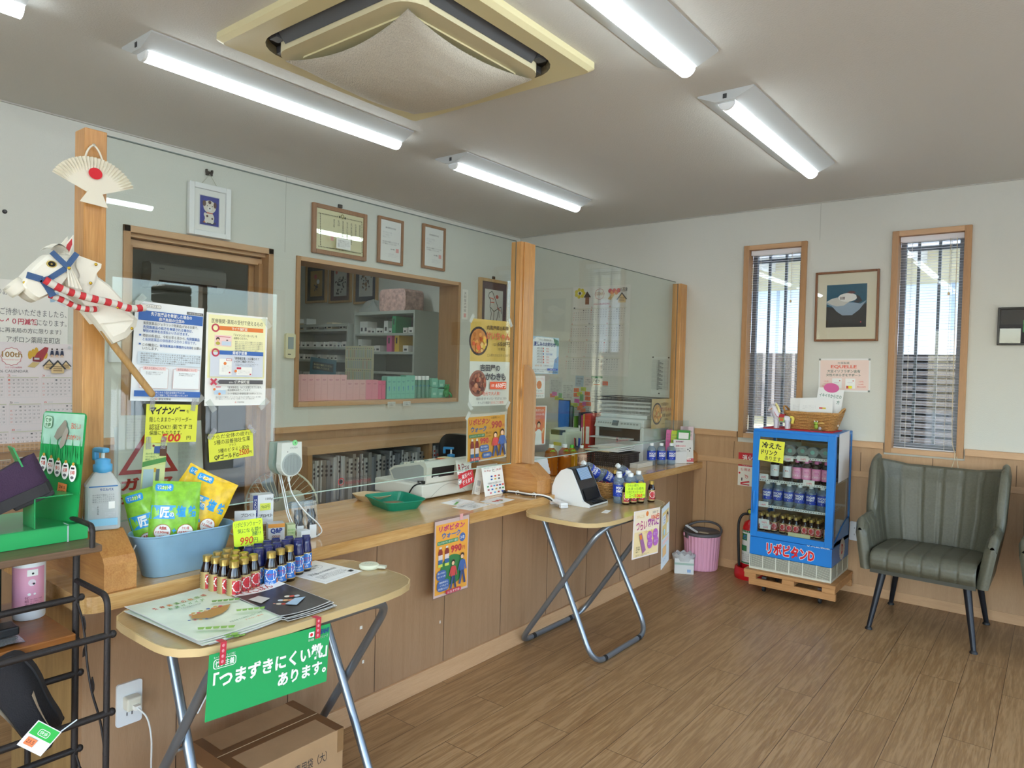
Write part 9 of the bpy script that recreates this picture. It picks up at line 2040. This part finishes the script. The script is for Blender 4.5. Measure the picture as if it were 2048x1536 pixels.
def fill(x0, x1, z, hmax, wh, lab, grp, dense=0.93):
 x = x0
 while x < x1 - 0.03:
  w, h, c = rb.choice(wh); h = min(h, hmax)
  if x + w > x1: break
  if rb.random() < dense:
   b = B(); b.box(0, w, 0, 0.12, 0, h, P(c, 0.6)); b.box(w * .25, w * .75, -0.0008, 0, h * .2, h * .5, P('#3a3a40' if c[1] in 'de' else '#efefe9', 0.6))
   o = obj('medicine_box', b, loc=(x, 4.52 + rb.uniform(0, .03), z + 0.0004)); tag(o, lab, 'box', grp)
  x += w + 0.004
SM = [(.05, .05, '#dcdcd6'), (.06, .055, '#e3e3de'), (.045, .05, '#d5d8d6'), (.07, .06, '#e0dcd8')]; MD = [(.05, .12, '#dfe3e0'), (.06, .13, '#d9dcd8'), (.09, .07, '#d8c9a8'), (.055, .12, '#e3e5e2')]
fill(-5.49, -5.0, 1.695, .15, SM + MD, 'small white medicine box on the top shelf of the tall cabinet', 'boxes on the top shelf of the tall cabinet')
fill(-4.85, -4.70, 1.695, .15, SM, 'white medicine box at the right end of the top shelf of the tall cabinet', 'boxes at the right end of the top shelf')
fill(-5.49, -5.1, 1.52, .14, SM + MD, 'small white medicine box on the second shelf of the tall cabinet', 'boxes on the second shelf of the tall cabinet')
fill(-4.85, -4.69, 1.52, .12, SM, 'white medicine box at the right end of the second shelf', 'boxes at the right end of the second shelf')
for x, z, w, h, c, lab in ((-4.99, 1.695, .05, .16, '#3f9a6a', 'green edged medicine box on the top shelf of the tall cabinet'), (-5.06, 1.52, .07, .155, '#d9609a', 'pink medicine box on the second shelf of the tall cabinet'), (-4.95, 1.52, .06, .155, '#d9b03a', 'yellow medicine box beside the pink one in the tall cabinet')):
 b = B(); b.box(0, w, 0, .2, 0, h, P(c, 0.6)); b.box(w * .3, w * .6, -.001, 0, h * .5, h * .85, P('#3a3a40', 0.6)); o = obj('medicine_box', b, loc=(x, 4.515, z + 0.0004)); tag(o, lab, 'box')
for z, hm in ((1.745, .17), (1.56, .12), (1.43, .10), (1.25, .13)):
 fill(-6.62, -5.66, z, hm, SM + (MD if z > 1.7 else []), 'small medicine box on the %s shelf of the lower medicine shelf' % {1.745: 'top', 1.56: 'second', 1.43: 'third', 1.25: 'fourth'}[z], 'boxes on the %s shelf of the lower medicine shelf' % {1.745: 'top', 1.56: 'second', 1.43: 'third', 1.25: 'fourth'}[z], 0.75)
for i, (x, z) in enumerate([(-5.05, 1.135), (-5.05, 1.30 - 0.165 - 0.12)]):
 pass
b = B(); b.box(-.17, .17, 0, .3, 0, .14, P('#c9ced0', 0.3)); b.box(-.16, .16, -.004, 0, .02, .12, P('#8f989c', 0.2)); o = obj('drawer_case', b, loc=(-4.93, 4.51, 1.1204 + 0.03)); tag(o, 'clear drawer case in the lower part of the tall cabinet', 'case')
t = thing('pink_package', 'pink patterned package wrapped in clear film on top of the tall cabinet', 'package', (-5.09, 4.72, 1.9054))
b = B(); b.prism(rrect(0.37, 0.22, 0.05, 4, 0, 0.105 + 0.005), -0.12, 0.12, P('#cfa9a0', 0.7, var=0.3, scale=30), axis='Y'); obj('package', b, t, bevel=0.02)
t = thing('clear_bundle', 'crumpled clear plastic bag bundle left of the pink package', 'bag', (-5.48, 4.70, 1.9054))
b = B(); b.grid(lambda u, v: (0.19 * cos(2 * pi * u) * (1 - v) ** .5, 0.12 * sin(2 * pi * u) * (1 - v) ** .5, 0.15 * v ** .8 * (0.8 + 0.2 * sin(5 * u * 2 * pi)) ), 30, 8, clear('bundle_film', '#dfe3e0', 0.5, rough=0.3, bodycol='#bfc2bd'), wrapu=True); obj('bag_film', b, t)
s = Sh(0.40, 0.42, P('#ddd8b9', 0.6)); rc_ = random.Random(4)
for r in range(4):
 for c in range(14): u = 0.04 + 0.067 * c; v = 0.05 + 0.24 * r; s.circ(u + 0.02, v, 0.014, P(rc_.choice(['#6a8fa0', '#a0606a', '#6a9a6a', '#a08a5a', '#6a6a8a'])), 7); s.rect(u, v + 0.03, u + 0.045, v + 0.20, P(rc_.choice(['#c9c3a0', '#bcc8b4', '#c3c9c3', '#cdb9a8'])))
hang('sample_chart', s, (-5.05, 4.18, 1.35), 0.0, 'cream chart of small samples hanging before the tall cabinet', 'chart')
t = thing('work_table', 'pale work table in the back room under the sample chart', 'table', (-5.2, 4.02, 0))
b = B(); b.box(-.8, .6, -.28, .28, 1.06, 1.10, P('#b9b3a0', 0.6)); obj('top', b, t)
for x in (-.76, .53):
 b = B(); b.box(x, x + .04, -.26, .26, 0, 1.06, P('#8f9088', 0.6)); obj('leg', b, t)
s = Sh(0.40, 0.335, P('#2f6a80', 0.5)); s.rect(0.1, 0.12, 0.9, 0.35, P('#17303a')); s.lines(0.15, 0.15, 0.85, 0.32, 2, YEL2); hang('dark_green_board', s, (-5.55, 4.15, 1.272), 0.0, 'dark teal printed board on the work table in the back room', 'board', -4)
b = B(); b.box(-.25, .25, 0, .12, 0, .12, P('#d9cfa8', 0.6)); o = obj('cream_box', b, loc=(-5.55, 4.0, 1.1004)); tag(o, 'long cream box in front of the teal board in the back room', 'box')
def d_ink(c, k): 
 def f(s):
  s.rect(0, 0, 1, 1, P(c[0])); s.rect(0.17, 0.13, 0.83, 0.87, P(c[1])); rr_ = random.Random(k)
  if k == 1: s.circ(0.45, 0.3, 0.08, RR); s.circ(0.6, 0.45, 0.08, WHITE); [s.line(0.5, 0.6, rr_.uniform(.35, .65), rr_.uniform(.52, .75), INK, 0.012) for _ in range(7)]
  else:
   s.circ(0.3, 0.2, 0.06, RR)
   for i in range(34): u, v = rr_.gauss(.52, .1), rr_.gauss(.5, .13); s.circ(min(.78, max(.22, u)), min(.82, max(.18, v)), rr_.uniform(.02, .045), INK if k == 2 else P(rr_.choice(['#2a2522', '#8a6a4a'])), 7)
 return f
for x, z, w, h, c, k, lab in ((-6.73, 2.30, .38, .44, ('#20242e', '#b98f3f'), 1, 'framed gold and navy ink picture in the back room'), (-6.30, 2.285, .38, .44, ('#4a2028', '#cfcfc8'), 2, 'framed ink tiger picture with dark red mount in the back room'), (-5.87, 2.27, .38, .46, ('#26334a', '#cfcfc8'), 3, 'framed spotted ink picture with navy mount in the back room')):
 frame('framed_picture', w, h, (x, YE - 0.003, z), 0.0, lab, 'picture', LF, 0.024, 0.03, d_ink(c, k), hook=False)
SIL = INNER[2] + 0.0304
def stock(y, w, h, d, c, lab, grp, dr=None, x=XB - 0.10):
 t = thing('product_box', lab, 'box', (x, y + w / 2, SIL), R90, grp); b = B(); b.box(-w / 2, w / 2, -d / 2, d / 2, 0, h, P(c, 0.45)); obj('carton', b, t)
 s = Sh(w, h, None, base=False); s.b.T = Matrix.Translation((0, -d / 2 - .0004, h / 2)); (dr or (lambda s: (s.tx('NOV', 0.25, 0.17, 0.75, 0.23, P('#a05a6a'), 0.02), s.line(0.2, 0.38, 0.8, 0.38, P('#c98a92'), .001), s.line(0.2, 0.75, 0.8, 0.75, P('#c98a92'), .001))))(s); obj('print', s.b, t); return t
y = 2.69
for i in range(13):
 w, h = (0.052, 0.175) if i < 8 else (0.056, 0.14)
 stock(y, w, h, 0.06, '#d9a9a8' if i < 11 else '#d98a9a', 'tall pale pink product box on the inner window sill, %s from the left' % ORD[i], 'pink product boxes on the sill'); y += w + .001
for i in range(2): stock(y, 0.034, 0.135, 0.06, '#d9688a', 'deep pink narrow product box on the inner window sill, %s' % ('left', 'right')[i], 'deep pink product boxes on the sill'); y += .036
y += .012
dG = lambda s: (s.tx('NOV', 0.25, 0.2, 0.75, 0.27, P('#3f7a8a'), 0.02), s.poly([(0.4, 0.45), (0.6, 0.45), (0.55, 0.65), (0.45, 0.65)], P('#5a8ac0')), s.line(0.15, 0.78, 0.85, 0.78, P('#3f8a7a'), .0015))
for i in range(6): stock(y, 0.046, 0.165 if i < 4 else 0.175, 0.06, '#7fc4b0', 'tall mint green product box on the inner window sill, %s from the left' % ORD[i], 'mint product boxes on the sill', dG); y += .047
y += .004
for i in range(4):
 t = thing('lotion_bottle', 'clear mint lotion bottle with white cap on the inner window sill, %s from the left' % ORD[i], 'bottle', (XB - .10, y + .02, SIL), R90, 'mint lotion bottles on the sill')
 b = B(); b.lathe([(.019, 0), (.02, .004), (.02, .135), (.017, .142)], clear('mint', '#a9dccb', .4, bodycol='#8fcab8'), 16); obj('bottle_body', b, t)
 b = B(); b.lathe([(.0185, .14), (.0185, .168), (.016, .17)], P('#e3e8e6', .4), 16); obj('cap', b, t)
 b = B(); b.box(-.012, .012, -.0206, -.0202, .09, .1, P('#3f7a8a', .5)); obj('print', b, t); y += .044
for i, (dy, dz) in enumerate(((0, 0), (.075, 0), (0.15, 0), (0, .083), (.08, .07))):
 b = B(); b.box(-.03, .03, 0, .07, 0, .08 if i < 2 else .07, P('#77bfa8', .45)); b.box(.03, .0304, .015, .05, .02, .04, P('#a9dccb', .5)); o = obj('product_box', b, loc=(XB - .10, y + dy, SIL + dz + (0.0005 if dz else 0))); tag(o, 'small square mint product box on the inner window sill, %s' % ('lower left', 'lower middle', 'lower right', 'upper left', 'upper right')[i], 'box', 'square mint boxes on the sill')
t = thing('frog_ornament', 'green frog ornament at the right end of the inner window sill', 'ornament', (XB - .06, 4.10, SIL))
b = B(); b.ball((0, 0, .035), .028, P('#1f8a3f', .4), 12, (1, 1, 1.25)); b.ball((.005, 0, .08), .022, P('#1f8a3f', .4), 12, (1, 1.2, .8)); b.ball((.012, -.014, .1), .008, P('#2fa04f', .4), 8); b.ball((.012, .014, .1), .008, P('#2fa04f', .4), 8)
for sy in (-1, 1): b.tube([(.01, sy * .025, .04), (.025, sy * .034, .02), (.03, sy * .03, .006)], .008, P('#1f8a3f', .4), 8)
obj('frog_body', b, t)
for i, y_ in enumerate((3.45, 3.60)):
 s = Sh(.075, .035, P('#d9dbd6', .6)); s.lines(.1, .15, .9, .85, 2, GRY); hang('price_label', s, (XB + .0195, y_, INNER[2] - .002), R90, 'small white price label under the inner window sill, %s' % ('left', 'right')[i], 'label')
t = thing('wall_air_conditioner', 'white wall air conditioner in the back room beyond the doorway', 'air conditioner', (-7.4, 3.70, 2.25), R90)
AW = P('#d6d6ce', .45)
b = B(); b.prism([(0, -.13), (0, .13), (-.14, .13), (-.19, .10), (-.20, .02), (-.185, -.07), (-.13, -.125)], -.40, .40, AW, axis='X'); obj('case', b, t, bevel=.01)
b = B(); b.prism([(-.196, -.055), (-.19, -.078), (-.15, -.112), (-.15, -.09)], -.32, .30, P('#1c1c1e', .6), axis='X'); obj('air_outlet', b, t)
b = B(); b.prism([(-.20, -.082), (-.197, -.086), (-.155, -.122), (-.158, -.116)], -.32, .30, AW, axis='X'); obj('flap', b, t)
s = Sh(.1, .02, None, base=False); s.b.T = Matrix.Translation((-.28, -.2015, .06)); s.tx('DAIKIN', .1, .1, .6, .8, GRY, .02); obj('mark', s.b, t)
t = thing('remote_control', 'white remote holder on the back room wall under the air conditioner', 'remote control', (-7.4, 3.42, 1.90), R90)
b = B(); b.prism(rrect(.06, .14, .01, 3), -.02, 0, P('#cfcfc8', .5), axis='Y'); obj('case', b, t)
t = thing('blue_shirt', 'pale blue coat hanging in the dark doorway behind the toy horse stick', 'coat', (-4.6, 1.87, 0))
b = B(); b.grid(lambda u, v: (.16 * cos(2 * pi * u) * (.55 + .45 * min(1, v * 3)), .2 * sin(2 * pi * u) * (.5 + .5 * min(1, v * 3)), 1.30 - .75 * v), 24, 10, P('#b9c6d6', .8), wrapu=True); obj('coat_body', b, t)
b = B(); b.tube([(0, 0, 1.30), (0, 0, 0.02)], .012, P('#4a4a4c', .4)); b.lathe([(.2, 0), (.2, .02)], P('#4a4a4c', .4), 20); obj('stand', b, t)
